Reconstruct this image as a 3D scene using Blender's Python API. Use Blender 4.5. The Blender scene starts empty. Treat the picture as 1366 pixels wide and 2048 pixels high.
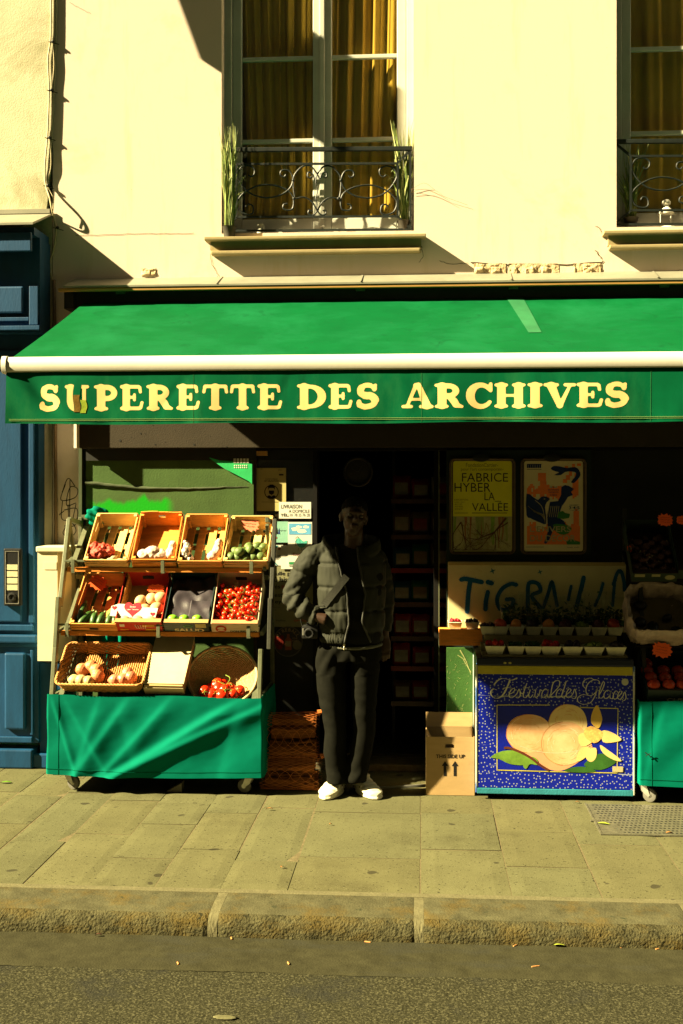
import bpy, bmesh, math, random
import numpy as np
from mathutils import Vector, Matrix, noise
random.seed(7)
R = math.radians
C = bpy.context.scene
COL = C.collection
# ------------------------------------------------------------------ camera geometry
F, CX, HY, PSI, H = 2300.0, 683.0, 985.0, R(4.03), 1.80
SP, CP = math.sin(PSI), math.cos(PSI)
def W(px, py, Y):
    """point of the place seen at photo pixel (px,py) that stands at depth Y"""
    a = (px - CX) / F
    dx, dy = -SP + a * CP, CP + a * SP
    t = Y / dy
    return Vector((dx * t, Y, H - (py - HY) * t / F))
def G(px, py, Z=0.0):
    a = (px - CX) / F
    t = F * (H - Z) / (py - HY)
    return Vector(((-SP + a * CP) * t, (CP + a * SP) * t, Z))
# ------------------------------------------------------------------ materials
MATS = {}
def mat(name, col, rough=.8, var=.18, scale=6, bump=.25, bscale=90, metal=0, spec=None, stretch=(1,1,1), col2=None, bd=.004, sheen=0):
    if name in MATS: return MATS[name]
    m = bpy.data.materials.new(name); m.use_nodes = True
    n = m.node_tree.nodes; l = m.node_tree.links
    b = n['Principled BSDF']
    b.inputs['Roughness'].default_value = rough
    b.inputs['Metallic'].default_value = metal
    b.inputs['Specular IOR Level'].default_value = spec if spec is not None else (.04 if rough >= .85 else .15 if rough >= .65 else .35)
    if sheen: b.inputs['Sheen Weight'].default_value = sheen
    tc = n.new('ShaderNodeTexCoord'); mp = n.new('ShaderNodeMapping'); mp.inputs['Scale'].default_value = stretch
    l.new(tc.outputs['Object'], mp.inputs['Vector'])
    nz = n.new('ShaderNodeTexNoise'); nz.inputs['Scale'].default_value = scale; nz.inputs['Detail'].default_value = 8; nz.inputs['Roughness'].default_value = .65
    l.new(mp.outputs['Vector'], nz.inputs['Vector'])
    mr = n.new('ShaderNodeMapRange'); mr.inputs['From Min'].default_value = .3; mr.inputs['From Max'].default_value = .7
    l.new(nz.outputs['Fac'], mr.inputs['Value'])
    mx = n.new('ShaderNodeMix'); mx.data_type = 'RGBA'
    c1 = tuple(max(0, c * (1 - var)) for c in col) + (1,)
    c2 = tuple(min(1, c * (1 + var)) for c in (col2 or col)) + (1,)
    mx.inputs['A'].default_value = c1; mx.inputs['B'].default_value = c2
    l.new(mr.outputs['Result'], mx.inputs['Factor'])
    l.new(mx.outputs['Result'], b.inputs['Base Color'])
    if bump:
        nb = n.new('ShaderNodeTexNoise'); nb.inputs['Scale'].default_value = bscale; nb.inputs['Detail'].default_value = 5
        l.new(mp.outputs['Vector'], nb.inputs['Vector'])
        bp = n.new('ShaderNodeBump'); bp.inputs['Strength'].default_value = bump; bp.inputs['Distance'].default_value = bd
        l.new(nb.outputs['Fac'], bp.inputs['Height']); l.new(bp.outputs['Normal'], b.inputs['Normal'])
    m['mixnode'] = mx.name
    MATS[name] = m
    return m
def overlay(m, col, scale, lo, hi, detail=6, stretch=(1,1,1), kind='noise', dist=0):
    """stains or wear of another colour with a shape of their own"""
    n = m.node_tree.nodes; l = m.node_tree.links; b = n['Principled BSDF']
    src = b.inputs['Base Color'].links[0].from_socket
    tc = n.new('ShaderNodeTexCoord'); mp = n.new('ShaderNodeMapping'); mp.inputs['Scale'].default_value = stretch
    l.new(tc.outputs['Object'], mp.inputs['Vector'])
    if kind == 'noise':
        t = n.new('ShaderNodeTexNoise'); t.inputs['Detail'].default_value = detail; t.inputs['Roughness'].default_value = .7; t.inputs['Distortion'].default_value = dist; out = t.outputs['Fac']
    else:
        t = n.new('ShaderNodeTexVoronoi'); out = t.outputs['Distance']
        t.inputs['Randomness'].default_value = .9
    t.inputs['Scale'].default_value = scale
    l.new(mp.outputs['Vector'], t.inputs['Vector'])
    mr = n.new('ShaderNodeMapRange'); mr.inputs['From Min'].default_value = lo; mr.inputs['From Max'].default_value = hi
    l.new(out, mr.inputs['Value'])
    mx = n.new('ShaderNodeMix'); mx.data_type = 'RGBA'; mx.inputs['B'].default_value = tuple(col) + (1,)
    l.new(src, mx.inputs['A']); l.new(mr.outputs['Result'], mx.inputs['Factor'])
    l.new(mx.outputs['Result'], b.inputs['Base Color'])
    return m
def glass(name, col=(1,1,1), rough=.02):
    m = bpy.data.materials.new(name); m.use_nodes = True
    n = m.node_tree.nodes; l = m.node_tree.links
    b = n['Principled BSDF']; n.remove(b)
    tr = n.new('ShaderNodeBsdfTransparent'); tr.inputs['Color'].default_value = tuple(col) + (1,)
    gl = n.new('ShaderNodeBsdfGlossy'); gl.inputs['Roughness'].default_value = rough
    ms = n.new('ShaderNodeMixShader'); fr = n.new('ShaderNodeFresnel'); fr.inputs['IOR'].default_value = 1.5
    ge = n.new('ShaderNodeNewGeometry'); mr = n.new('ShaderNodeMapRange'); mr.inputs['To Min'].default_value = 1.5; mr.inputs['To Max'].default_value = 1/1.5
    l.new(ge.outputs['Backfacing'], mr.inputs['Value']); l.new(mr.outputs['Result'], fr.inputs['IOR'])
    l.new(fr.outputs['Fac'], ms.inputs['Fac']); l.new(tr.outputs['BSDF'], ms.inputs[1]); l.new(gl.outputs['BSDF'], ms.inputs[2])
    l.new(ms.outputs['Shader'], n['Material Output'].inputs['Surface'])
    MATS[name] = m
    return m
# ------------------------------------------------------------------ mesh builder
def catmull(pts, n=8, closed=False):
    P = [Vector(p) for p in pts]; out = []
    N = len(P)
    rng = range(N if closed else N - 1)
    for i in rng:
        p0 = P[(i-1) % N] if closed or i > 0 else P[0]*2 - P[1]
        p1, p2 = P[i], P[(i+1) % N]
        p3 = P[(i+2) % N] if closed or i + 2 < N else P[-1]*2 - P[-2]
        for k in range(n):
            t = k / n
            out.append(0.5*((2*p1) + (p2-p0)*t + (2*p0-5*p1+4*p2-p3)*t*t + (3*p1-p0-3*p2+p3)*t*t*t))
    if not closed: out.append(P[-1].copy())
    return out
class MB:
    def __init__(s): s.v = []; s.f = []; s.m = []
    def add(s, vs, fs, mi=0):
        o = len(s.v); s.v += [Vector(p) for p in vs]
        for f in fs: s.f.append([i + o for i in f]); s.m.append(mi)
        return s
    def box(s, x0, x1, y0, y1, z0, z1, mi=0, bev=0, M=None):
        if bev:
            b = min(bev, (x1-x0)/2.1, (y1-y0)/2.1, (z1-z0)/2.1)
            bm = bmesh.new(); bmesh.ops.create_cube(bm, size=1)
            for v in bm.verts: v.co = Vector(((x0+x1)/2 + v.co.x*(x1-x0), (y0+y1)/2 + v.co.y*(y1-y0), (z0+z1)/2 + v.co.z*(z1-z0)))
            bmesh.ops.bevel(bm, geom=bm.edges[:], offset=b, segments=2, profile=.6, affect='EDGES')
            bm.verts.index_update()
            vs = [v.co.copy() for v in bm.verts]; fs = [[v.index for v in f.verts] for f in bm.faces]; bm.free()
        else:
            vs = [Vector((x, y, z)) for x in (x0, x1) for y in (y0, y1) for z in (z0, z1)]
            fs = [(0,1,3,2), (4,6,7,5), (0,4,5,1), (2,3,7,6), (0,2,6,4), (1,5,7,3)]
        if M is not None: vs = [M @ v for v in vs]
        return s.add(vs, fs, mi)
    def bar(s, a, b, w, d, mi=0, up=(0,0,1), bev=0):
        a, b = Vector(a), Vector(b); z = (b - a); L = z.length; z.normalize()
        u = Vector(up)
        if abs(z.dot(u)) > .95: u = Vector((0, 1, 0))
        x = u.cross(z).normalized(); y = z.cross(x)
        M = Matrix((x, y, z)).transposed().to_4x4(); M.translation = a
        return s.box(-w/2, w/2, -d/2, d/2, 0, L, mi, bev, M)
    def tube(s, pts, r, n=8, mi=0, cap=True, closed=False):
        P = [Vector(p) for p in pts]; N = len(P)
        rs = r if isinstance(r, (list, tuple)) else [r]*N
        vs = []; prev = None
        for i in range(N):
            if closed: t = P[(i+1) % N] - P[(i-1) % N]
            else: t = P[min(i+1, N-1)] - P[max(i-1, 0)]
            if t.length < 1e-9: t = Vector((0,0,1))
            t.normalize()
            if prev is None:
                a = Vector((0,0,1)) if abs(t.z) < .9 else Vector((1,0,0))
                x = a.cross(t).normalized()
            else:
                x = prev - t*prev.dot(t)
                x = x.normalized() if x.length > 1e-6 else Vector((1,0,0))
            prev = x; y = t.cross(x)
            for k in range(n):
                an = 2*math.pi*k/n
                vs.append(P[i] + (x*math.cos(an) + y*math.sin(an))*rs[i])
        fs = []
        for i in range(N if closed else N-1):
            j = (i+1) % N
            for k in range(n):
                fs.append((i*n+k, i*n+(k+1) % n, j*n+(k+1) % n, j*n+k))
        if cap and not closed:
            fs.append(tuple(range(n-1, -1, -1))); fs.append(tuple((N-1)*n+k for k in range(n)))
        return s.add(vs, fs, mi)
    def rings(s, rings, mi=0, cap=True):
        n = len(rings[0]); vs = [p for r in rings for p in r]; fs = []
        for i in range(len(rings)-1):
            for k in range(n):
                fs.append((i*n+k, i*n+(k+1) % n, (i+1)*n+(k+1) % n, (i+1)*n+k))
        if cap:
            fs.append(tuple(range(n-1, -1, -1))); fs.append(tuple((len(rings)-1)*n+k for k in range(n)))
        return s.add(vs, fs, mi)
    def lathe(s, prof, n=24, c=(0,0,0), mi=0, M=None, cap=True):
        c = Vector(c); rr = []
        for r, z in prof:
            rr.append([c + Vector((r*math.cos(2*math.pi*k/n), r*math.sin(2*math.pi*k/n), z)) for k in range(n)])
        if M is not None: rr = [[M @ p for p in r] for r in rr]
        return s.rings(rr, mi, cap)
    def ball(s, c, r, mi=0, u=16, v=10, M=None, f=None):
        r = Vector(r) if not isinstance(r, (int, float)) else Vector((r, r, r))
        c = Vector(c); vs = []; fs = []
        for i in range(v+1):
            th = math.pi*i/v
            for k in range(u):
                ph = 2*math.pi*k/u
                d = Vector((math.sin(th)*math.cos(ph), math.sin(th)*math.sin(ph), math.cos(th)))
                q = f(d) if f else 1
                p = Vector((d.x*r.x, d.y*r.y, d.z*r.z))*q
                vs.append(c + (M @ p if M is not None else p))
        for i in range(v):
            for k in range(u):
                a, b = i*u+k, i*u+(k+1) % u
                if i == 0: fs.append((a, a+u, b+u))
                elif i == v-1: fs.append((a, a+u, b))
                else: fs.append((a, a+u, b+u, b))
        return s.add(vs, fs, mi)
    def prism(s, poly, y0, y1, mi=0):
        """poly: list of (x,z), extruded from y0 to y1"""
        n = len(poly)
        vs = [Vector((x, y0, z)) for x, z in poly] + [Vector((x, y1, z)) for x, z in poly]
        fs = [tuple(range(n)), tuple(range(2*n-1, n-1, -1))] + [(i, (i+1) % n, n+(i+1) % n, n+i) for i in range(n)]
        return s.add(vs, fs, mi)
    def grid(s, fn, nu, nv, mi=0, mf=None):
        vs = [fn(i/nu, j/nv) for i in range(nu+1) for j in range(nv+1)]
        o = len(s.v); s.v += [Vector(p) for p in vs]
        for i in range(nu):
            for j in range(nv):
                a = o + i*(nv+1)+j
                s.f.append([a, a+1, a+nv+2, a+nv+1]); s.m.append(mf(i/nu, j/nv) if mf else mi)
        return s
    def xf(s, M):
        s.v = [M @ v for v in s.v]; return s
    def mesh(s, name, mats, origin=(0,0,0), smooth=None):
        me = bpy.data.meshes.new(name); o = Vector(origin)
        me.from_pydata([tuple(v - o) for v in s.v], [], s.f)
        for m in mats: me.materials.append(m)
        me.polygons.foreach_set('material_index', s.m)
        me.validate(); me.update()
        bm = bmesh.new(); bm.from_mesh(me); bmesh.ops.recalc_face_normals(bm, faces=bm.faces[:]); bm.to_mesh(me); bm.free()
        if smooth:
            me.polygons.foreach_set('use_smooth', [True]*len(me.polygons))
            if smooth is not True: me.set_sharp_from_angle(angle=R(smooth))
        return me
    def build(s, name, mats, parent=None, smooth=None, origin=None):
        if not isinstance(mats, (list, tuple)): mats = [mats]
        if parent is not None: org = origin if origin is not None else ORG.get(parent.name, Vector((0,0,0)))
        else: org = Vector(origin) if origin is not None else Vector((0,0,0))
        me = s.mesh(name, mats, org, smooth)
        ob = bpy.data.objects.new(name, me); COL.objects.link(ob)
        if parent is not None:
            ob.parent = parent; ORG[ob.name] = org
        else:
            ob.location = org; ORG[ob.name] = org
        return ob
ORG = {}
def thing(name, label, cat, loc=(0,0,0), group=None, kind=None):
    o = bpy.data.objects.new(name, None); COL.objects.link(o); o.location = loc; o.empty_display_size = .05
    ORG[o.name] = Vector(loc)
    return tag(o, label, cat, group, kind)
def tag(o, label=None, cat=None, group=None, kind=None):
    if label: o['label'] = label
    if cat: o['category'] = cat
    if group: o['group'] = group
    if kind: o['kind'] = kind
    return o
def single(mb, name, mats, label, cat, loc=None, group=None, smooth=None, kind=None):
    """a thing that is one mesh; origin at its base"""
    if loc is None:
        xs = [v.x for v in mb.v]; ys = [v.y for v in mb.v]; zs = [v.z for v in mb.v]
        loc = ((min(xs)+max(xs))/2, (min(ys)+max(ys))/2, min(zs))
    return tag(mb.build(name, mats, None, smooth, origin=loc), label, cat, group, kind)
def copy_tree(o, loc=None, M=None, label=None, parent=None):
    c = o.copy(); COL.objects.link(c)
    if parent is not None: c.parent = parent
    if M is not None: c.matrix_world = M
    elif loc is not None: c.location = loc
    if label: c['label'] = label
    for ch in o.children: copy_tree(ch, parent=c)
    return c
def structure(mb, name, mats, smooth=None):
    o = mb.build(name, mats, None, smooth); o['kind'] = 'structure'; return o
# ------------------------------------------------------------------ lettering
def text_geo(s, bold=0, shear=0, spacing=1):
    cu = bpy.data.curves.new('t', 'FONT'); cu.body = s; cu.offset = bold; cu.shear = shear; cu.space_character = spacing
    cu.resolution_u = 3
    ob = bpy.data.objects.new('t', cu); COL.objects.link(ob)
    dg = bpy.context.evaluated_depsgraph_get(); dg.update()
    me = bpy.data.meshes.new_from_object(ob.evaluated_get(dg))
    vs = [v.co.copy() for v in me.vertices]; fs = [tuple(p.vertices) for p in me.polygons]
    bpy.data.objects.remove(ob); bpy.data.curves.remove(cu); bpy.data.meshes.remove(me)
    return vs, fs
def put_text(mb, s, x0, y0, x1, y1, Y, mi=0, bold=0, shear=0, M=None, spacing=1):
    """fit the words into the photo rectangle (x0,y0)-(x1,y1), lying on the plane at depth Y"""
    vs, fs = text_geo(s, bold, shear, spacing)
    if not vs: return
    ax, bx = min(v.x for v in vs), max(v.x for v in vs); ay, by = min(v.y for v in vs), max(v.y for v in vs)
    A = W(x0, y1, Y); B = W(x1, y0, Y)
    out = []
    for v in vs:
        u = (v.x-ax)/(bx-ax); w = (v.y-ay)/max(by-ay, 1e-6)
        px = x0+(x1-x0)*u; py = y1+(y0-y1)*w
        out.append(W(px, py, Y))
    mb.add(out, fs, mi)
def ribbon(mb, pts, w, Y, mi=0, sm=6, closed=False, conv=None, taper=False, nib=None):
    """flat painted line on a plane; pts in photo pixels, w half width in pixels"""
    P = catmull([Vector((p[0], p[1], 0)) for p in pts], sm, closed) if sm else [Vector((p[0], p[1], 0)) for p in pts]
    n = len(P); L = []; Rr = []
    cv = conv or (lambda x, y: W(x, y, Y))
    for i, p in enumerate(P):
        t = P[min(i+1, n-1)] - P[max(i-1, 0)]
        if closed: t = P[(i+1) % n] - P[(i-1) % n]
        if t.length < 1e-9: t = Vector((1,0,0))
        t.normalize(); nn = Vector((-t.y, t.x, 0))
        ww = w
        if taper: ww = w*(1 - i/n*.85)
        if nib: ww = w*(nib + (1-nib)*abs(t.y*0.9 - t.x*0.15)**1.5)
        L.append(p + nn*ww); Rr.append(p - nn*ww)
    vs = [cv(q.x, q.y) for q in L] + [cv(q.x, q.y) for q in Rr]
    fs = [(i, i+1, n+i+1, n+i) for i in range(n-1)]
    if closed: fs.append((n-1, 0, n, 2*n-1))
    mb.add(vs, fs, mi)
def poly(mb, pts, Y, mi=0, smooth=0):
    if smooth: pts = [(p.x, p.y) for p in catmull([(a, b, 0) for a, b in pts], smooth, True)]
    mb.add([W(x, y, Y) for x, y in pts], [tuple(range(len(pts)))], mi)
def disc(mb, cx, cy, rx, ry, Y, mi=0, n=28, wob=0):
    pts = []
    for k in range(n):
        a = 2*math.pi*k/n; q = 1 + wob*(noise.noise(Vector((math.cos(a)*1.7+cx, math.sin(a)*1.7, cy))))
        pts.append((cx+rx*q*math.cos(a), cy+ry*q*math.sin(a)))
    poly(mb, pts, Y, mi)
def sdf_shape(strokes, k=.03, res=.022, pad=.25, w=1.0):
    """strokes: [(points, radius)]; swollen union of strokes -> flat cells (marching squares)"""
    xs = np.arange(-pad, w+pad, res); ys = np.arange(-pad, 1+pad, res)
    X, Y = np.meshgrid(xs, ys, indexing='ij'); D = np.full(X.shape, 9.0); S = np.zeros(X.shape)
    def cap(ax, ay, ra, bx, by, rb):
        dx, dy = bx-ax, by-ay; L = dx*dx+dy*dy+1e-12
        t = np.clip(((X-ax)*dx+(Y-ay)*dy)/L, 0, 1)
        return np.hypot(X-ax-t*dx, Y-ay-t*dy) - (ra+(rb-ra)*t)
    for pts, r in strokes:
        rr = r if isinstance(r, (list, tuple)) else [r]*len(pts)
        d = np.full(X.shape, 9.0)
        for i in range(len(pts)-1):
            d = np.minimum(d, cap(*pts[i], rr[i], *pts[i+1], rr[i+1]))
        if k:
            h = np.clip(.5+.5*(D-d)/k, 0, 1); D = D*(1-h)+d*h-k*h*(1-h)
        else: D = np.minimum(D, d)
    vs = []; fs = []; idx = {}
    def vid(key, p):
        if key not in idx: idx[key] = len(vs); vs.append(p)
        return idx[key]
    nx, ny = D.shape
    for i in range(nx-1):
        for j in range(ny-1):
            c = [(i, j), (i+1, j), (i+1, j+1), (i, j+1)]
            d = [D[a] for a in c]
            if min(d) > 0: continue
            f = []
            for q in range(4):
                a, b = c[q], c[(q+1) % 4]; da, db = d[q], d[(q+1) % 4]
                if da <= 0: f.append(vid(a, (xs[a[0]], ys[a[1]])))
                if (da <= 0) != (db <= 0):
                    t = da/(da-db); key = (min(a, b), max(a, b))
                    f.append(vid(key, (xs[a[0]]+(xs[b[0]]-xs[a[0]])*t, ys[a[1]]+(ys[b[1]]-ys[a[1]])*t)))
            if len(f) >= 3: fs.append(tuple(f))
    return vs, fs
def arc(cx, cy, rx, ry, a0, a1, n=12):
    return [(cx+rx*math.cos(R(a0+(a1-a0)*i/n)), cy+ry*math.sin(R(a0+(a1-a0)*i/n))) for i in range(n+1)]
def remesh(mb, vox=.01, sm=4, disp=None):
    me = mb.mesh('t', [])
    ob = bpy.data.objects.new('t', me); COL.objects.link(ob)
    md = ob.modifiers.new('r', 'REMESH'); md.mode = 'VOXEL'; md.voxel_size = vox; md.use_smooth_shade = True
    if sm:
        m2 = ob.modifiers.new('s', 'SMOOTH'); m2.iterations = sm; m2.factor = .5
    dg = bpy.context.evaluated_depsgraph_get(); dg.update()
    m = bpy.data.meshes.new_from_object(ob.evaluated_get(dg))
    out = MB(); nr = [v.normal.copy() for v in m.vertices]
    vs = [v.co.copy() for v in m.vertices]
    if disp: vs = [v + n*disp(v, n) for v, n in zip(vs, nr)]
    out.add(vs, [tuple(p.vertices) for p in m.polygons])
    bpy.data.objects.remove(ob); bpy.data.meshes.remove(m); bpy.data.meshes.remove(me)
    return out
# ------------------------------------------------------------------ world, sun, camera
KX, KZ = 3.4, 2.3                      # the sun travels (KX, 1, -KZ)
sd = Vector((KX, 1, -KZ)).normalized()
wld = bpy.data.worlds.new('World'); C.world = wld; wld.use_nodes = True
wn = wld.node_tree.nodes; wl = wld.node_tree.links
sky = wn.new('ShaderNodeTexSky'); sky.sky_type = 'NISHITA'; sky.sun_disc = False
sky.sun_elevation = math.asin(-sd.z); sky.sun_rotation = math.atan2(-sd.x, -sd.y)
tint = wn.new('ShaderNodeMix'); tint.data_type = 'RGBA'; tint.blend_type = 'MULTIPLY'; tint.inputs['Factor'].default_value = 1; tint.inputs['B'].default_value = (1, .70, .26, 1)
wl.new(sky.outputs['Color'], tint.inputs['A']); wl.new(tint.outputs['Result'], wn['Background'].inputs['Color']); wn['Background'].inputs['Strength'].default_value = .05
sky.air_density = .7; sky.dust_density = .4; sky.ozone_density = .6
C.cycles.diffuse_bounces = 1; C.cycles.max_bounces = 8
su = bpy.data.lights.new('sun', 'SUN'); su.energy = 5.0; su.angle = R(.6); su.color = (1, .845, .47)
so = bpy.data.objects.new('sun', su); COL.objects.link(so); so.rotation_euler = sd.to_track_quat('-Z', 'Y').to_euler(); so.location = (-6, 2, 8)
cam = bpy.data.cameras.new('camera'); co = bpy.data.objects.new('camera', cam); COL.objects.link(co)
co.location = (0, 0, H); co.rotation_euler = (R(90), 0, PSI)
cam.sensor_fit = 'HORIZONTAL'; cam.sensor_width = 24; cam.lens = F/1366*24; cam.shift_y = -(1024-HY)/1366; cam.clip_end = 500
C.camera = co
vs_ = C.view_settings; vs_.view_transform = 'Standard'; vs_.look = 'None'; vs_.gamma = 1; vs_.use_curve_mapping = False
vs_.exposure = 1.45

# ------------------------------------------------------------------ materials
PL = mat('plaster', (.72, .60, .52), .95, .06, 1.1, .45, 190, bd=.003, col2=(.71, .575, .46)); overlay(PL, (.60, .48, .30), 1.5, .56, .82, dist=.5); overlay(PL, (.62, .50, .33), 3, .56, .85, stretch=(3, 3, .35)); overlay(PL, (.56, .46, .28), .9, .62, .9, stretch=(1, 1, .5), dist=1.2); overlay(PL, (.42, .33, .18), 70, .68, .76, detail=3)
PL2 = mat('plaster_old', (.56, .51, .36), .95, .16, 2.2, .4, 120, bd=.004); overlay(PL2, (.30, .29, .17), 1.9, .50, .72, dist=.6)
STONE = mat('broken_masonry', (.55, .42, .25), .95, .35, 14, .9, 30, bd=.02)
ZINC = mat('zinc', (.27, .26, .20), .5, .15, 5, .1, 40, metal=.3)
OCH = mat('ochre_board', (.42, .22, .06), .6, .25, 5, .2, 60, stretch=(.3, 3, 3))
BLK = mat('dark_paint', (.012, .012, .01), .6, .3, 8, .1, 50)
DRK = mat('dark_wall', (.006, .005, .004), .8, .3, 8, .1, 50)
BLUE = mat('blue_paint', (.006, .050, .128), .45, .2, 5, .2, 50, stretch=(3, 3, .6)); overlay(BLUE, (.05, .10, .17), 14, .72, .8)
GRNC = mat('awning_canvas', (.0005, .075, .020), .85, .12, 3, .3, 400, bd=.001); overlay(GRNC, (.2, .2, .07), 26, .76, .8); overlay(GRNC, (.006, .12, .045), 1.3, .45, .8, dist=.4); overlay(GRNC, (.001, .045, .014), 5, .58, .8, dist=1); overlay(GRNC, (.12, .16, .06), 60, .70, .76)
GRNV = mat('valance_canvas', (.001, .095, .036), .85, .15, 4, .3, 400, bd=.001); overlay(GRNV, (.002, .05, .02), 4, .55, .8, stretch=(2, 1, .5)); overlay(GRNV, (.015, .14, .05), 2.6, .52, .8, stretch=(1.6, 1, .6))
TEAL = mat('teal_cloth', (.0, .128, .085), .85, .10, 5, .25, 350, bd=.001)
WHT = mat('white_metal', (.78, .75, .64), .4, .05, 6, .05, 60)
WHTW = mat('white_window_paint', (.55, .55, .48), .5, .08, 7, .08, 60)
CREAM = mat('cream_lettering', (.78, .55, .22), .8, .05, 6, .1, 300)
BRN = mat('brown_shutter_box', (.045, .036, .024), .75, .12, 5, .3, 120)
GPAN = mat('green_panel', (.055, .10, .028), .75, .2, 4, .3, 90); overlay(GPAN, (.13, .17, .06), 30, .76, .8)
GPOST = mat('green_post', (.06, .075, .04), .7, .2, 6, .2, 60)
GSPR = mat('green_spray', (.02, .75, .02), .8, .1, 6, .1, 60)
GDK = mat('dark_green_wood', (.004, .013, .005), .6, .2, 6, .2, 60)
GRIT = mat('pavement_joint', (.12, .10, .055), .95, .3, 40, .5, 200)
KERB = mat('kerb_stone', (.066, .062, .034), .95, .35, 9, .5, 110, bd=.006)
overlay(KERB, (.10, .068, .018), 5, .5, .75, stretch=(1, 1, 3)); overlay(KERB, (.03, .035, .02), 16, .60, .70)
MORT = mat('kerb_mortar', (.115, .105, .058), .95, .2, 20, .6, 90)
ASPH = mat('asphalt', (.026, .025, .0135), .9, .45, 60, .7, 100, bd=.008); overlay(ASPH, (.068, .064, .036), 95, .52, .62, detail=2); overlay(ASPH, (.022, .022, .017), 3, .55, .7)
GUTT = mat('gutter_asphalt', (.034, .032, .017), .9, .25, 14, .6, 130, bd=.004); overlay(GUTT, (.032, .032, .023), 2.6, .52, .68, stretch=(.5, 1.5, 1))
IRON = mat('iron', (.009, .013, .011), .5, .3, 20, .3, 80)
STL = mat('steel', (.42, .41, .36), .38, .2, 20, .1, 80, metal=.8)
FRM = mat('grey_green_frame', (.12, .13, .075), .5, .25, 10, .2, 60, metal=.2)
WOOD = mat('crate_wood', (.70, .33, .085), .8, .22, 5, .3, 70, stretch=(1, 6, 6)); overlay(WOOD, (.32, .19, .08), 9, .66, .74, stretch=(.5, 3, 3))
WOODP = mat('pale_crate_wood', (.74, .46, .17), .8, .2, 5, .3, 70, stretch=(1, 6, 6)); overlay(WOODP, (.34, .2, .09), 9, .68, .74, stretch=(.5, 3, 3))
WOODO = mat('orange_wood', (.70, .25, .045), .8, .25, 5, .3, 70, stretch=(1, 6, 6)); overlay(WOODO, (.3, .14, .05), 8, .64, .74, stretch=(.5, 3, 3))
CARD = mat('cardboard', (.42, .28, .13), .9, .08, 6, .15, 200, stretch=(1, 1, 4))
CARDP = mat('pale_cardboard', (.62, .49, .28), .9, .08, 9, .3, 160)
INK = mat('black_ink', (.012, .011, .01), .7, .1, 6, 0)
GLASS = glass('window_glass')
# ------------------------------------------------------------------ ground
px_x = [-6.3, -5.9, -5.5, -5.05, -4.6, -4.2, -3.8, -3.4, -3.0, -2.72, -2.42, -2.13, -1.84, -1.534, -1.221, -.918, -.61, -.011, .398, .80, 1.22, 1.62, 2.05, 2.5, 2.95, 3.4, 3.9, 4.4, 5.0, 5.6, 6.2]
pav = MB(); pcol = []
joint_first = {}
for i in range(len(px_x)-1):
    x0, x1 = px_x[i], px_x[i+1]
    y = 5.17; rr = random.Random(i*13+5)
    while y < 7.62:
        d = rr.choice([.42, .5, .58, .66, .8, .95]); y1 = min(y+d, 7.65)
        g = .0035
        z = rr.uniform(-.0012, .0012); zz = rr.uniform(-.001, .001)
        nx, ny = 6, 6
        o = len(pav.v)
        j = [rr.uniform(-.004, .004) for _ in range(4)]
        pav.grid(lambda u, v: Vector((x0+g+j[0] + (x1-x0-2*g-j[0]+j[1])*u, y+g + (y1-y-2*g)*v, z + (zz if u > .5 else 0) - (.004 if (u < .01 or u > .99 or v < .01 or v > .99) else 0))), nx, ny)
        c = rr.uniform(.93, 1.06); w = rr.uniform(-.03, .03)
        pcol += [(c*(1+w), c, c*(1-w), 1)]*(len(pav.v)-o)
        y = y1
PAV = mat('pavement_stone', (.095, .092, .046), .93, .14, 3, .4, 220, bd=.003)
overlay(PAV, (.060, .056, .028), 1.3, .55, .75); overlay(PAV, (.13, .125, .07), 130, .58, .68, detail=2); overlay(PAV, (.035, .033, .018), 60, .66, .70, detail=1); overlay(PAV, (.045, .042, .024), 10, .80, .83, detail=0); overlay(PAV, (.058, .052, .026), 4, .62, .80, dist=1.5)
n = PAV.node_tree.nodes; l = PAV.node_tree.links; b = n['Principled BSDF']
src = b.inputs['Base Color'].links[0].from_socket
at = n.new('ShaderNodeAttribute'); at.attribute_name = 'tint'; mx = n.new('ShaderNodeMix'); mx.data_type = 'RGBA'; mx.blend_type = 'MULTIPLY'; mx.inputs['Factor'].default_value = 1
l.new(src, mx.inputs['A']); l.new(at.outputs['Color'], mx.inputs['B']); l.new(mx.outputs['Result'], b.inputs['Base Color'])
po = structure(pav, 'pavement', [PAV], smooth=None)
ca = po.data.color_attributes.new('tint', 'FLOAT_COLOR', 'POINT'); ca.data.foreach_set('color', [q for c in pcol for q in c])
jb = MB(); jb.box(-6.3, 6.2, 5.12, 7.75, -.12, -.0055); structure(jb, 'pavement_bed', [GRIT])
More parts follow.
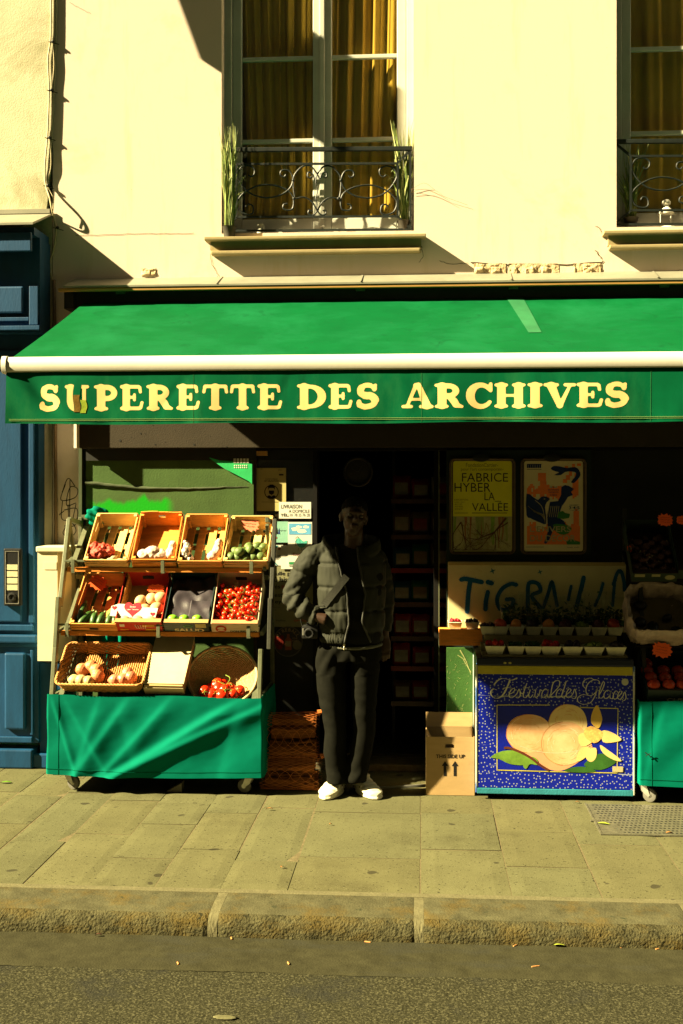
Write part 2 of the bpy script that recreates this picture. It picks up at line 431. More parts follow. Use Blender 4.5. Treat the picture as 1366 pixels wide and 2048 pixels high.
# kerb
kb = MB(); kr = random.Random(3)
kj = [-6.2, -5.2, -4.25, -3.1, -2.02, -.895, -.016, 1.135, 2.2, 3.3, 4.4, 5.5, 6.2]
for a, bq in zip(kj[:-1], kj[1:]):
    gap = .018 if abs(a+.895) < .01 else .012
    x0, x1 = a+.016, bq-.016
    prof = [(5.14, -.002), (5.0, -.004), (4.93, -.008), (4.895, -.014), (4.872, -.028), (4.86, -.05), (4.853, -.078), (4.85, -.13)]
    sub = []
    P2 = catmull([(p[0], p[1], 0) for p in prof], 4)
    nu = int((x1-x0)/.012)
    def kf(u, v, P2=P2, x0=x0, x1=x1):
        p = P2[min(len(P2)-1, int(round(v*(len(P2)-1))))]
        x = x0+(x1-x0)*u
        e = min(u, 1-u)*(x1-x0); rnd = max(0, .03-e)/.03
        q = Vector((x*9, p.x*9, p.y*9)); dsp = noise.noise(q*.6)*.004 + noise.noise(q*3)*.0035*(1 if p.y < -.01 else .1)
        f_ = 1 if p.y < -.006 else .15
        return Vector((x, p.x + dsp*f_*(1 if p.x < 4.93 else 0) + rnd**2*.006*(1 if p.x < 5.1 else 0), p.y + (dsp*.25 if p.x < 4.95 else dsp*.1) - rnd**2*.003))
    kb.grid(kf, nu, len(P2)-1, mf=lambda u, v, P2=P2: 1 if P2[int(round(v*(len(P2)-1)))].y < -.011 else 0)
KERF = mat('kerb_face_stone', (.060, .055, .028), .95, .45, 14, .9, 90, bd=.012); overlay(KERF, (.082, .056, .014), 5, .44, .75, stretch=(1, 1, 2.5)); overlay(KERF, (.018, .018, .010), 34, .56, .66); overlay(KERF, (.12, .11, .07), 60, .64, .72)
structure(kb, 'kerb', [KERB, KERF], smooth=True)
mb = MB()
for x_ in kj[1:-1]:
    w_ = .021 if abs(x_+.016) < .01 or abs(x_+.895) < .01 else .016
    P3 = catmull([(p[0], p[1], 0) for p in prof], 4)
    mb.grid(lambda u, v: (lambda p: Vector((x_-w_+2*w_*u+.003*noise.noise(Vector((p.x*30, u*3, x_))), p.x+.0035+.002*noise.noise(Vector((p.x*40, u*9, p.y*40))), p.y-.0015)))(P3[int(round(v*(len(P3)-1)))]), 8, len(P3)-1)
mb.box(-6.2, 6.2, 5.13, 5.178, -.1, -.0015); structure(mb, 'kerb_mortar', [MORT])
# road: camber falls towards the gutter
rd = MB()
def rf(u, v):
    x = -6.2+12.4*u; y = -3+7.62*v
    return Vector((x, y, -.103 + noise.noise(Vector((x*1.2, y*1.2, 0)))*.003))
rd.grid(rf, 60, 60); structure(rd, 'road', [ASPH], smooth=True)
gt = MB()
def gf(u, v):
    x = -6.2+12.4*u; e = .03*noise.noise(Vector((x*1.2, 0, 3)))+.012*noise.noise(Vector((x*9, 0, 3)))+.008*noise.noise(Vector((x*31, 0, 3)))
    y = 4.52+e + (4.90-4.52-e)*v
    return Vector((x, y, -.0955 - (.006 if v < .02 else 0) + noise.noise(Vector((x*3, y*3, 5)))*.002))
gt.grid(gf, 500, 10); structure(gt, 'gutter', [GUTT], smooth=True)
gb = MB(); gb.box(-60, 60, -60, 60, -.4, -.2); structure(gb, 'ground', [GRIT])
# ------------------------------------------------------------------ pixel boxes
def pbox(mb, x0, y0, x1, y1, Yf, Yb, mi=0, bev=0):
    a = W(x0, y1, Yf); c = W(x1, y0, Yf); d = W(x1, y1, Yf); e = W(x0, y0, Yf)
    return mb.box(a.x, c.x, Yf, Yb, (a.z+d.z)/2, (c.z+e.z)/2, mi, bev)
# ------------------------------------------------------------------ plaster building
XS = -2.455                     # seam with the neighbour
bld = thing('plaster_building', 'cream plastered house with two tall windows above the green awning', 'building', (0, 7.6, 0))
W1 = (-1.32, -.055); W2 = (1.244, 2.509); ZB, ZT = 3.505, 5.75; ZL = 3.185
wb = MB()
for x0, x1, z0, z1 in ((XS, W1[0], ZL, 7.0), (W1[0], W1[1], ZL, ZB), (W1[0], W1[1], ZT, 7.0), (W1[1], W2[0], ZL, 7.0), (W2[0], W2[1], ZL, ZB), (W2[0], W2[1], ZT, 7.0), (W2[1], 6.2, ZL, 7.0)):
    wb.box(x0, x1, 7.5, 7.85, z0, z1)
wb.box(XS, -2.13, 7.5, 7.85, 0, ZL); wb.box(2.9, 6.2, 7.5, 7.85, 0, ZL)
wb.build('wall', PL, bld)
# rooms behind the windows and the dim shop
rm = MB()
for a, c in ((W1[0]-.3, W1[1]+.3), (W2[0]-.3, W2[1]+.3)):
    rm.box(a, c, 9.4, 9.45, 3.3, 6.2); rm.box(a-.05, a, 7.86, 9.45, 3.3, 6.2); rm.box(c, c+.05, 7.86, 9.45, 3.3, 6.2)
    rm.box(a, c, 7.86, 9.4, 3.25, 3.3); rm.box(a, c, 7.86, 9.4, 6.2, 6.25)
rm.build('room_wall', mat('room_paint', (.25, .2, .12), .9), bld)
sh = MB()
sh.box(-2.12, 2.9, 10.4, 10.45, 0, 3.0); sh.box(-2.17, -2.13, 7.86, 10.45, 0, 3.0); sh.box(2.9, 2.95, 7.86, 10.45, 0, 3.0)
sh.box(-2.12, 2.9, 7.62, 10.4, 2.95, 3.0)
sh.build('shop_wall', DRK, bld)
fl = MB(); fl.box(-2.12, 2.9, 7.66, 10.4, -.02, .06); fl.build('shop_floor', mat('shop_floor_tiles', (.05, .045, .03), .35, .2), bld)
# ledge over the awning
lg = MB()
xl, xr = W(150, 560, 7.5).x, 5.0
z1 = W(600, 552, 7.5).z; zf = W(600, 566, 7.32).z
lg.add([Vector(p) for p in ((xl, 7.5, z1), (xr, 7.5, z1), (xr, 7.31, zf), (xl-.02, 7.31, zf), (xl, 7.5, z1-.03), (xr, 7.5, z1-.03), (xr, 7.31, zf-.012), (xl-.02, 7.31, zf-.012))],
       [(0, 1, 2, 3), (7, 6, 5, 4), (3, 2, 6, 7), (0, 3, 7, 4), (1, 5, 6, 2)])
for px in (437, 722, 1020, 1310):
    x = W(px, 560, 7.4).x
    lg.add([Vector(p) for p in ((x, 7.5, z1+.004), (x+.012, 7.5, z1+.004), (x+.006, 7.305, zf+.006), (x-.008, 7.305, zf+.006))], [(0, 1, 2, 3)])
lg.build('ledge_flashing', ZINC, bld)
bd = MB(); zb = W(600, 577, 7.32).z
bd.box(xl-.055, xr, 7.315, 7.345, zb, zf-.014, bev=.004); bd.build('ledge_board', OCH, bld)
hb = MB(); hb.box(xl+.03, xr, 7.42, 7.7, 2.98, zf-.016); hb.box(xl-.03, xl+.03, 7.36, 7.5, 3.0, zf-.02); hb.build('awning_recess', BLK, bld)
# ragged plaster edge and broken patches
def patch(cx0, cx1, cy0, cy1, seed, name='broken_patch', m=STONE):
    p = MB(); r = random.Random(seed)
    def f(u, v):
        px = cx0+(cx1-cx0)*u; lo = cy1 - (cy1-cy0)*(.0+.25*abs(noise.noise(Vector((u*5, seed, 0))))) ; py = cy0+(lo-cy0)*v
        e = min(1, min(u, 1-u)*12)*min(1, min(v+.05, 1-v)*5)
        q = W(px, py, 7.5)
        q.y = 7.5 - .002 - .013*e*abs(noise.noise(Vector((px*.05, py*.09, seed)))) - .006*e*(int(px*.06+seed) % 2)*(1 if v > .4 else 0)
        return q
    p.grid(f, 60, 12); return p.build(name, m, bld, smooth=35)
patch(948, 1012, 527, 548, 4); patch(1018, 1118, 527, 553, 8); patch(1146, 1204, 527, 551, 5); patch(283, 313, 537, 554, 6)
def crack(pts, w=.8, Y=7.4975):
    cr = MB()
    q = []
    for (a, b_), (c_, d_) in zip(pts[:-1], pts[1:]):
        for k in range(6):
            t = k/6; q.append((a+(c_-a)*t+random.uniform(-1.6, 1.6), b_+(d_-b_)*t+random.uniform(-1.2, 1.2)))
    ribbon(cr, q, w*.8, Y, sm=0)
    cr.build('crack', mat('crack_dark', (.05, .035, .015), .95), bld)
crack([(942, 526), (1015, 529), (1120, 530), (1205, 525), (1207, 520)], 1.3)
crack([(1012, 528), (1014, 552)], 1.1); crack([(150, 471), (240, 468), (330, 467), (400, 466)], .5)
crack([(1190, 500), (1207, 522)], .9); crack([(842, 490), (846, 515), (838, 528)], .5); crack([(1206, 470), (1198, 455), (1190, 452)], .6)
crack([(420, 490), (424, 530), (434, 545), (436, 556)], .5); crack([(880, 522), (900, 528), (942, 526)], .6); crack([(140, 5), (170, 22), (185, 28)], .3)
# sills
def sill(px0, px1, pyt, x0=None, x1=None):
    s_ = MB(); a = W(px0, pyt, 7.42).x if x0 is None else x0; c = W(px1, pyt, 7.42).x if x1 is None else x1
    z = W((px0+px1)/2, pyt, 7.42).z
    s_.box(a, c, 7.405, 7.5, z-.022, z, bev=.005)
    s_.box(a+.035, c-.03, 7.455, 7.5, z-.085, z-.022)
    s_.box(a+.04, c-.035, 7.43, 7.5, z-.112, z-.085, bev=.008)
    return s_, z
s1, zs1 = sill(409, 852, 471); s1.build('window_sill', mat('sill_stone', (.32, .25, .13), .8, .15, 6, .2), bld)
s2, zs2 = sill(1206, 1720, 0, x0=W(1207, 465, 7.42).x, x1=2.65)
s2.v = [v - Vector((0, 0, zs2-zs1)) for v in s2.v]; s2.build('window_sill', MATS['sill_stone'], bld)
# windows
def window(x0, x1, jars=True):
    fr = MB(); Yf = 7.60
    z0, z1 = ZB, ZT
    fr.box(x0, x0+.05, Yf, Yf+.09, z0, z1, bev=.004); fr.box(x1-.05, x1, Yf, Yf+.09, z0, z1, bev=.004)
    fr.box(x0+.05, x1-.05, Yf, Yf+.09, z0, z0+.035, bev=.004); fr.box(x0+.05, x1-.05, Yf, Yf+.09, z1-.05, z1)
    f = fr.build('window', WHTW, bld)
    xm = (x0+x1)/2 + .022
    for a, c in ((x0+.052, xm-.001), (xm+.001, x1-.052)):
        s = MB(); Ys = Yf+.022
        wl_ = .062
        s.box(a, a+wl_, Ys, Ys+.05, z0+.037, z1-.052, bev=.006); s.box(c-wl_, c, Ys, Ys+.05, z0+.037, z1-.052, bev=.006)
        s.box(a+wl_, c-wl_, Ys, Ys+.05, z0+.037, z0+.12, bev=.006); s.box(a+wl_, c-wl_, Ys, Ys+.05, z1-.12, z1-.052)
        for py in (116, 281):
            z = W(560, py, Ys).z
            s.box(a+wl_, c-wl_, Ys+.008, Ys+.042, z-.013, z+.013, bev=.004)
        s.build('casement', WHTW, f)
        g = MB(); g.box(a+wl_-.005, c-wl_+.005, Ys+.022, Ys+.026, z0+.1, z1-.1); g.build('pane', GLASS, f)
    s = MB(); s.box(xm-.016, xm+.016, Yf+.006, Yf+.0215, z0+.06, z1-.06, bev=.004); s.build('astragal', WHTW, f)
    return f
window(*W1); window(*W2)
CUR = mat('ochre_curtain', (.50, .32, .045), .9, .15, 6, .2, 200, stretch=(3, 3, .5))
def curtain(x0, x1, seed, label, gather=0):
    c = MB()
    def f(u, v):
        z = 3.56+2.2*v; w = 1 - gather*math.exp(-((z-3.9)/.5)**2)
        x = x0+(x1-x0)*u if not gather else x1-(x1-x0)*(1-u)*(.84+.16*abs(v-.25)/.75) if gather > 0 else x0+(x1-x0)*u*(.6+.4*abs(v-.25)/.75)
        ph = u*42 + seed + 1.5*math.sin(v*2+seed)
        return Vector((x + .006*math.sin(ph*1.7), 7.702 + .014*math.sin(ph)+.007*math.sin(ph*2.3+1), z))
    c.grid(f, 150, 14)
    single(c, 'curtain', CUR, label, 'curtain', smooth=True, group='ochre curtains in the windows')
curtain(W1[0]+.06, -.72, 1.0, 'ochre curtain drawn to one side in the left half of the window above the awning', .22)
curtain(-.74, W1[1]-.03, 2.3, 'ochre curtain hanging straight in the right half of the window above the awning')
curtain(W2[0]+.03, W2[0]+1.23, 4.1, 'ochre curtain in the window cut by the right edge of the photo')
# railings
def railing(X0, dz=0):
    """built from the picture of the first window's railing, in its own plane; X0 = shift to the other window"""
    Y = 7.53
    def Q(px, py):
        p = W(400+px/2.732, py/2.732, Y); return Vector((p.x+X0, p.y, p.z+dz))
    r = MB()
    r.bar(Q(95, 820), Q(1160, 812), .03, .022, bev=.005, up=(0, 1, 0))
    for a, c in (((118, 820), (118, 1262)), ((1150, 812), (1150, 1258)), ((200, 893), (200, 1188)), ((1080, 890), (1080, 1185))):
        r.bar(Q(*a), Q(*c), .014, .014, up=(0, 1, 0))
    for a, c in (((118, 1262), (1150, 1254)), ((200, 897), (1080, 893)), ((200, 1186), (1080, 1182)), ((120, 828), (200, 895)), ((1150, 820), (1080, 890)), ((120, 1258), (200, 1188)), ((1150, 1250), (1080, 1183))):
        r.bar(Q(*a), Q(*c), .014, .012, up=(0, 1, 0))
    for zz in (830, 1250):
        for xx in (118, 1150):
            p = Q(xx, zz); r.tube([p, p+Vector((0, .06, 0))], .008, 6)
    ro = r.build('balcony_railing', IRON, bld)
    s = MB()
    curves = [
        [(668, 962), (682, 970), (692, 962), (688, 940), (665, 950), (655, 975), (640, 950), (605, 908), (560, 910), (520, 950), (510, 985), (512, 1040), (520, 1085)],
        [(520, 1085), (570, 1078), (612, 1103), (640, 1150), (665, 1175), (688, 1165), (684, 1148), (670, 1152)],
        [(470, 955), (457, 968), (440, 955), (447, 932), (480, 930), (500, 950), (508, 985), (490, 1030), (440, 1065), (370, 1080), (300, 1068), (255, 1040), (222, 1000), (205, 960), (222, 918), (262, 905), (296, 922), (297, 950), (280, 965), (264, 955)],
        [(478, 1112), (458, 1118), (455, 1138), (478, 1148), (505, 1140), (512, 1100), (500, 1060), (460, 1030), (400, 1012), (330, 1012), (260, 1040), (215, 1080), (205, 1115), (222, 1155), (262, 1172), (290, 1160), (288, 1125), (265, 1115), (252, 1130)],
    ]
    for c in curves:
        for mir in (0, 1):
            pts = [((1280-x) if mir else x, y) for x, y in c]
            s.tube(catmull([Q(*p) + Vector((0, .0 if not mir else .009, 0)) for p in pts], 6), .0058, 6)
    s.tube(catmull([Q(640, 950), Q(632, 1000), Q(642, 1040), Q(632, 1085), Q(638, 1110), Q(636, 1150)], 6), .004, 6)
    for p in ((510, 985), (770, 985), (513, 1085), (757, 1085)):
        s.ball(Q(*p), .011, u=8, v=6)
    s.build('scrollwork', IRON, ro, smooth=50)
railing(0); railing(W2[0]-W1[0])
# ------------------------------------------------------------------ neighbour with blue shopfront
nb = thing('neighbour_building', 'older mottled plaster house left of the cable with blue joinery below', 'building', (-4, 7.6, 0))
nw = MB()
edge = []
r_ = random.Random(9)
for k in range(41):
    t = k/40; py = -420+ (425+420)*t
    px = (113 if py < 90 else 113-(py-90)*.05) if py < 300 else 102.5-(py-300)*.075
    q = W(px + r_.uniform(-1.4, 1.4)*(1 if py > 30 else .5), py, 7.488); edge.append((q.x, q.z))
zl = W(50, 428, 7.488).z
nw.prism([(-6.2, 7.0), (-6.2, zl)] + [(edge[-1][0], zl)] + edge[::-1] + [(edge[0][0], 7.0)], 7.488, 7.86)
nw.box(-6.2, XS-.005, 7.5, 7.86, 0, zl-.002)
nw.build('wall', PL2, nb)
bs = thing('blue_shopfront', 'blue painted timber shopfront with zinc cornice and door panels', 'shopfront', (-4, 7.3, 0))
xe = W(66, 447, 7.15).x
cn = MB()
zf_, zb_ = W(50, 446, 7.15).z, W(60, 428, 7.488).z
cn.add([Vector(p) for p in ((-6.2, 7.13, zf_), (xe+.005, 7.13, zf_), (xe+.01, 7.488, zb_), (-6.2, 7.488, zb_), (-6.2, 7.13, zf_-.014), (xe+.005, 7.13, zf_-.014), (xe+.01, 7.488, zb_-.014), (-6.2, 7.488, zb_-.014))],
       [(3, 2, 1, 0), (0, 1, 5, 4), (1, 2, 6, 5), (4, 5, 6, 7)])
cn.box(-6.2, xe, 7.476, 7.488, zb_+.001, zb_+.03)
cn.build('zinc_cornice', ZINC, bs)
zz = lambda py, Y, px=50: W(px, py, Y).z
xo = xe
b1 = MB()
b1.box(-6.2, xo-.01, 7.2, 7.49, zz(470, 7.2), zf_-.016)           # deep block under the cornice (shaded)
b1.box(-6.2, xo-.02, 7.17, 7.2, zz(502, 7.17), zz(464, 7.17), bev=.006)
b1.box(-6.2, xo, 7.28, 7.49, zz(665, 7.28), zz(470, 7.2)-.001)
b1.build('fascia', BLUE, bs)
def bpanel(name, x0, y0, x1, y1, Y, Yb, bev=.012):
    q = MB(); a = W(x0, (y0+y1)/2, Y).x if x0 > -50 else -3.2; c = W(x1, (y0+y1)/2, Y).x
    q.box(a, c, Y, Yb, zz(y1, Y), zz(y0, Y), bev=bev); return q.build(name, BLUE, bs)
bpanel('fascia_panel', -60, 572, 46, 626, 7.25, 7.279)
q = MB()
for (x0, y0, x1, y1) in ((58, 572, 76, 650), (-60, 634, 58, 642)):
    a = W(x0, y0, 7.262).x if x0 > -50 else -3.2; q.box(a, W(x1, y0, 7.262).x, 7.262, 7.279, zz(y1, 7.262), zz(y0, 7.262), bev=.004)
q.box(-6.2, xo+.012, 7.24, 7.2795, zz(660, 7.24), zz(651, 7.24), bev=.004)
q.build('fascia_moulding', BLUE, bs)
xd = W(74, 1000, 7.34).x
q = MB(); q.box(-6.2, xd, 7.37, 7.49, 0.16, zz(665, 7.28)-.002)
q.box(xd+.0, W(128, 1400, 7.4).x, 7.4, 7.49, 0.005, zz(1326, 7.4))
q.build('door_frame', BLUE, bs)
q = MB(); q.box(W(57, 1000, 7.345).x, W(68, 1000, 7.345).x, 7.345, 7.3695, zz(1246, 7.345), zz(700, 7.345), bev=.005)
q.box(-3.2, W(66, 1250, 7.345).x, 7.345, 7.3695, zz(1262, 7.345), zz(1250, 7.345), bev=.005)
q.build('door_moulding', BLUE, bs)
bpanel('door_panel', -60, 700, 43, 1244, 7.352, 7.3695)
q = MB(); q.box(-3.3, xd, 7.335, 7.3695, zz(1287, 7.335), zz(1270, 7.335), bev=.012); q.box(-3.3, xd-.002, 7.35, 7.3695, zz(1294, 7.35), zz(1287, 7.335)-.001, bev=.003); q.build('mid_rail', BLUE, bs)
bpanel('lower_panel', 8, 1306, 50, 1460, 7.34, 7.3695, .02)
q = MB(); q.box(-3.3, W(64, 1470, 7.35).x, 7.35, 7.3695, zz(1486, 7.35), zz(1474, 7.35), bev=.006); q.box(W(60, 1400, 7.355).x, W(66, 1400, 7.355).x, 7.355, 7.3695, zz(1470, 7.355), zz(1300, 7.355), bev=.004); q.build('lower_moulding', BLUE, bs)
q = MB(); q.box(-6.2, W(64, 1510, 7.33).x, 7.33, 7.49, .0, zz(1500, 7.33), bev=.01); q.box(W(65, 1510, 7.35).x, W(128, 1510, 7.35).x, 7.35, 7.399, .0, zz(1508, 7.35), bev=.008); q.build('plinth', BLUE, bs)
# entry phone
ep = MB(); pbox(ep, 7, 1097, 42, 1212, 7.315, 7.352, bev=.008)
eo = single(ep, 'entry_phone', mat('black_plastic', (.012, .012, .012), .4), 'black entry phone panel with name strip on the blue door', 'entry phone')
def child_px(par, name, m, fn, smooth=None):
    q = MB(); fn(q); return q.build(name, m, par, smooth)
ORG[eo.name] = eo.location.copy()
child_px(eo, 'bezel', STL, lambda q: (pbox(q, 10, 1102, 11.5, 1208, 7.312, 7.3148), pbox(q, 36, 1102, 37.5, 1208, 7.312, 7.3148), pbox(q, 11.5, 1102, 36, 1103.5, 7.312, 7.3148), pbox(q, 11.5, 1206.5, 36, 1208, 7.312, 7.3148)))
child_px(eo, 'name_strip', mat('yellowed_label', (.5, .47, .3), .6, .2, 30), lambda q: [pbox(q, 14, 1129+k*13.5, 35, 1140+k*13.5, 7.312, 7.3148) for k in range(4)])
child_px(eo, 'camera_lens', mat('lens_black', (.03, .03, .03), .15, 0), lambda q: q.lathe([(.0, 0), (.028, 0), (.03, .006), (.018, .01), (.016, .004), (0, .004)], 20, M=Matrix.Translation(W(24, 1194, 7.314)) @ Matrix.Rotation(R(90), 4, 'X')), 40)
# white meter cabinet
mc = MB(); x0, x1 = W(75, 1200, 7.18).x, W(75, 1200, 7.18).x+.215
zt, zb2 = W(95, 1104, 7.18).z, W(95, 1322, 7.18).z
mc.add([Vector(p) for z in (zb2, zt) for p in ((x0, 7.45, z), (x0, 7.18, z), (x0+.13, 7.18, z), (x0+.19, 7.28, z), (x0+.19, 7.45, z))],
       [(0, 1, 6, 5), (1, 2, 7, 6), (2, 3, 8, 7), (3, 4, 9, 8), (4, 0, 5, 9), (0, 4, 3, 2, 1)])
mc.box(x0-.008, x0+.20, 7.168, 7.45, zt, zt+.035, bev=.008)
MCW = mat('cream_cabinet_paint', (.66, .62, .42), .5, .08, 5, .1); overlay(MCW, (.42, .36, .2), 7, .64, .74)
mo = single(mc, 'meter_cabinet', MCW, 'tall cream utility cabinet with lid between blue door and fruit stand', 'cabinet')
child_px(mo, 'label_plate', MCW, lambda q: pbox(q, 88, 1124, 113, 1139, 7.177, 7.1797))
# cables
cb = MB()
pts = [(101, -300), (102, -60), (102, 30), (101, 80), (96, 120), (98, 180), (95, 270), (90, 330), (91, 368), (99, 395), (104, 420), (108, 437), (112, 458), (109, 490), (101, 520), (97, 540), (104, 560), (106, 640)]
cb.tube(catmull([W(x, y, 7.478 if y < 380 else 7.44 if y < 430 else 7.49) for x, y in pts], 6), .0055, 6)
cb.tube(catmull([W(x+3, y, 7.482 if y < 380 else 7.45 if y < 430 else 7.492) for x, y in [(105, -300), (105, 30), (103, 82), (105, 130), (101, 180), (100, 250), (97, 272), (99, 330), (92, 368), (103, 396), (103, 420)]], 6), .003, 6)
ko = single(cb, 'wall_cable', mat('pale_cable', (.45, .38, .22), .6), 'thin pale cable clipped down the seam between the two plaster walls', 'cable', smooth=True)
for y_, x_ in ((83, 102), (180, 99), (275, 95), (371, 92), (455, 111)):
    child_px(ko, 'clip', BLK, lambda q: (q.ball(W(x_+4, y_, 7.478), (.012, .012, .010), u=8, v=6), q.bar(W(x_-5, y_, 7.47), W(x_+16, y_+6, 7.485), .006, .004)))
# neighbour's projecting board high above the frame, seen only by its shadow
p0 = .30; fx_ = -1.464-KX*p0; fzb = W(400, 118, 7.5).z+KZ*p0
sg = MB(); pts = [(7.5-p0, fzb), (7.5-.565, fzb), (7.5-.565, fzb+.69), (7.5-p0+.10, fzb+.69)]
sg.add([Vector((x, y, z)) for x in (fx_, fx_+.03) for y, z in pts], [(0, 1, 2, 3), (7, 6, 5, 4), (0, 4, 5, 1), (1, 5, 6, 2), (2, 6, 7, 3), (3, 7, 4, 0)])
sg.bar((fx_+.015, 7.5, fzb+.66), (fx_+.015, 7.0, fzb+.66), .02, .02)
single(sg, 'projecting_sign', IRON, 'flat sign on a bracket high on the wall above the photo, seen by its shadow', 'sign')
# house across the street, behind the camera: it shades this side from the sky
ob_ = thing('opposite_building', 'plain stone house across the street behind the viewer', 'building', (0, -4.5, 0))
q = MB(); q.box(-60, 60, -12, -4.6, -.3, 19.2); q.build('wall', mat('opposite_stone', (.18, .16, .11), .9, .1, 1), ob_)
q = MB()
for fx in range(-7, 8):
    for fz in range(4):
        q = MB(); q.box(fx*2.1-.5, fx*2.1+.5, -4.6, -4.56, 1.2+fz*3.4, 3.0+fz*3.4, bev=.01); q.build('window', mat('opposite_window', (.05, .05, .045), .3, 0, 1, 0), ob_)
# ------------------------------------------------------------------ awning
aw = thing('awning', 'wide green shop awning with white front bar and lettered valance', 'awning', (.8, 7.4, 2.9))
XA, XB = W(14, 730, 6.05).x, 3.4
def canf(u, v):
    x = XA+.012+(XB-XA)*u; y = 7.44-(7.44-6.07)*v; z = 3.055-(3.055-2.522)*v
    z += -.014*math.sin(math.pi*v)*(.7+.5*noise.noise(Vector((x*1.2, 0, 0)))) + .0025*noise.noise(Vector((x*9, y*2, 0)))*(1-v)
    return Vector((x, y, z))
m_ = MB(); m_.grid(canf, 160, 24); m_.grid(lambda u, v: canf(u, v)-Vector((0, 0, .003)), 160, 24); m_.build('canopy', GRNC, aw, smooth=True)
m_ = MB()
def strip(u, v):
    px = 1012+45*v + (34+ -8*v)*u; vv = v*.62+.02
    p = canf(0, vv); X = W(px, 600+90*v, p.y).x
    q = canf((X-XA-.012)/(XB-XA), vv); return q+Vector((0, 0, .003))
m_.grid(strip, 4, 14); m_.build('repair_strip', mat('pale_patch_fabric', (.018, .125, .05), .8), aw, smooth=True)
bar = MB()
prof = [(6.075, 2.522), (6.06, 2.53), (6.035, 2.526), (6.022, 2.505), (6.02, 2.475), (6.028, 2.452), (6.045, 2.444), (6.075, 2.444)]
bar.rings([[Vector((x, a, c)) for a, c in prof] for x in (XA, XB)]); bar.build('front_bar', WHT, aw, smooth=40)
cp = MB(); pr2 = [((a-6.048)*1.25+6.048, (c-2.486)*1.12+2.486) for a, c in prof]
cp.rings([[Vector((x, a, c)) for a, c in pr2] for x in (XA-.022, XA+.004)]); cp.build('end_cap', WHT, aw, smooth=40)
def vw(x, z):
    d = (2.446-z)/.28
    s = .006*math.sin(x*7+noise.noise(Vector((x*1.7, 0, 1)))*5)*d + .0006*math.sin(x*23)*d
    s += .005*noise.noise(Vector((x*8, z*5, 2)))*min(1, d*1.3)
    t = (x-XA); s += .03*math.exp(-((t-.08-.25*d)/.05)**2)*math.sin(d*3.1)*.6 - .02*math.exp(-t/.12)*d
    for q, a_ in ((-1.34, .2), (-.02, -.15), (.02, .2), (.75, -.2), (1.62, .15), (-.75, .1)):
        s += .0022*math.exp(-((x-q-a_*(.5-d))/.03)**2)*min(1, d*4)*max(0, 1-abs(d-.4)*1.5)
    return s
VY = 6.04
m_ = MB()
def vf(u, v):
    x = XA+(XB-XA)*u; z = 2.450-.284*v + (.004*math.sin(x*5) if v > .99 else 0)
    return Vector((x, VY+vw(x, z), z))
m_.grid(vf, 1000, 30); va = m_.build('valance', GRNV, aw, smooth=True)
for sx_ in (387, 843, 1302):
    X_ = W(sx_, 790, VY).x; q = MB(); q.tube([Vector((X_, VY+vw(X_, z)-.0006, z)) for z in np.linspace(2.44, 2.17, 14)], .0007, 4); q.build('panel_seam', mat('seam_thread_green', (.03, .14, .05), .9), va)
hm = MB()
for dz in (.018, .026):
    hm.tube([Vector((x, VY+vw(x, 2.166+dz)-.002, 2.166+dz)) for x in np.arange(XA+.02, XB, .03)], .0009, 4)
hm.build('hem_stitching', mat('pale_thread', (.2, .3, .1), .9), va)
# lettering of the valance: swollen slab-serif capitals
def serif(x0, x1, y, r=.062): return ([(x0+r, y), (x1-r, y)], r)
def stem(x, y0=.09, y1=.91, r=.135): return ([(x, y0), (x, y1)], r)
GL = {}
GL['S'] = (.80, [(arc(.40, .70, .235, .20, 20, 180, 10) + arc(.42, .66, .26, .16, 200, 262, 4) + arc(.38, .31, .27, .21, 70, -80, 10) + arc(.36, .28, .25, .2, -100, -165, 5), [.075]*3+[.09]*5+[.115]*6+[.135]*7+[.1]*9+[.085]*20), ([(.63, .72), (.66, .90)], .055), ([(.11, .12), (.12, .30)], .06)])
GL['U'] = (.92, [([(.25, .9), (.25, .36)] + arc(.49, .36, .24, .27, 190, 350, 10) + [(.74, .4), (.74, .9)], [.13, .13]+[.12]*5+[.085]*6+[.065, .065]), serif(.04, .46, .93), serif(.58, .92, .93)])
GL['P'] = (.86, [stem(.27), serif(.05, .5, .065), serif(.04, .45, .93), (arc(.47, .69, .23, .22, 92, -92, 12), .10), ([(.3, .91), (.5, .91)], .07), ([(.3, .46), (.48, .46)], .06)])
GL['E'] = (.90, [stem(.27), serif(.04, .80, .07, .07), serif(.04, .78, .93, .07), ([(.77, .90), (.79, .72)], .055), ([(.80, .09), (.85, .30)], .058), ([(.3, .51), (.55, .51)], .055), ([(.57, .40), (.57, .62)], .05)])
GL['R'] = (.98, [stem(.27), serif(.05, .47, .065), serif(.04, .45, .93), (arc(.47, .70, .22, .20, 92, -92, 12), .10), ([(.3, .91), (.5, .91)], .07), ([(.3, .49), (.48, .49)], .055), ([(.50, .46), (.62, .30), (.70, .12), (.86, .06)], [.1, .12, .11, .06])])
GL['T'] = (.92, [stem(.46), serif(.24, .68, .065), serif(.05, .88, .93, .07), ([(.09, .90), (.06, .70)], .055), ([(.83, .90), (.86, .70)], .055)])
GL['D'] = (1.0, [stem(.27), serif(.04, .45, .065), serif(.04, .45, .93), (arc(.45, .5, .40, .40, 90, -90, 16), [.075, .08, .09, .1, .115, .125, .13, .135, .135, .135, .13, .125, .115, .1, .09, .08, .075])])
GL['A'] = (1.06, [([(.19, .08), (.48, .88)], [.05, .07]), ([(.46, .88), (.56, .90), (.84, .1)], [.06, .08, .14]), serif(.0, .38, .065), serif(.58, 1.06, .065), ([(.3, .34), (.68, .34)], .05)])
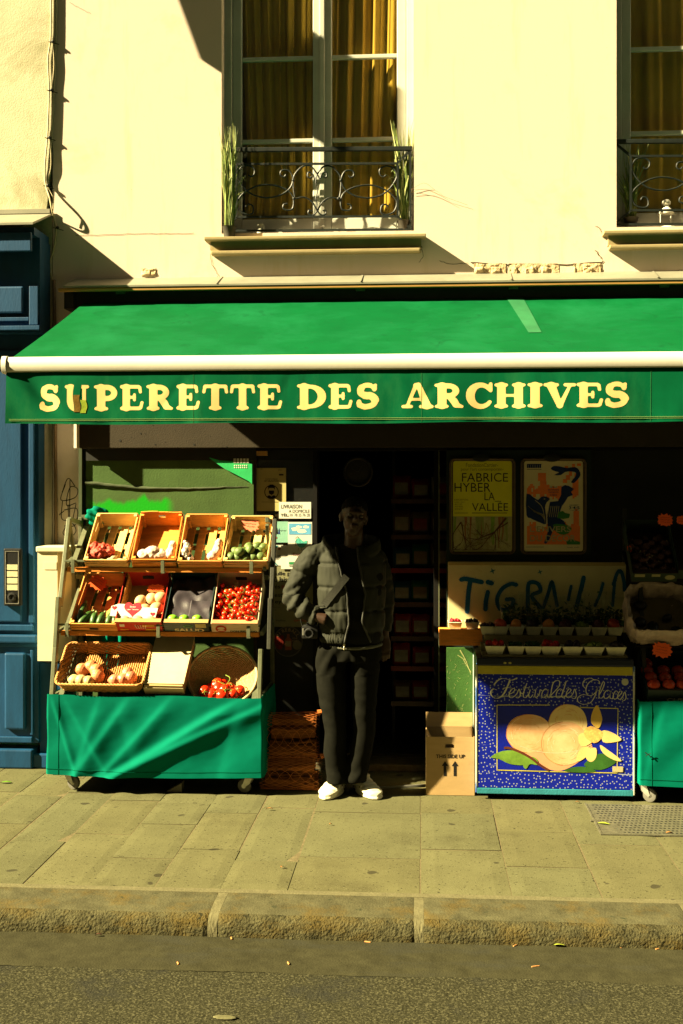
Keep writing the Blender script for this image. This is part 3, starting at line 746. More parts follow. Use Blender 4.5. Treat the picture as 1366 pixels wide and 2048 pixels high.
GL['C'] = (.88, [(arc(.47, .5, .33, .38, 40, 325, 20), [.07, .08, .08, .085, .09, .1, .11, .125, .135, .135, .135, .13, .12, .11, .1, .09, .085, .08, .075, .07, .06]), ([(.77, .68), (.77, .92)], .055)])
GL['H'] = (1.04, [stem(.25), stem(.79), serif(.03, .46, .065), serif(.03, .46, .93), serif(.58, 1.01, .065), serif(.58, 1.01, .93), ([(.3, .5), (.75, .5)], .055)])
GL['I'] = (.50, [stem(.25), serif(.03, .47, .065), serif(.03, .47, .93)])
GL['V'] = (1.04, [([(.26, .9), (.52, .14)], [.14, .09]), ([(.53, .14), (.84, .9)], [.08, .045]), serif(.02, .50, .93), serif(.64, 1.03, .93)])
LETT = [('S', 78, 121), ('U', 129, 179), ('P', 187, 235), ('E', 239, 288), ('R', 292, 347), ('E', 352, 401), ('T', 404, 457), ('T', 459, 511), ('E', 514, 565),
        ('D', 593, 653), ('E', 656, 706), ('S', 712, 759), ('A', 802, 868), ('R', 868, 928), ('C', 931, 986), ('H', 988, 1052), ('I', 1054, 1086), ('V', 1086, 1153), ('E', 1152, 1207), ('S', 1209, 1259)]
lt = MB(); cache = {}
for ch, a, c in LETT:
    if ch not in cache:
        w_, st = GL[ch]; vv, ff = sdf_shape(st, .05, .022, .2, w_)
        xs = [p[0] for p in vv]; ys = [p[1] for p in vv]
        cache[ch] = ([((p[0]-min(xs))/(max(xs)-min(xs)), (p[1]-min(ys))/(max(ys)-min(ys))) for p in vv], ff)
    vv, ff = cache[ch]; a += .9; c -= .9
    out = []
    yt = 768.5-(a-78)*.0047; yb = 823.5-(a-78)*.0068
    for u, v in vv:
        q = W(a+(c-a)*u, yb+(yt-yb)*v, VY)
        q.y = VY+vw(q.x, q.z)-.0006; out.append(q)
    lt.add(out, ff)
lt.build('lettering', CREAM, va)
dm = MB()
def wornpatch(x0, x1, y0, y1, mi, off):
    dm.grid(lambda u, v: (lambda q: Vector((q.x, VY+vw(q.x, q.z)-off, q.z)))(W(x0+(x1-x0)*u+1.5*math.sin(v*6+x0), y0+(y1-y0)*v, VY)), 8, 10, mi)
wornpatch(147, 162, 770, 825, 0, .0012); wornpatch(148, 160, 790, 824, 1, .0020); wornpatch(162, 173, 800, 826, 2, .0016)
dm.build('worn_patch', [GRNV, mat('worn_brown', (.17, .10, .02), .9, .3, 20), mat('worn_olive', (.3, .38, .04), .9, .3, 20)], va)
for X0, X1 in ((-1.95, -1.0), (1.7, .9)):
    ar = MB(); s_ = 1 if X1 > X0 else -1
    e_ = Vector((X1+s_*.18, 6.85, 2.70)); ar.bar((X0, 7.42, 2.86), e_, .055, .04, bev=.01); ar.bar(e_, (X1-s_*.35, 6.09, 2.49), .05, .035, bev=.01); ar.tube([e_-Vector((0, 0, .04)), e_+Vector((0, 0, .04))], .035, 12)
    ar.build('folding_arm', WHT, aw)
for px in (237, 720, 1028, 1332):
    x = W(px, 580, 7.36).x; br = MB(); br.box(x-.03, x+.03, 7.40, 7.4195, 3.10, 3.125, bev=.004); br.build('mounting_bracket', mat('bracket_green', (.06, .1, .05), .5), aw)
# ------------------------------------------------------------------ shopfront
vs_.exposure = 2.45
sf = thing('shopfront', 'green painted shopfront with roller box and dark doorway under the awning', 'shopfront', (.5, 7.42, 0))
def part(name, m, fn, par=None, smooth=None):
    q = MB(); fn(q); return q.build(name, m, par or sf, smooth)
zrb = W(300, 896, 7.36).z
part('roller_box', BRN, lambda q: q.box(W(158, 870, 7.36).x, 3.0, 7.36, 7.62, zrb, 2.75, bev=.004))
part('roller_box_end', WHT, lambda q: pbox(q, 147.5, 800, 153, 896, 7.30, 7.36))
part('pitted_holes', BLK, lambda q: [disc(q, x, y, .8*s, 1.1*s, 7.3585, n=7, wob=.5) for x, y, s in [(240, 881, 2.4), (281, 867, 1.5), (290, 867, 1), (310, 889, 1.5), (388, 889, 2), (305, 850, 1), (350, 860, .8), (262, 874, .8), (453, 893, 1.2), (330, 884, .8), (214, 866, .7), (420, 872, .7)]])
GP = part('shutter_panel', GPAN, lambda q: pbox(q, 172, 880, 507, 1560, 7.42, 7.45))
def seam(q):
    q.grid(lambda u, v: W(170+325*u, 961+16*u+6*math.sin(u*4)+(8-6*u)*v + 1.5*noise.noise(Vector((u*18, v, 0))), 7.42-.014*(1-u)*math.sin(v*3.1)-.003), 60, 3)
part('peeling_seam', GPOST, seam, GP)
def soft_spray(m):
    n = m.node_tree.nodes; l = m.node_tree.links; b = n['Principled BSDF']
    src = b.inputs['Base Color'].links[0].from_socket
    tc = n.new('ShaderNodeTexCoord'); sx = n.new('ShaderNodeSeparateXYZ'); l.new(tc.outputs['Object'], sx.inputs[0])
    cx_ = n.new('ShaderNodeCombineXYZ'); l.new(sx.outputs['X'], cx_.inputs['X'])
    nz = n.new('ShaderNodeTexNoise'); nz.inputs['Scale'].default_value = 7.5; nz.inputs['Detail'].default_value = 2; l.new(cx_.outputs[0], nz.inputs['Vector'])
    def mth(op, a, b_):
        q = n.new('ShaderNodeMath'); q.operation = op
        for k, v in enumerate((a, b_)):
            if isinstance(v, (int, float)): q.inputs[k].default_value = v
            else: l.new(v, q.inputs[k])
        return q.outputs[0]
    top = mth('ADD', mth('MULTIPLY', nz.outputs['Fac'], .22), W(250, 1022, 7.42).z-.035)
    dz = mth('SUBTRACT', top, sx.outputs['Z'])
    nf = n.new('ShaderNodeTexNoise'); nf.inputs['Scale'].default_value = 160; l.new(tc.outputs['Object'], nf.inputs['Vector'])
    dz = mth('ADD', dz, mth('MULTIPLY', mth('SUBTRACT', nf.outputs['Fac'], .5), .03))
    mr = n.new('ShaderNodeMapRange'); mr.interpolation_type = 'SMOOTHSTEP'; mr.inputs['From Min'].default_value = -.012; mr.inputs['From Max'].default_value = .028; l.new(dz, mr.inputs['Value'])
    ax = mth('ABSOLUTE', mth('SUBTRACT', sx.outputs['X'], W(262, 1000, 7.42).x-.5), 0)
    lowz = mth('GREATER_THAN', sx.outputs['Z'], 1.60)
    mr2 = n.new('ShaderNodeMapRange'); mr2.interpolation_type = 'SMOOTHSTEP'; mr2.inputs['From Min'].default_value = .30; mr2.inputs['From Max'].default_value = .22; l.new(ax, mr2.inputs['Value'])
    mx = n.new('ShaderNodeMix'); mx.data_type = 'RGBA'; mx.inputs['B'].default_value = (.005, .30, .005, 1)
    l.new(src, mx.inputs['A']); l.new(mth('MULTIPLY', mth('MULTIPLY', mr.outputs['Result'], lowz), mr2.outputs['Result']), mx.inputs['Factor']); l.new(mx.outputs['Result'], b.inputs['Base Color'])
soft_spray(GPAN)
part('gap_and_shadow_strip', BLK, lambda q: (pbox(q, 163, 896, 172, 1560, 7.43, 7.5), pbox(q, 172, 890, 512, 921, 7.405, 7.4195)), sf)  # black side gap, plus a black strip painted as the roller box's shadow
part('left_post', GPOST, lambda q: pbox(q, 157, 896, 163.5, 1560, 7.40, 7.5))
STK = mat('green_sticker', (.02, .42, .12), .6, .2, 10, .1)
def torn(q):
    poly(q, [(418, 915), (440, 921), (470, 923), (492, 926), (504, 928), (504, 968), (497, 962), (470, 948), (450, 938), (432, 926)], 7.404)
tn = part('torn_sticker', STK, torn, GP)
part('sticker_print', mat('sticker_white', (.6, .6, .5), .7), lambda q: ([pbox(q, 467+k*6.5, 917, 471.5+k*6.5, 926, 7.4025, 7.4035) for k in range(5)] + [disc(q, 469+k*4, 931+j*4, 1.4, 1.4, 7.4025, n=8) for k in range(7) for j in range(2)]), tn)
part('brown_post', mat('brown_post_paint', (.05, .03, .018), .6), lambda q: pbox(q, 505, 896, 512, 1560, 7.435, 7.475, bev=.003))
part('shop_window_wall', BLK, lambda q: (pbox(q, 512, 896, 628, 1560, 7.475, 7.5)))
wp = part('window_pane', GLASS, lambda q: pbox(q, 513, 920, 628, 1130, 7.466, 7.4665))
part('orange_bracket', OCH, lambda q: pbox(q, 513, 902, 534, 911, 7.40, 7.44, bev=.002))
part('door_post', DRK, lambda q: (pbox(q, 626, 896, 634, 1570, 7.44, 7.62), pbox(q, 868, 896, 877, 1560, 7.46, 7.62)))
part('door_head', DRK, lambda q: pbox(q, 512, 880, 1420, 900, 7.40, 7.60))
part('door_edge_trim', FRM, lambda q: pbox(q, 877, 900, 879, 1500, 7.43, 7.46))
ths = part('threshold', mat('threshold_stone', (.14, .12, .07), .7, .3, 20), lambda q: (q.box(W(628, 1570, 7.42).x, W(868, 1570, 7.42).x, 7.42, 7.66, 0, .045, bev=.008)))
part('green_wall', GDK, lambda q: (pbox(q, 893, 896, 1182, 1560, 7.40, 7.45)))
part('side_panel', mat('scuffed_green_panel', (.03, .09, .015), .6, .25, 5, .3), lambda q: q.box(W(893, 1400, 7.28).x, W(940, 1400, 7.28).x+.03, 7.28, 7.31, 0, W(900, 1296, 7.28).z))
def scr(q):
    r = random.Random(5)
    for _ in range(60):
        x, y = r.uniform(895, 942), r.uniform(1310, 1450); a = r.uniform(0, 6.3); L = r.uniform(1, 6)
        ribbon(q, [(x, y), (x+L*math.cos(a), y+L*math.sin(a))], .22, 7.2785, sm=0)
    ribbon(q, [(920, 1300), (932, 1322), (942, 1350)], 1.3, 7.2782, taper=True); ribbon(q, [(926, 1318), (942, 1345)], .8, 7.2781); ribbon(q, [(915, 1310), (930, 1320)], .7, 7.2781)
part('scratches', mat('scratch_pale', (.3, .32, .12), .8), scr)
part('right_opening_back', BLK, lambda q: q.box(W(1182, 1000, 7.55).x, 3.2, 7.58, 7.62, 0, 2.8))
# ------------------------------------------------------------------ tag on the side wall
tg = MB()
for pts in ([(124, 985), (136, 957), (150, 972)], [(131, 968), (122, 1000), (150, 995), (155, 978), (140, 975), (133, 1010), (152, 1006)], [(125, 1002), (123, 1036), (136, 1038), (136, 1010)], [(128, 1020), (154, 1018), (150, 1050), (128, 1052)], [(152, 1008), (146, 1040), (156, 1036)],
            [(136, 1048), (126, 1066), (140, 1074), (152, 1062), (144, 1046), (136, 1056)], [(133, 1070), (146, 1092)], [(140, 960), (139, 1050)], [(118, 1030), (128, 1022)]):
    ribbon(tg, [(x, y-0) for x, y in pts], .8, 7.4975)
tg.build('graffiti_tag', INK, bld)
part('downpipe', mat('brown_pipe', (.16, .10, .05), .6), lambda q: q.tube([W(108, 560, 7.47), W(110, 700, 7.47), W(112, 1100, 7.47), (W(112, 1100, 7.47).x, 7.47, 0.02)], .012, 8), bld, True)
# ------------------------------------------------------------------ posters and notices
PAPY = mat('yellowed_paper', (.50, .42, .17), .8, .06, 6, .05)
PAPW = mat('white_paper', (.72, .70, .60), .8, .05, 6, .05)
def sheet(name, label, x0, y0, x1, y1, Y, m, cat='poster', th=.0015):
    q = MB(); pbox(q, x0, y0, x1, y1, Y, Y+th)
    o = single(q, name, m, label, cat, group=None); ORG[o.name] = o.location.copy(); return o
def ink(par, name, m, fn): 
    q = MB(); fn(q); return q.build(name, m, par)
o = sheet('mask_poster', 'yellow notice with a round masked face pictogram behind the shop glass', 512, 936, 572, 1022, 7.460, PAPY)
def maskpic(q, Y=7.4592):
    n_ = 30; a = [(543+13.5*math.cos(2*math.pi*k/n_), 984+13.5*math.sin(2*math.pi*k/n_)) for k in range(n_)]
    ribbon(q, a + a[:2], .8, Y, sm=0)
    poly(q, [(537, 980), (536, 973), (540, 969), (546, 969), (550, 973), (549, 980), (547.5, 976), (538.5, 976)], Y)
    poly(q, [(537.5, 981), (548.5, 981), (548, 987), (543, 990), (538, 987)], Y)
    poly(q, [(533, 994), (538, 990), (543, 993), (548, 990), (553, 994), (548, 996.5), (538, 996.5)], Y)
    put_text(q, 'ICI LE PORT DU MASQUE', 531, 957, 555, 959.6, Y, bold=.02); put_text(q, 'EST OBLIGATOIRE', 529, 960.6, 557, 963.4, Y, bold=.02)
    pbox(q, 558, 948, 567, 951, Y, Y+.0003); ribbon(q, [(523, 1004), (558, 1004)], .3, Y, sm=0); ribbon(q, [(537, 1000), (549, 1000)], .25, Y, sm=0)
    ribbon(q, [(520, 938), (525, 938)], .4, Y, sm=0); ribbon(q, [(556, 940), (564, 940)], .4, Y, sm=0)
ink(o, 'printed_notice', INK, maskpic)
o = sheet('delivery_notice', 'handwritten white sign LIVRAISON A DOMICILE above the small cards', 558, 1004, 622, 1037, 7.455, PAPW, 'notice')
def dl(q, Y=7.454):
    put_text(q, 'LIVRAISON', 562, 1009, 604, 1017, Y, bold=.004, shear=.1); put_text(q, 'A DOMICILE', 577, 1019, 619, 1025.5, Y, bold=.0, shear=.05)
    put_text(q, 'TÉL:', 561, 1026, 578, 1033, Y, bold=.02); put_text(q, '01 78 35 76 28', 580, 1027, 619, 1033, Y)
ink(o, 'handwriting', mat('ink_grey', (.08, .08, .06), .8), dl)
o = sheet('turquoise_card', 'small turquoise card with red figures on the shop glass', 543, 1043, 576, 1085, 7.461, mat('turquoise_paper', (.25, .50, .38), .8, .1), 'card')
ink(o, 'card_print', [mat('print_red', (.5, .06, .03), .8), INK, mat('print_navy', (.03, .06, .2), .8)], lambda q: ([poly(q, [(548+k*4, 1068), (550+k*4, 1053+k), (552+k*4, 1068)], 7.4602, k % 3) for k in range(3)], pbox(q, 545, 1074, 554, 1077, 7.4599, 7.4604, 0), put_text(q, 'ICI RETRAIT', 556, 1060, 572, 1062.5, 7.4602, 1)))
o = sheet('striped_card', 'white card with teal corner stripes reading LA VIE DU QUARTIER', 543, 1090, 566, 1131, 7.461, PAPW, 'card')
ink(o, 'card_print', [mat('print_teal', (.02, .22, .26), .8), INK, MATS['print_red']], lambda q: (poly(q, [(543, 1091), (551, 1091), (543, 1099)], 7.4602), poly(q, [(553, 1091), (557, 1091), (543, 1105), (543, 1101)], 7.4602), poly(q, [(543, 1122), (551, 1130.5), (543, 1130.5)], 7.4602), poly(q, [(543, 1117), (556, 1130.5), (553, 1130.5), (543, 1120)], 7.4602),
    put_text(q, 'LA VIE', 547, 1110, 562, 1113.5, 7.4602, 1, .01), put_text(q, 'DU', 550, 1116, 558, 1119.5, 7.4602, 1, .01), poly(q, [(556, 1097), (562, 1095), (561, 1099), (557, 1100)], 7.4602, 2)))
o = sheet('long_notice', 'tall olive poster reading Nulle part, partly behind the man', 538, 1131, 636, 1254, 7.4635, mat('olive_poster_paper', (.23, .22, .12), .8, .08), 'poster')
def nl(q, Y=7.4625):
    for t, x1, y in (('Nulle part', 597, 1143), ('où laisser vos', 613, 1156), ('clés', 560, 1169), ('Testez', 577, 1186), ('KeyNest !', 599, 1199)):
        put_text(q, t, 541, y-(2.5 if t[0] == 'o' else 0), x1, y+(10 if t[:2] in ('Nu', 'Ke') else 8), Y, bold=.012)
    put_text(q, 'keynest.com', 541, 1213, 560, 1216, Y); ribbon(q, [(541, 1220), (553, 1220)], .3, Y, sm=0); put_text(q, 'KeyNest', 553, 1239, 571, 1243.5, Y)
no = ink(o, 'printed_words', INK, nl)
ink(o, 'red_word', MATS['print_red'], lambda q: put_text(q, 'airbnb', 563, 1168, 592, 1177, 7.4622, bold=.012))
ink(o, 'red_word', MATS['print_red'], lambda q: put_text(q, 'carrefour', 588, 1238, 616, 1243, 7.4622, bold=.01))
ink(o, 'bird_emblem', mat('emblem_green', (.05, .3, .15), .8), lambda q: poly(q, [(541, 1240), (543, 1237), (547, 1239), (550, 1237), (548, 1244), (543, 1245)], 7.4622))
o = sheet('bird_poster', 'white poster with a turquoise bird under a blue sky band, bright in the sun', 576, 1044, 624, 1131, 7.452, PAPW)
o2 = sheet('blank_sheet', 'blank white sheet partly under the bird poster', 562, 1091, 602, 1138, 7.4555, PAPW, 'sheet')
def bp_(q, Y=7.451):
    pbox(q, 578, 1047, 622, 1069, Y, Y+.0005, 0)
    poly(q, [(593, 1078), (598, 1076), (602, 1079), (607, 1083), (614, 1081), (612, 1090), (607, 1095), (600, 1095), (595, 1091), (593, 1086), (590, 1084)], Y-.0003, 1, 3)
    ribbon(q, [(594, 1079), (591, 1085), (592, 1092)], .5, Y-.0004, 3); ribbon(q, [(597, 1096), (596, 1101)], .4, Y-.0004, 3); ribbon(q, [(603, 1096), (603, 1101)], .4, Y-.0004, 3)
    ribbon(q, [(590, 1077), (595, 1073), (598, 1077)], .4, Y-.0004, 3); ribbon(q, [(599, 1080), (601, 1086), (607, 1087)], .4, Y-.0006, 2)
    for x, y, s in ((590, 1058, 7), (604, 1062, 9), (612, 1054, 6), (598, 1054, 6)): disc(q, x, y, s, s*.5, Y-.0002, 4, wob=.3)
    pbox(q, 578, 1124, 622, 1129, Y, Y+.0005, 5)
ink(o, 'poster_print', [mat('print_sky', (.12, .38, .62), .8, .2, 12), mat('print_turquoise', (.10, .48, .38), .8, .15, 30), mat('print_wing', (.05, .3, .28), .8), MATS['ink_grey'], PAPW, mat('print_green', (.03, .25, .08), .8)], bp_)
ink(o, 'poster_word', mat('print_pinkgrey', (.35, .15, .12), .8), lambda q: put_text(q, 'KeyNest', 586, 1105, 618, 1114, 7.4505, bold=.0))
# round sticker
st_ = MB(); disc(st_, 576, 1283, 30, 31, 7.4655, n=40)
c0 = W(576, 1283, 7.4655)
st_ = MB(); st_.lathe([(0, 0), (.098, 0), (.1, .001), (.098, .002), (0, .002)], 40, M=Matrix.Translation(c0 + Vector((0, .003, 0))) @ Matrix.Rotation(R(90), 4, 'X'))
o = single(st_, 'round_sticker', mat('sticker_dark', (.03, .026, .02), .6), 'round dark sticker with a bottle and a red demon, low beside the man', 'sticker'); ORG[o.name] = o.location.copy()
def rs(q, Y=7.4630):
    a = [(576+28.5*math.cos(R(k*9)), 1283+29.5*math.sin(R(k*9))) for k in range(42)]
    ribbon(q, a, 1.0, Y, 1, sm=0)
    for k, ch in enumerate('FIREBALL'):
        an = R(-150 + k*17); cx_, cy_ = 576+22*math.cos(an), 1283+23*math.sin(an)
        vs0, fs0 = text_geo(ch, .02); rot = an+R(90)
        out = []
        for v in vs0:
            x, y = (v.x-.3)*9, -(v.y-.3)*9
            out.append(W(cx_+x*math.cos(rot)-y*math.sin(rot), cy_+x*math.sin(rot)+y*math.cos(rot), Y))
        q.add(out, fs0, 2)
    poly(q, [(574, 1268), (579, 1268), (579, 1275), (583, 1279), (583, 1300), (570, 1300), (570, 1279), (574, 1275)], Y, 3, 0); pbox(q, 571, 1282, 582, 1293, Y-.0006, Y-.0003, 2)
    poly(q, [(551, 1268), (556, 1274), (566, 1270), (568, 1282), (563, 1298), (553, 1296), (549, 1282)], Y, 4, 2); disc(q, 594, 1290, 9, 9.5, Y, 5)
    put_text(q, 'FINE', 585, 1275, 595, 1278.5, Y, 2); put_text(q, 'WHISKY', 584, 1280, 597, 1283.5, Y-.0005, 2)
ink(o, 'sticker_print', [INK, mat('print_grey', (.12, .11, .08), .8), mat('print_tan', (.28, .2, .1), .8), mat('print_amber', (.25, .07, .02), .6), mat('print_dark_red', (.14, .012, .006), .7), mat('print_olive', (.16, .14, .08), .8)], rs)
# framed posters
FRB = mat('bronze_frame', (.10, .065, .035), .45, .2, 20, .1, metal=.4)
def framed(label, x0, y0, x1, y1, sx0, sy0, sx1, sy1, paper):
    c_ = W((x0+x1)/2, y1, 7.38)
    t = thing('framed_poster', label, 'framed poster', c_)
    q = MB()
    def rr(q, x0, y0, x1, y1, w, Y0, r=9, mi=0):
        pts = []
        for cx_, cy_, a0 in ((x1-r, y0+r, -90), (x1-r, y1-r, 0), (x0+r, y1-r, 90), (x0+r, y0+r, 180)):
            pts += [(cx_+r*math.cos(R(a0+18*k)), cy_+r*math.sin(R(a0+18*k))) for k in range(6)]
        q.tube([W(a, b_, Y0) for a, b_ in pts], w, 6, closed=True, mi=mi)
    rr(q, x0+2, y0+2, x1-2, y1-2, .007, 7.383); rr(q, x0+6, y0+5, x1-6, y1-5, .004, 7.386, 6)
    q.build('frame', FRB, t, 40)
    q = MB(); pbox(q, x0+3, y0+3, x1-3, y1-3, 7.39, 7.398); q.build('backing', BLK, t)
    q = MB(); q.lathe([(0, 0), (.055, 0), (.055, .008), (0, .012)], 20, M=Matrix.Translation(W((x0+x1)/2-3, y0+0, 7.385)) @ Matrix.Rotation(R(90), 4, 'X') @ Matrix.Scale(.45, 4, (0, 1, 0))); q.build('top_clip', BLK, t, 40)
    q = MB(); pbox(q, sx0, sy0, sx1, sy1, 7.387, 7.3895); s = q.build('poster_sheet', paper, t)
    return t, s
PY = 7.3862
t, s = framed('framed yellow poster lettered FABRICE HYBER LA VALLÉE with tree roots below', 899, 916, 1031, 1109, 903, 922, 1024, 1103, mat('poster_yellow', (.74, .70, .03), .7, .05, 8, .03))
def fh(q):
    put_text(q, 'FondationCartier-', 932, 926, 996, 934, PY); put_text(q, "pour l'art contemporain-", 922, 935, 1007, 943, PY)
ink(s, 'small_words', mat('print_olive_dark', (.22, .18, .01), .8), fh)
def fh2(q):
    put_text(q, 'FABRICE', 924, 946, 1016, 963.5, PY, bold=-.004); put_text(q, 'HYBER', 909, 966, 981, 983.5, PY, bold=-.004)
    put_text(q, 'LA_', 969, 985, 999, 1003, PY, bold=-.004); put_text(q, 'VALLÉE', 944, 1002, 1016, 1022, PY, bold=-.004)
ink(s, 'large_words', INK, fh2)
def fh3(q):
    for k, t_ in enumerate(('EXPOSITION', '8 DÉC. 2022', 'AU 30', 'AVRIL', '2023')): put_text(q, t_, 909, 998+k*4.6, (936, 929, 924, 927, 925)[k], 1001+k*4.6, PY)
    ribbon(q, [(944, 1026), (1014, 1026)], .8, PY, sm=0); ribbon(q, [(909, 1026), (936, 1026)], .5, PY, sm=0)
ink(s, 'date_words', MATS['print_olive_dark'], fh3)
def roots(q):
    pbox(q, 903.5, 1033, 1023.5, 1102.5, PY+.0003, PY+.0008, 0)
    r = random.Random(12)
    for k in range(16):
        x = r.uniform(906, 1020); w_ = r.uniform(1.5, 5); mi = r.choice([1, 1, 2, 5])
        pts = [(min(1021, max(906, x+r.uniform(-2, 2)*j*.4)), 1034+j*r.uniform(9, 16)) for j in range(5)]
        ribbon(q, [(a, min(b_, 1101)) for a, b_ in pts], w_, PY-.0001-.0001*k*.3, mi, sm=4, taper=True)
    def root(x, y, a, L, w_, d, mi):
        pts = [(x, y)]
        for j in range(4):
            a += r.uniform(-.35, .35); x += L*math.cos(a)*.3; y += L*math.sin(a)*.3
            x = min(1021, max(906, x)); y = min(1100, max(1035, y)); pts.append((x, y))
        ribbon(q, pts, w_, PY-.0008-.0001*d, mi, sm=3, taper=True)
        if d < 3:
            for _ in range(3): root(*pts[r.choice([2, 3, 4])], a+r.uniform(-1.0, 1.0), L*.68, w_*.55, d+1, mi)
    root(922, 1044, 1.4, 36, 1.6, 0, 3); root(922, 1044, 2.2, 34, 1.4, 0, 3); root(922, 1044, .8, 30, 1.2, 0, 4); root(1012, 1036, 2.0, 60, 2.2, 0, 3); root(1016, 1045, 2.5, 40, 1.4, 0, 3)
    root(972, 1046, 1.5, 30, 1.0, 0, 4); root(972, 1046, .9, 30, 1.0, 0, 4); root(935, 1048, 1.2, 30, 1, 0, 4); root(990, 1050, 2.2, 26, .8, 0, 4)
ink(s, 'root_picture', [mat('print_pale_olive', (.42, .38, .18), .8, .2, 40), mat('print_leaf_green', (.20, .32, .05), .8, .2, 40), mat('print_moss', (.28, .32, .10), .8), mat('print_brown', (.10, .045, .025), .8), mat('print_ochre_line', (.25, .19, .06), .8), mat('print_rust', (.32, .14, .06), .8)], roots)
ORA = mat('print_orange', (.85, .22, .05), .8, .08, 30); NAVY = mat('print_deep_navy', (.015, .03, .12), .8); PGR = mat('print_mid_green', (.05, .20, .04), .8)
t, s = framed('framed cream poster lettered L\'ENVERS DU DÉCOR with navy bird and orange steps', 1041, 916, 1173, 1109, 1047, 922, 1168, 1103, mat('poster_cream', (.72, .62, .36), .7, .05, 8, .03))
def steps(q):
    r = random.Random(4)
    for x0, x1, f0, f1 in ((1054, 1162, lambda x: 962+ (0 if 1076 < x < 1092 else 14) - (20 if 1080 < x < 1088 else 0) + (10 if 1100 < x < 1120 else 0), lambda x: 992-(abs(x-1106)*.15)),):
        x = x0
        while x < 1156:
            w_ = r.choice([3, 4, 6]); t0 = 984-r.choice([0, 4, 8, 12])-18*math.exp(-((x-1084)/9)**2)-34*math.exp(-((x-1150)/8)**2); b_ = 988+r.choice([0, 3, 6, 9]) + 6*math.exp(-((x-1112)/14)**2)
            if t0 < b_-2: pbox(q, x, t0, min(x+w_, 1160), b_, PY, PY+.0005, 0)
            x += w_
    for a, b_, c_, d_ in ((1076, 946, 1092, 962), (1082, 962, 1092, 976), (1086, 976, 1110, 984), (1126, 958, 1134, 966), (1132, 950, 1140, 960), (1138, 940, 1144, 952), (1130, 932, 1136, 938), (1144, 928, 1150, 934), (1154, 927, 1162, 932), (1060, 968, 1066, 976), (1056, 974, 1060, 984)):
        pbox(q, a, b_, c_, d_, PY-.0003, PY+.0002, 0)
    x = 1054
    while x < 1160:
        w_ = r.choice([3, 5, 7]); t0 = 1052 - r.choice([0, 4, 8]) - (26 if 1142 < x < 1156 else 0) + (10 if 1070 < x < 1090 else 0)
        pbox(q, x, t0, min(x+w_, 1160), 1089, PY, PY+.0005, 0); x += w_
    # snake, snapping from the upper right
    poly(q, [(1102, 936), (1108, 932), (1120, 933), (1134, 936), (1150, 934), (1158, 940), (1161, 950), (1156, 958), (1148, 966), (1142, 964), (1150, 954), (1152, 946), (1144, 943), (1130, 944), (1122, 950), (1108, 950), (1118, 945), (1112, 943), (1104, 940)], PY-.0006, 1, 2)
    # bird on the left
    poly(q, [(1053, 988), (1066, 994), (1076, 1000), (1082, 994), (1092, 993), (1100, 998), (1094, 1004), (1090, 1014), (1092, 1030), (1092, 1048), (1082, 1046), (1068, 1040), (1060, 1036), (1053, 1030)], PY-.0006, 1, 2)
    # hand and arm with tower block sleeve
    poly(q, [(1123, 974), (1130, 970), (1138, 972), (1148, 978), (1142, 984), (1146, 990), (1136, 994), (1130, 1004), (1124, 1012), (1116, 1034), (1128, 1042), (1132, 1050), (1118, 1056), (1106, 1062), (1098, 1080), (1092, 1088), (1088, 1086), (1096, 1062), (1094, 1030), (1100, 1004), (1116, 1002), (1122, 990)], PY-.0009, 1, 0)
    for x in range(1098, 1120, 4): ribbon(q, [(x, 1012), (x-3, 1034)], .5, PY-.0013, 3, sm=0)
    poly(q, [(1116, 1024), (1126, 1022), (1130, 1026), (1140, 1028), (1138, 1036), (1126, 1038), (1114, 1036)], PY-.0012, 2, 0)
    poly(q, [(1106, 1050), (1118, 1048), (1140, 1052), (1142, 1062), (1128, 1070), (1112, 1064)], PY-.0012, 2, 2)
    poly(q, [(1132, 1082), (1142, 1078), (1160, 1084), (1160, 1089), (1134, 1089)], PY-.0012, 2)
    for k in range(7): ribbon(q, [(1056+k*2, 1012+k*2), (1070+k*3, 1024+k), (1090, 1034+k*2)], .35, PY-.001, 3, sm=3)
    ribbon(q, [(1070, 1000), (1084, 1014), (1090, 1040)], .6, PY-.0011, 3); disc(q, 1089, 998, 1.5, 1.2, PY-.0012, 3)
ink(s, 'picture', [ORA, NAVY, PGR, mat('print_cream_line', (.45, .38, .2), .8)], steps)
def lw(q):
    put_text(q, "L'ENVERS", 1060, 1052, 1142, 1064, PY-.0018, bold=.012); put_text(q, 'DU DÉCOR', 1060, 1067, 1151, 1083, PY-.0018, bold=.012)
ink(s, 'title_words', MATS['print_cream_line'], lw)
def lw2(q):
    for k, t_ in enumerate(('Quand', 'les artisans', 'repeignent', 'la Seine')): put_text(q, t_, (1101, 1096, 1097, 1100)[k], 972+k*5.2, (1114, 1118, 1117, 1114)[k], 976+k*5.2, PY-.0016)
    put_text(q, 'OUVERT', 1139, 1009, 1157, 1011.5, PY-.0004, bold=.01); put_text(q, '3·4·5', 1138, 1012.5, 1159, 1018.5, PY-.0004, bold=.015); put_text(q, 'JUIN 2022', 1141, 1020, 1157, 1022, PY-.0004)
    for k in range(8): pbox(q, 1054+k*3.6, 929, 1057+k*3.6, 936, PY, PY+.0005)
    pbox(q, 1054, 928, 1083, 929.5, PY-.0004, PY); ribbon(q, [(1054, 939), (1083, 939)], .4, PY, sm=0); ribbon(q, [(1052, 1094), (1088, 1094)], .4, PY, sm=0); put_text(q, 'musée  social', 1134, 1093, 1158, 1095.5, PY)
ink(s, 'small_words', NAVY, lw2)
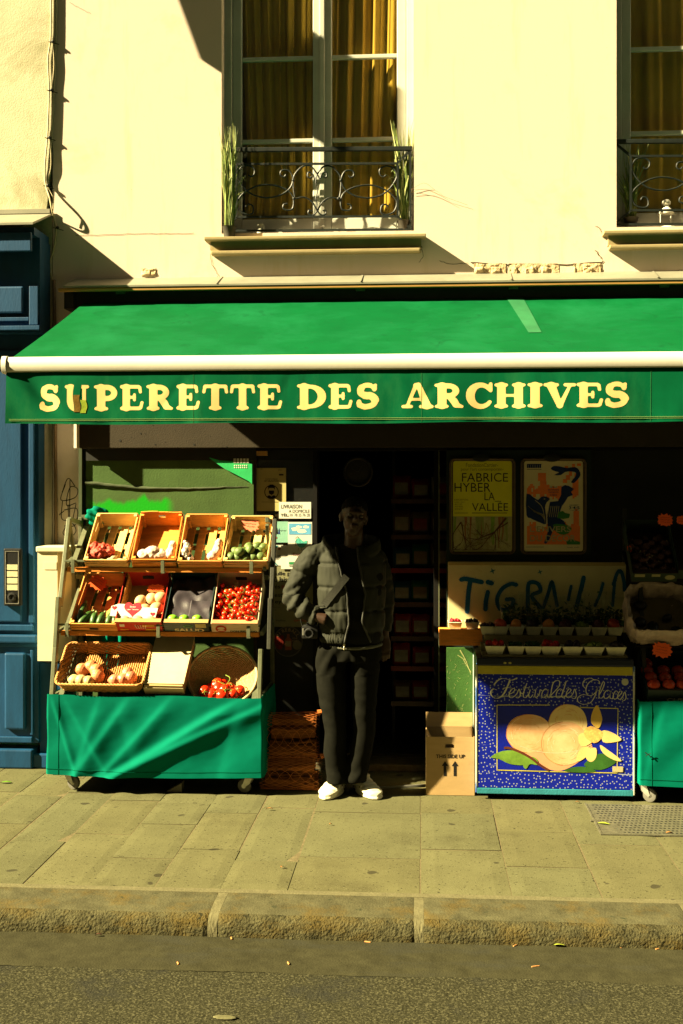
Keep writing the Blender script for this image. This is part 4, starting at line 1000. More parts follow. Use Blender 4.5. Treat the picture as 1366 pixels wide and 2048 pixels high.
# graffiti board
q = MB(); a = W(896, 1255, 7.34).x; c = W(1252, 1255, 7.34).x
q.box(a, c, 7.34, 7.365, W(900, 1262, 7.34).z, W(900, 1124, 7.34).z, bev=.003)
BRD = mat('dirty_board', (.62, .56, .30), .6, .1, 4, .1); overlay(BRD, (.35, .3, .13), 40, .7, .78); overlay(BRD, (.5, .44, .2), 3, .58, .7)
gbd = single(q, 'graffiti_board', BRD, 'dirty cream board sprayed TiGR in blue above the berry punnets', 'board'); ORG[gbd.name] = gbd.location.copy()
def bc(px, py): return px/2.597+840, py/2.597+880
def gr(q, Y=7.3385):
    S = []
    for pts, w_ in (([(215, 725), (240, 722), (320, 738)], 5.5), ([(262, 730), (252, 790), (245, 890)], 5.6), ([(352, 790), (342, 840), (340, 880)], 5.2), ([(352, 738), (372, 744)], 5.6),
                    ([(500, 752), (470, 748), (425, 775), (400, 830), (420, 880), (470, 870), (485, 830), (450, 828)], 4.8), ([(560, 880), (560, 820), (566, 745), (610, 745), (625, 785), (580, 810), (625, 870)], 4.8),
                    ([(640, 870), (665, 800), (685, 735), (700, 800), (712, 860)], 4.2), ([(770, 830), (785, 760)], 3.6), ([(850, 715), (840, 760), (815, 860)], 5.2), ([(910, 860), (935, 800), (950, 745)], 3.5), ([(1005, 750), (1025, 690), (1045, 685), (1060, 740), (1062, 780)], 4.2), ([(1000, 860), (1010, 750)], 3.6)):
        P = catmull([Vector((*bc(*p), 0)) for p in pts], 5)
        ribbon(q, [(p.x, p.y) for p in P], w_*.85, Y-.0004*len(S), 0, sm=0)
        for e in (P[0], P[-1]): disc(q, e.x, e.y, w_*.84, w_*.84, Y-.0004*len(S)-.0001, 0, 14)
        S.append(1)
        r = random.Random(len(S))
        for p in P:
            for _ in range(7):
                a_ = r.uniform(0, 6.28); d = w_*r.uniform(.8, 1.35)
                disc(q, p.x+d*math.cos(a_), p.y+d*math.sin(a_), r.uniform(.2, .7), r.uniform(.2, .7), Y-.0002, 0, 5)
ink(gbd, 'spray_letters', mat('blue_spray', (.01, .10, .24), .7, .15, 30), gr)
ink(gbd, 'leaf_marks', mat('blue_mark', (.04, .14, .18), .7), lambda q: [poly(q, [(x+s*math.cos(a_)*(1 if k % 2 else .35), y+s*math.sin(a_)*(1 if k % 2 else .35)) for k in range(8) for a_ in [k*math.pi/4+.4]], 7.3388) for x, y, s in ((985, 1142, 7), (1080, 1144, 6))])
q = MB(); pbox(q, 897, 1124, 1250, 1131, 7.330, 7.3395, bev=.002); q.build('top_strip', mat('board_strip', (.34, .26, .10), .6), gbd)
# ------------------------------------------------------------------ inside the shop: shelving with packets
PK = [mat('packet_%s' % n_, c_, .35, .25, 30, .1) for n_, c_ in (('red', (.13, .006, .003)), ('ochre', (.10, .06, .02)), ('cream', (.14, .12, .08)), ('blue', (.008, .035, .07)), ('green', (.008, .05, .016)), ('brown', (.05, .02, .008)))]
sh_ = thing('goods_shelf', 'dark metal shelving with rows of packets just inside the doorway', 'shelf', W(838, 1500, 7.8).xyz*1)
xs0, xs1 = W(782, 1200, 7.75).x, W(900, 1200, 7.75).x+.2
levels = [1003, 1075, 1142, 1210, 1278, 1338, 1408]
q = MB()
for py in levels:
    z = W(838, py, 7.75).z; q.box(xs0, xs1, 7.75, 8.1, z-.012, z, bev=.002)
q.build('shelf_board', mat('shelf_metal', (.02, .018, .015), .5), sh_)
for x in (xs0, xs1-.02):
    q = MB(); q.box(x, x+.02, 8.08, 8.12, .06, 2.2); q.build('upright', MATS['shelf_metal'], sh_)
rg = []
for k, py in enumerate(levels):
    z = W(838, py, 7.75).z; q = MB(); q.box(xs0, xs1, 7.742, 7.7495, z-.014, z+.018)
    q.build('price_rail', PK[[5, 5, 0, 5, 5, 0, 5][k]], sh_)
packs = []
for mi in range(6):
    q = MB()
    def pf(u, v):
        a_ = u*2*math.pi; z = v*.17; w_ = .062*(1-.0*v); d = .032*math.sin(math.pi*min(1, max(0, v)))**.45
        return Vector((w_*math.copysign(abs(math.cos(a_))**.5, math.cos(a_)), d*math.sin(a_), z+.004*math.sin(u*40)*(v > .9)))
    q.grid(pf, 20, 8, 0); 
    def lf(u, v): return Vector(((u-.5)*.09, -.0335*math.sin(math.pi*(.25+.5*v))**.45-.002, .045+.08*v))
    q.grid(lf, 4, 4, 1)
    me = q.mesh('packet', [PK[mi], PK[[2, 0, 0, 2, 1, 2][mi]]], smooth=50); packs.append(me)
r = random.Random(8)
names = ['red', 'ochre', 'cream', 'blue', 'green', 'brown']
rows = [[0, 0, 2, 1, 2], [5, 1, 5, 1, 5], [3, 4, 5, 1, 2], [3, 4, 3, 3, 5], [0, 0, 1, 5, 0], [0, 0, 0, 0, 4], [5, 0, 5, 0, 3]]
for k, py in enumerate(levels):
    z = W(838, py, 7.75).z
    for j in range(5):
        mi = rows[k][j]
        o = bpy.data.objects.new('packet', packs[mi]); COL.objects.link(o)
        o.location = (xs0+.075+j*.128+r.uniform(-.006, .006), 7.80+r.uniform(0, .02), z); o.rotation_euler = (0, 0, r.uniform(-.12, .12)); o.scale = (1, 1, r.uniform(.85, 1.1))
        rn = ['top', 'second', 'third', 'fourth', 'fifth', 'sixth', 'lowest'][k]
        tag(o, '%s food packet on the %s shelf inside the doorway' % (names[mi], rn), 'packet', '%s packets on the %s shelf inside the doorway' % (names[mi], rn))
# wreath/round clock hanging inside, barely visible
q = MB(); q.tube([W(716, 944, 7.9)+Vector((.095*math.cos(a_), 0, .095*math.sin(a_))) for a_ in [k*2*math.pi/32 for k in range(32)]], .010, 8, closed=True)
q.ball(W(716, 944, 7.92), (.088, .004, .088), u=24, v=6)
o = single(q, 'wall_clock', mat('clock_dark', (.05, .045, .035), .5), 'round dark clock hanging inside above the man\'s head', 'clock', smooth=40); ORG[o.name] = o.location.copy()
q = MB(); c1 = W(716, 944, 7.905); q.bar(c1, c1+Vector((.03, 0, .045)), .008, .003); q.bar(c1, c1+Vector((-.04, 0, .02)), .008, .003); q.build('hand', mat('clock_hand', (.1, .1, .08), .5), o)
# ------------------------------------------------------------------ left display stand
XL, XR = -2.235, -.955
LV = [(.60, 6.80), (.985, 6.90), (1.365, 7.02)]     # front lip height and depth of each tier
stand = thing('display_stand', 'grey metal three tier produce stand on casters left of the door', 'display stand', ((XL+XR)/2, 7.1, 0))
def spart(name, m, fn, par=stand, smooth=None):
    q = MB(); fn(q); return q.build(name, m, par, smooth)
for x in (XL+.012, XR-.012):
    xb = x if x < -1.5 else x+.05
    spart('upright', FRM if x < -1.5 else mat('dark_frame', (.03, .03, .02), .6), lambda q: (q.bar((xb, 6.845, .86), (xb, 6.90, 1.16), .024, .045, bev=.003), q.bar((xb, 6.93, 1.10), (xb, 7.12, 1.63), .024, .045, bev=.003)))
    spart('upright', FRM, lambda q: (q.bar((x, 6.78, .56), (x, 6.845, .86), .024, .045, bev=.003), q.bar((x, 7.12, 1.63), (x, 7.36, 1.60), .024, .03, bev=.003), q.bar((x, 7.36, 1.64), (x, 7.38, .12), .024, .03, bev=.003), q.bar((x, 6.78, .58), (x, 6.80, .12), .024, .03)))
    for a_, b_ in (((x, 7.0, 1.33), (x, 7.34, 1.42)), ((x, 6.88, .95), (x, 7.36, .98)), ((x, 6.8, .57), (x, 7.36, .57)), ((x, 7.12, 1.60), (x, 7.30, 1.25))): spart('brace', FRM, lambda q: q.bar(a_, b_, .02, .025, bev=.002))
for i, (z, y) in enumerate(LV):
    if i: spart('shelf_rail', FRM, lambda q: (q.box(XL+.02, XR-.02, y-.035, y-.027, z+.005, z+.017, bev=.002), q.box(XL+.02, XR-.02, y+.33, y+.35, z+.26, z+.29)))
    for fx in (.06, .5, .93):
        x = XL+(XR-XL)*fx
        if i: spart('rail_bracket', FRM, lambda q: (q.box(x-.011, x+.011, y-.0415, y-.0355, z-.055, z+.022, bev=.002), q.box(x-.011, x+.011, y-.041, y+.02, z-.062, z-.055)))
    if i: spart('shelf_board', WOODO, lambda q: q.box(XL+.03, XR-.03, y-.012, y+.02, z-.058, z-.03, bev=.002))
    spart('shelf_slope', FRM, lambda q: (q.bar((XL+.05, y+.0, z-.055), (XL+.05, y+.34, z+.215), .03, .01), q.bar((XR-.05, y+.0, z-.055), (XR-.05, y+.34, z+.215), .03, .01), q.bar(((XL+XR)/2, y+.0, z-.055), ((XL+XR)/2, y+.34, z+.215), .03, .01)))
spart('base_tray', DRK, lambda q: q.box(XL+.01, XR-.01, 6.80, 7.38, .095, .125))
CW = mat('caster_tyre', (.10, .095, .08), .6, .2, 20)
def caster(par, x, y, rz):
    M = Matrix.Translation((x, y, 0)) @ Matrix.Rotation(rz, 4, 'Z')
    q = MB()
    q.box(-.035, .035, -.035, .035, .108, .114, M=M, bev=.002); q.lathe([(.02, .09), (.024, .108)], 14, M=M)
    for s_ in (-1, 1): q.add([M @ Vector((a, s_*.017+d, z)) for d in (0, s_*.003) for a, z in ((-.022, .095), (.024, .095), (.045, .042), (.034, .032), (-.005, .06))], [(0, 1, 2, 3, 4), (9, 8, 7, 6, 5)] + [(k, (k+1) % 5, 5+(k+1) % 5, 5+k) for k in range(5)])
    f = q.build('caster', STL, par, 40)
    q = MB(); MW = M @ Matrix.Translation((.036, 0, .042)) @ Matrix.Rotation(R(90), 4, 'X')
    q.lathe([(.0, -.012), (.030, -.012), (.040, -.010), (.042, -.004), (.042, .004), (.040, .010), (.030, .012), (0, .012)], 28, M=MW); q.build('wheel', CW, f, 40)
    q = MB(); q.lathe([(0, -.0145), (.014, -.0145), (.014, .0145), (0, .0145)], 14, M=MW); q.build('hub', STL, f, 40)
caster(stand, XL+.09, 6.86, R(-20)); caster(stand, XR-.075, 6.83, R(165)); caster(stand, XL+.08, 7.3, R(60)); caster(stand, XR-.08, 7.3, R(10))
# skirt cloth
def skirt(x0, x1, yf, yb, zt, zb, seed, folds, label, droop=.0):
    q = MB(); wd = x1-x0; dp = yb-yf; tot = dp+wd+dp
    def f(u, v):
        s_ = u*tot
        if s_ < dp: x, y, nx, ny = x0, yb-s_, -1, 0
        elif s_ < dp+wd: x, y, nx, ny = x0+(s_-dp), yf, 0, -1
        else: x, y, nx, ny = x1, yf+(s_-dp-wd), 1, 0
        z = zt+(zb-zt)*v
        a = (s_-dp)/wd; d = 0
        for (ax, sl, w_, h_) in folds:
            c_ = a - ax - sl*v
            d += h_*math.exp(-(c_/(w_ if c_*h_ > 0 else w_*.4))**2)*min(1, v*4+.15)
        d += .0035*noise.noise(Vector((a*4, v*1.6+a*3, seed))) + .0006*noise.noise(Vector((a*22, v*14, seed))) + .003*math.sin((a+.45*v)*21+2*noise.noise(Vector((a*2, v, seed))))*math.sin(v*3.1)
        d += .006*v + .002*math.sin(a*9+seed)*v
        z += .006*math.sin(a*11+seed)*(1-v)**3 + 0 - droop*math.sin(math.pi*min(1, max(0, a)))*(v)
        return Vector((x+nx*d, y+ny*d, z))
    q.grid(f, 240, 60)
    hz = zt+(zb-zt)*.93
    o = single(q, 'skirt_cloth', TEAL, label, 'cloth', smooth=True); ORG[o.name] = o.location.copy()
    def hem(q):
        for vv in (.925, .93): q.tube([f(dp/tot+wd/tot*k/60, vv)+Vector((0, -.0012, 0)) for k in range(61)], .0007, 4)
    h = MB(); hem(h); h.build('hem_seam', mat('seam_thread', (.0, .09, .05), .9), o)
    h = MB(); h.tube([f(dp/tot+wd/tot*.055, k/30)+Vector((0, -.001, 0)) for k in range(31)], .0009, 4); h.build('side_seam', MATS['seam_thread'], o)
    return o
skirt(XL-.012, XR+.012, 6.755, 7.34, .585, .112, 1.3,
      [(.40, -.26, .07, .013), (.60, -.34, .06, .010), (.92, -.60, .09, .024), (1.10, -.80, .10, .014), (.26, -.12, .05, .006), (.08, .22, .05, .007), (.02, .12, .02, .006), (.88, -.1, .09, -.006), (.30, .1, .10, -.006)],
      'green cloth skirt hanging round the base of the stand left of the door', .012)
# ------------------------------------------------------------------ crates
def crate(kind, w=.274, L=.385, h=.105):
    """own frame: x across, y up the slope, z out of the floor"""
    wd = {'pale': WOODP, 'wood': WOOD, 'orange': WOODO}.get(kind, WOOD)
    t = thing('wooden_crate', 'x', 'crate', (0, 0, 0))
    def p(name, fn, m=wd, par=t):
        q = MB(); fn(q); return q.build(name, m, par)
    n_ = 4 if kind != 'orange' else 1
    gap = .022 if n_ > 1 else 0
    def base(q):
        ws = (w-.016-gap*(n_-1))/n_
        for k in range(n_): q.box(-w/2+.008+k*(ws+gap), -w/2+.008+k*(ws+gap)+ws, .005, L-.005, .0, .005, bev=.001)
        for y in ((.03, .06), (L/2-.02, L/2+.02), (L-.06, L-.03)): q.box(-w/2+.004, w/2-.004, y[0], y[1], -.006, -.0005)
    p('base', base)
    for s_ in (-1, 1): p('side_panel', lambda q: (q.box(min(s_*w/2, s_*(w/2-.006)), max(s_*w/2, s_*(w/2-.006)), 0, L, .0, h*.47, bev=.001), q.add([(x_, y_, z_) for x_ in sorted((s_*w/2, s_*(w/2-.006))) for y_, z_ in ((0, h*.52), (L, h*.52), (L, h), (0, h*.68))], [(0, 1, 2, 3), (7, 6, 5, 4), (0, 4, 5, 1), (1, 5, 6, 2), (2, 6, 7, 3), (3, 7, 4, 0)])))
    p('end_panel', lambda q: (q.box(-w/2+.006, w/2-.006, .0, .006, .0, h*.34, bev=.001), q.box(-w/2+.006, w/2-.006, .0, .006, h*.38, h*.66, bev=.001)))
    def back(q):
        if kind == 'orange':
            z0 = h*1.16
            for k in range(12):
                a0 = -w/2+.006+(w-.012)*k/12; a1 = a0+(w-.012)/12
                if k in (5, 6): q.box(a0, a1, L-.007, L, 0, z0*.62); q.box(a0, a1, L-.007, L, z0*.78, z0)
                else: q.box(a0, a1, L-.007, L, 0, z0+.004*math.sin(k*.5))
        else: q.box(-w/2+.006, w/2-.006, L-.007, L, 0, h*1.08, bev=.001)
    p('end_panel', back)
    for sx in (-1, 1):
        for y in (.0065, L-.0075):
            hh = h*.72 if y < .1 else h*1.04
            p('corner_post', lambda q: q.prism([(sx*(w/2-.0065), .0055), (sx*(w/2-.026), .0055), (sx*(w/2-.026), hh), (sx*(w/2-.0065), hh)], y if y < .1 else y-.018, y+.018 if y < .1 else y))
    return t
def place(x, tier, tilt=40, dy=0, dz=0, rz=0):
    z, y = LV[tier]
    return Matrix.Translation((x, y+dy, z+.0-.038+dz)) @ Matrix.Rotation(R(rz), 4, 'Z') @ Matrix.Rotation(R(tilt), 4, 'X')
def setM(o, M):
    o.matrix_world = M
wdt = .282
xs_t = [W(212, 1120, 6.99).x, W(307, 1120, 6.99).x, W(400, 1120, 6.99).x, W(491, 1120, 6.99).x]
Mt = []
crates_lab = [('pale', 'slatted pale wood crate with crumpled red net, top tier beside the teal rag'), ('orange', 'orange wood crate with a handle slot and bagged garlic, second on the top tier'),
              ('wood', 'wood crate holding a foil twist, third on the top tier'), ('pale', 'wood crate of dark avocados under a star price tag, right end of top tier')]
for k, (kd, lb) in enumerate(crates_lab):
    c = crate(kd); c['label'] = lb; c['group'] = 'wooden crates on the tiered stand'
    M = place(xs_t[k], 2, 41 if k != 3 else 38, dz=(.004, .008, .0, 0)[k], rz=(-1.5, 1.5, .5, -1)[k]); setM(c, M); Mt.append(M)
x0m = W(184, 1250, 6.87).x
c = crate('wood', .29, .40, .11); c['label'] = 'slatted wood crate of courgettes with a star price tag, left end of middle tier'; c['group'] = 'wooden crates on the tiered stand'
Mm0 = place(x0m+.01, 1, 40, rz=-2); setM(c, Mm0)
q = MB(); q.box(-.035, .035, -.0009, -.0002, .062, .066)
# cut-out grip of that crate
q = MB(); n_ = 16; q.add([(.028*math.copysign(1, math.cos(a_))*.6+.012*math.cos(a_), -.0012, .030+.008*math.sin(a_)) for a_ in [2*math.pi*k/n_+.01 for k in range(n_)]], [tuple(range(n_))]); g = q.build('grip_slot', BLK, c)
# cardboard trays
def tray(w, L, h, mat_out, mat_in, label, fn=None, flap=True, name='cardboard_tray', cat='box'):
    t = thing(name, label, cat, (0, 0, 0))
    q = MB(); th = .004
    q.box(-w/2, w/2, 0, L, 0, th, 1)
    q.box(-w/2+th, w/2-th, 0, th, th, h*.62, 0); q.box(-w/2+th, w/2-th, L-th, L, th, h, 0)
    for s_ in (-1, 1):
        a, b_ = sorted((s_*w/2, s_*(w/2-th)))
        q.prism([(0, 0)], 0, 0) if False else q.add([(x, y, z) for x in (a, b_) for y, z in ((0, th), (L, th), (L, h), (L*.86, h), (L*.80, h*.82), (L*.2, h*.66), (0, h*.62))],
            [tuple(range(7)), tuple(range(13, 6, -1))] + [(k, (k+1) % 7, 7+(k+1) % 7, 7+k) for k in range(7)], 0)
    q.build('walls', [mat_out, mat_in], t)
    if flap:
        q = MB(); q.box(-w/2+.002, w/2-.002, .0, .030, h*.62+.001, h*.62+.004, bev=.001); q.build('front_lip', mat_in, t)
        q = MB(); q.box(-.035, .035, L-.0095, L-.0045, h*.5, h*.68, bev=.001); q.build('grip_slot', BLK, t)
    return t
REDC = mat('red_carton', (.52, .03, .015), .5, .12, 12, .05); CIN = mat('carton_inside', (.50, .27, .11), .9, .1, 8, .1)
t1 = tray(.285, .40, .135, REDC, CIN, 'red printed melon carton with a heart label, second on the middle tier')
Mm1 = place(W(277, 1250, 6.87).x, 1, 40, dz=.004, rz=1.5); setM(t1, Mm1)
q = MB()
for (x, z, w_, h_, mi) in ((-.10, .055, .03, .022, 0), (.06, .052, .075, .020, 2), (-.09, .02, .05, .010, 2), (.07, .02, .06, .014, 2)):
    q.box(x-w_/2, x+w_/2, -.0016, -.0004, z-h_/2+.002, z+h_/2+.002, mi, bev=.0005)
for k in range(5): q.tube([(-.01+.012*k, -.001, .03), (-.022+.017*k, -.001, .06)], .0018, 5, 0)
t1p = q.build('carton_print', [PAPW, INK, mat('print_yellow_orange', (.65, .3, .03), .7)], t1)
q = MB(); q.box(-.025, .028, .394, .3995, .136, .172, bev=.003); q.build('top_tab', CIN, t1)
# heart label card tucked in front of the melons
def local_card(par, M, pts, th, m, name, label=None):
    q = MB(); n_ = len(pts)
    q.add([(a, -th, b_) for a, b_ in pts] + [(a, 0, b_) for a, b_ in pts], [tuple(range(n_)), tuple(range(2*n_-1, n_-1, -1))] + [(k, (k+1) % n_, n_+(k+1) % n_, n_+k) for k in range(n_)])
    return q
q = local_card(None, None, [(-.15, .0), (.13, -.02), (.145, .05), (.05, .055), (0, .07), (-.10, .075), (-.145, .06)], .002, PAPW, 'c')
M = Matrix.Translation(W(268, 1232, 6.90)) @ Matrix.Rotation(R(-18), 4, 'X')
hc = q.build('heart_label_card', PAPW, None, origin=(0, 0, 0)); hc.matrix_world = M; ORG[hc.name] = Vector((0, 0, 0)); tag(hc, 'white display card with a red heart leaning on the melons', 'card')
hp = [(.055*(16*math.sin(t_)**3)/16, .052*(13*math.cos(t_)-5*math.cos(2*t_)-2*math.cos(3*t_)-math.cos(4*t_))/16) for t_ in [2*math.pi*k/40 for k in range(40)]]
q = MB(); q.add([(a-.01, -.0032, b_+.045) for a, b_ in hp], [tuple(range(40))])
for hx, hz in ((-.125, .05), (.115, .012)): q.add([(a*.28+hx, -.0034, b_*.28+hz) for a, b_ in hp], [tuple(range(40))])
q.build('heart', mat('heart_red', (.50, .015, .03), .5), hc)
q = MB()
for t_, z in (('Saveur', .052), ('Label - Tatouvue', .036)):
    vs0, fs0 = text_geo(t_, .01); xs = [v.x for v in vs0]; sc = .065/ (max(xs)-min(xs)) * (.6 if z > .04 else 1.1)
    q.add([(-.01+(v.x-(max(xs)+min(xs))/2)*sc, -.0042, z+v.y*sc) for v in vs0], fs0)
q.build('heart_words', PAPW, hc)
NVC = mat('dark_carton', (.012, .03, .03), .5, .1, 12)
t2 = tray(.275, .40, .135, NVC, mat('tan_carton_inside', (.42, .26, .11), .9), 'dark carton lettered SALUD holding limes and black paper, on the middle tier')
Mm2 = place(W(370, 1250, 6.87).x+.01, 1, 40, dz=.002, rz=-.5); setM(t2, Mm2)
def carton_words(par, txt, x0, x1, z0, z1, m, y=-.0012, bold=.02, name='carton_word'):
    q = MB(); vs0, fs0 = text_geo(txt, bold); a0, a1 = min(v.x for v in vs0), max(v.x for v in vs0); b0, b1 = min(v.y for v in vs0), max(v.y for v in vs0)
    q.add([(x0+(x1-x0)*(v.x-a0)/(a1-a0), y, z0+(z1-z0)*(v.y-b0)/(b1-b0)) for v in vs0], fs0); return q.build(name, m, par)
carton_words(t2, 'SALUD', -.075, .105, .010, .037, mat('cream_ink', (.6, .5, .3), .7), bold=.04)
q = MB(); q.box(.055, .12, -.0014, -.0003, .045, .078, bev=.0004); q.build('paper_label', PAPY, t2)
q = MB(); q.tube(catmull([(-.02, -.001, .055), (.0, -.001, .066), (.03, -.001, .062), (.035, -.001, .052), (.01, -.001, .050), (-.02, -.001, .055)], 4), .0014, 5); q.build('carton_emblem', mat('emblem_lime', (.15, .5, .1), .7), t2)
WHC = mat('white_carton', (.62, .52, .34), .6, .08, 12)
t3 = tray(.285, .40, .135, WHC, mat('salmon_carton_inside', (.55, .25, .12), .9), 'pale carton lettered DON RICARDO full of cherry tomatoes, right end of middle tier')
Mm3 = place(W(468, 1250, 6.87).x+.005, 1, 40, dz=.0, rz=1); setM(t3, Mm3)
carton_words(t3, 'DON RICARDO', -.03, .132, .012, .026, INK, bold=.03)
q = MB(); q.add([(-.085+.034*math.cos(a_), -.001, .040+.030*math.sin(a_)) for a_ in [k*2*math.pi/28 for k in range(28)]], [tuple(range(28))]); e = q.build('carton_emblem', mat('emblem_red', (.42, .04, .02), .7), t3)
q = MB(); q.add([(-.085+.022*math.cos(a_), -.0018, .044+.012*math.sin(a_)) for a_ in [k*2*math.pi/20 for k in range(20)]], [tuple(range(20))]); q.box(-.105, -.065, -.0018, -.0014, .022, .030); q.box(-.03, .035, -.0016, -.0004, .036, .041); q.build('emblem_figure', WHC, t3)
# ------------------------------------------------------------------ price stars
STAR = mat('orange_card', (.85, .13, .03), .7, .06, 10, .05); STARP = mat('pink_card', (.85, .25, .14), .7, .06, 10, .05)
def star(px, py, Y, w, label, m=STAR, rot=0, tilt=20, seed=1, h=.75):
    r = random.Random(seed); pts = []
    n_ = 26
    for k in range(n_):
        a = 2*math.pi*k/n_; q_ = 1 if k % 2 == 0 else .78
        x, z = math.copysign(abs(math.cos(a))**.7, math.cos(a))*w/2*q_*r.uniform(.92, 1.05), math.copysign(abs(math.sin(a))**.7, math.sin(a))*w/2*h*q_*r.uniform(.9, 1.08)
        pts.append((x, z))
    q = local_card(None, None, pts, .0012, m, 's')
    o = q.build('price_star', m, None, origin=(0, 0, 0)); o.matrix_world = Matrix.Translation(W(px, py, Y)) @ Matrix.Rotation(R(rot), 4, 'Y') @ Matrix.Rotation(R(-tilt), 4, 'X')
    ORG[o.name] = Vector((0, 0, 0)); tag(o, label, 'price tag', 'zigzag price tags')
    q = MB(); rr = random.Random(seed+50)
    for k in range(3):
        x = -w*.28; z = w*h*.18-k*w*h*.17; pts = []
        while x < w*.28:
            pts.append(Vector((x, -.0018, z+rr.uniform(-1, 1)*w*.035))); x += w*.035
        q.tube(pts, .0007, 4)
    q.build('scribble', mat('scribble_ink', (.25, .03, .02), .8), o); return o
star(500, 1048, 7.262, .13, 'faded pink zigzag price tag at the back of the avocado crate', STARP, 6, 8, 1)
star(196, 1165, 7.12, .125, 'orange zigzag price tag hanging crooked in the courgette crate', STAR, 28, 20, 2)
star(312, 1177, 7.06, .115, 'orange zigzag price tag at the back of the melon carton', STAR, 0, 15, 3, .5)
star(384, 1182, 7.10, .12, 'orange zigzag price tag above the black paper in the lime carton', STAR, 2, 10, 4, .6)
star(500, 1184, 7.12, .12, 'orange zigzag price tag above the cherry tomatoes', STAR, 0, 10, 5, .5)
# ------------------------------------------------------------------ produce
def fruit(name, M, loc, r, m, label, cat, group=None, squash=(1, 1, 1), rot=(0, 0, 0), stem=None, f=None, leaf=None):
    q = MB(); q.ball((0, 0, 0), (r*squash[0], r*squash[1], r*squash[2]), u=16, v=10, f=f)
    o = q.build(name, m, None, smooth=True, origin=(0, 0, 0)); o.matrix_world = M @ Matrix.Translation(loc) @ Matrix.Rotation(rot[2], 4, 'Z') @ Matrix.Rotation(rot[0], 4, 'X') @ Matrix.Rotation(rot[1], 4, 'Y')
    tag(o, label, cat, group); return o
AVO = mat('avocado_skin', (.10, .15, .035), .55, .5, 40, .5, 120, bd=.002)
r = random.Random(31)
av = [(-.10, .035), (-.055, .03), (-.005, .032), (.045, .03), (.09, .035), (-.08, .085), (-.03, .08), (.025, .083), (.075, .085), (.0, .13), (.05, .132), (.095, .125), (-.045, .04), (.02, .06)]
for k, (x, y) in enumerate(av):
    z = .032 if k < 12 else .07
    fruit('avocado', Mt[3], (x, y+.03, z+.012), .030, AVO, 'bumpy green avocado in the crate at the right end of the top tier', 'avocado', 'avocados in the top tier crate', (1, 1.28, 1), (r.uniform(-.6, .6), 0, r.uniform(0, 6)), f=lambda d: 1-.16*max(0, d.y))
# red net, garlic bags, foil
NETR = mat('red_net', (.55, .06, .03), .6, .35, 60, .8, 200); GARL = mat('bagged_garlic', (.66, .48, .38), .35, .2, 24, .3, 60)
def lump(M0, parts_, name, m, label, cat, seed, vox=.006, ruff=.006, group=None):
    M = M0 @ Matrix.Translation((0, .035, .012)); q = MB()
    for (x, y, z, rx, ry, rz_) in parts_: q.ball((x, y, z), (rx*1.12, ry*1.15, rz_*1.12), u=12, v=8)
    g = remesh(q, vox, 2, lambda v, n: ruff*noise.noise(v*55+Vector((seed, 0, 0)))+ruff*.6*abs(noise.noise(v*130)))
    o = g.build(name, m, None, smooth=True, origin=(0, 0, 0)); o.matrix_world = M; ORG[o.name] = Vector((0, 0, 0)); tag(o, label, cat, group); return o
lump(Mt[0], [(-.09, .06, .03, .04, .035, .03), (-.05, .085, .035, .045, .035, .03), (-.01, .07, .03, .04, .035, .028), (-.06, .04, .045, .04, .03, .025), (-.10, .09, .05, .03, .03, .02)], 'net_bag', NETR, 'crumpled red net bag in the first top tier crate', 'net bag', 1, .005, .012)
for k, (x, y, rz_) in enumerate(((-.04, .028, .5), (.015, .035, -.3), (.075, .03, .2), (.03, .05, 1.0))):
    q = MB(); q.lathe([(.001, -.035), (.016, -.028), (.021, -.005), (.020, .012), (.010, .026), (.005, .040), (.001, .045)], 12)
    o = q.build('shallot', mat('shallot_skin', (.45, .36, .2), .5, .3, 40), None, smooth=True, origin=(0, 0, 0)); o.matrix_world = Mt[0] @ Matrix.Translation((x, y, .026)) @ Matrix.Rotation(rz_, 4, 'Z') @ Matrix.Rotation(R(80), 4, 'Y')
    tag(o, 'pale shallot lying beside the crumpled red net', 'shallot', 'shallots beside the red net')
lump(Mt[1], [(-.07, .035, .03, .045, .035, .03), (-.02, .05, .035, .045, .04, .035), (.03, .04, .028, .04, .035, .025), (.0, .03, .03, .05, .03, .022)], 'garlic_bag', GARL, 'white plastic bag of garlic at the front of the second top tier crate', 'bag', 3)
lump(Mt[1], [(.095, .05, .035, .03, .04, .03), (.10, .10, .045, .022, .03, .03)], 'garlic_bag', GARL, 'small pale bag of garlic in the right corner of the second top tier crate', 'bag', 4)
lump(Mt[2], [(-.10, .05, .04, .024, .03, .035), (-.095, .09, .055, .018, .024, .03), (-.085, .03, .025, .03, .025, .02), (-.108, .12, .06, .012, .012, .02)], 'foil_twist', mat('foil_wrap', (.55, .50, .42), .3, .4, 50, .8, 120, metal=.4), 'crumpled foil bag in the left corner of the third top tier crate', 'bag', 5, .005, .01)
lump(Mt[2], [(.07, .04, .03, .035, .03, .028), (.095, .08, .04, .03, .04, .034), (.10, .13, .05, .024, .024, .03)], 'bread_bag', mat('pink_bag', (.66, .46, .38), .4, .2, 30, .4), 'pink plastic bag slumped in the right corner of the third top tier crate', 'bag', 6)
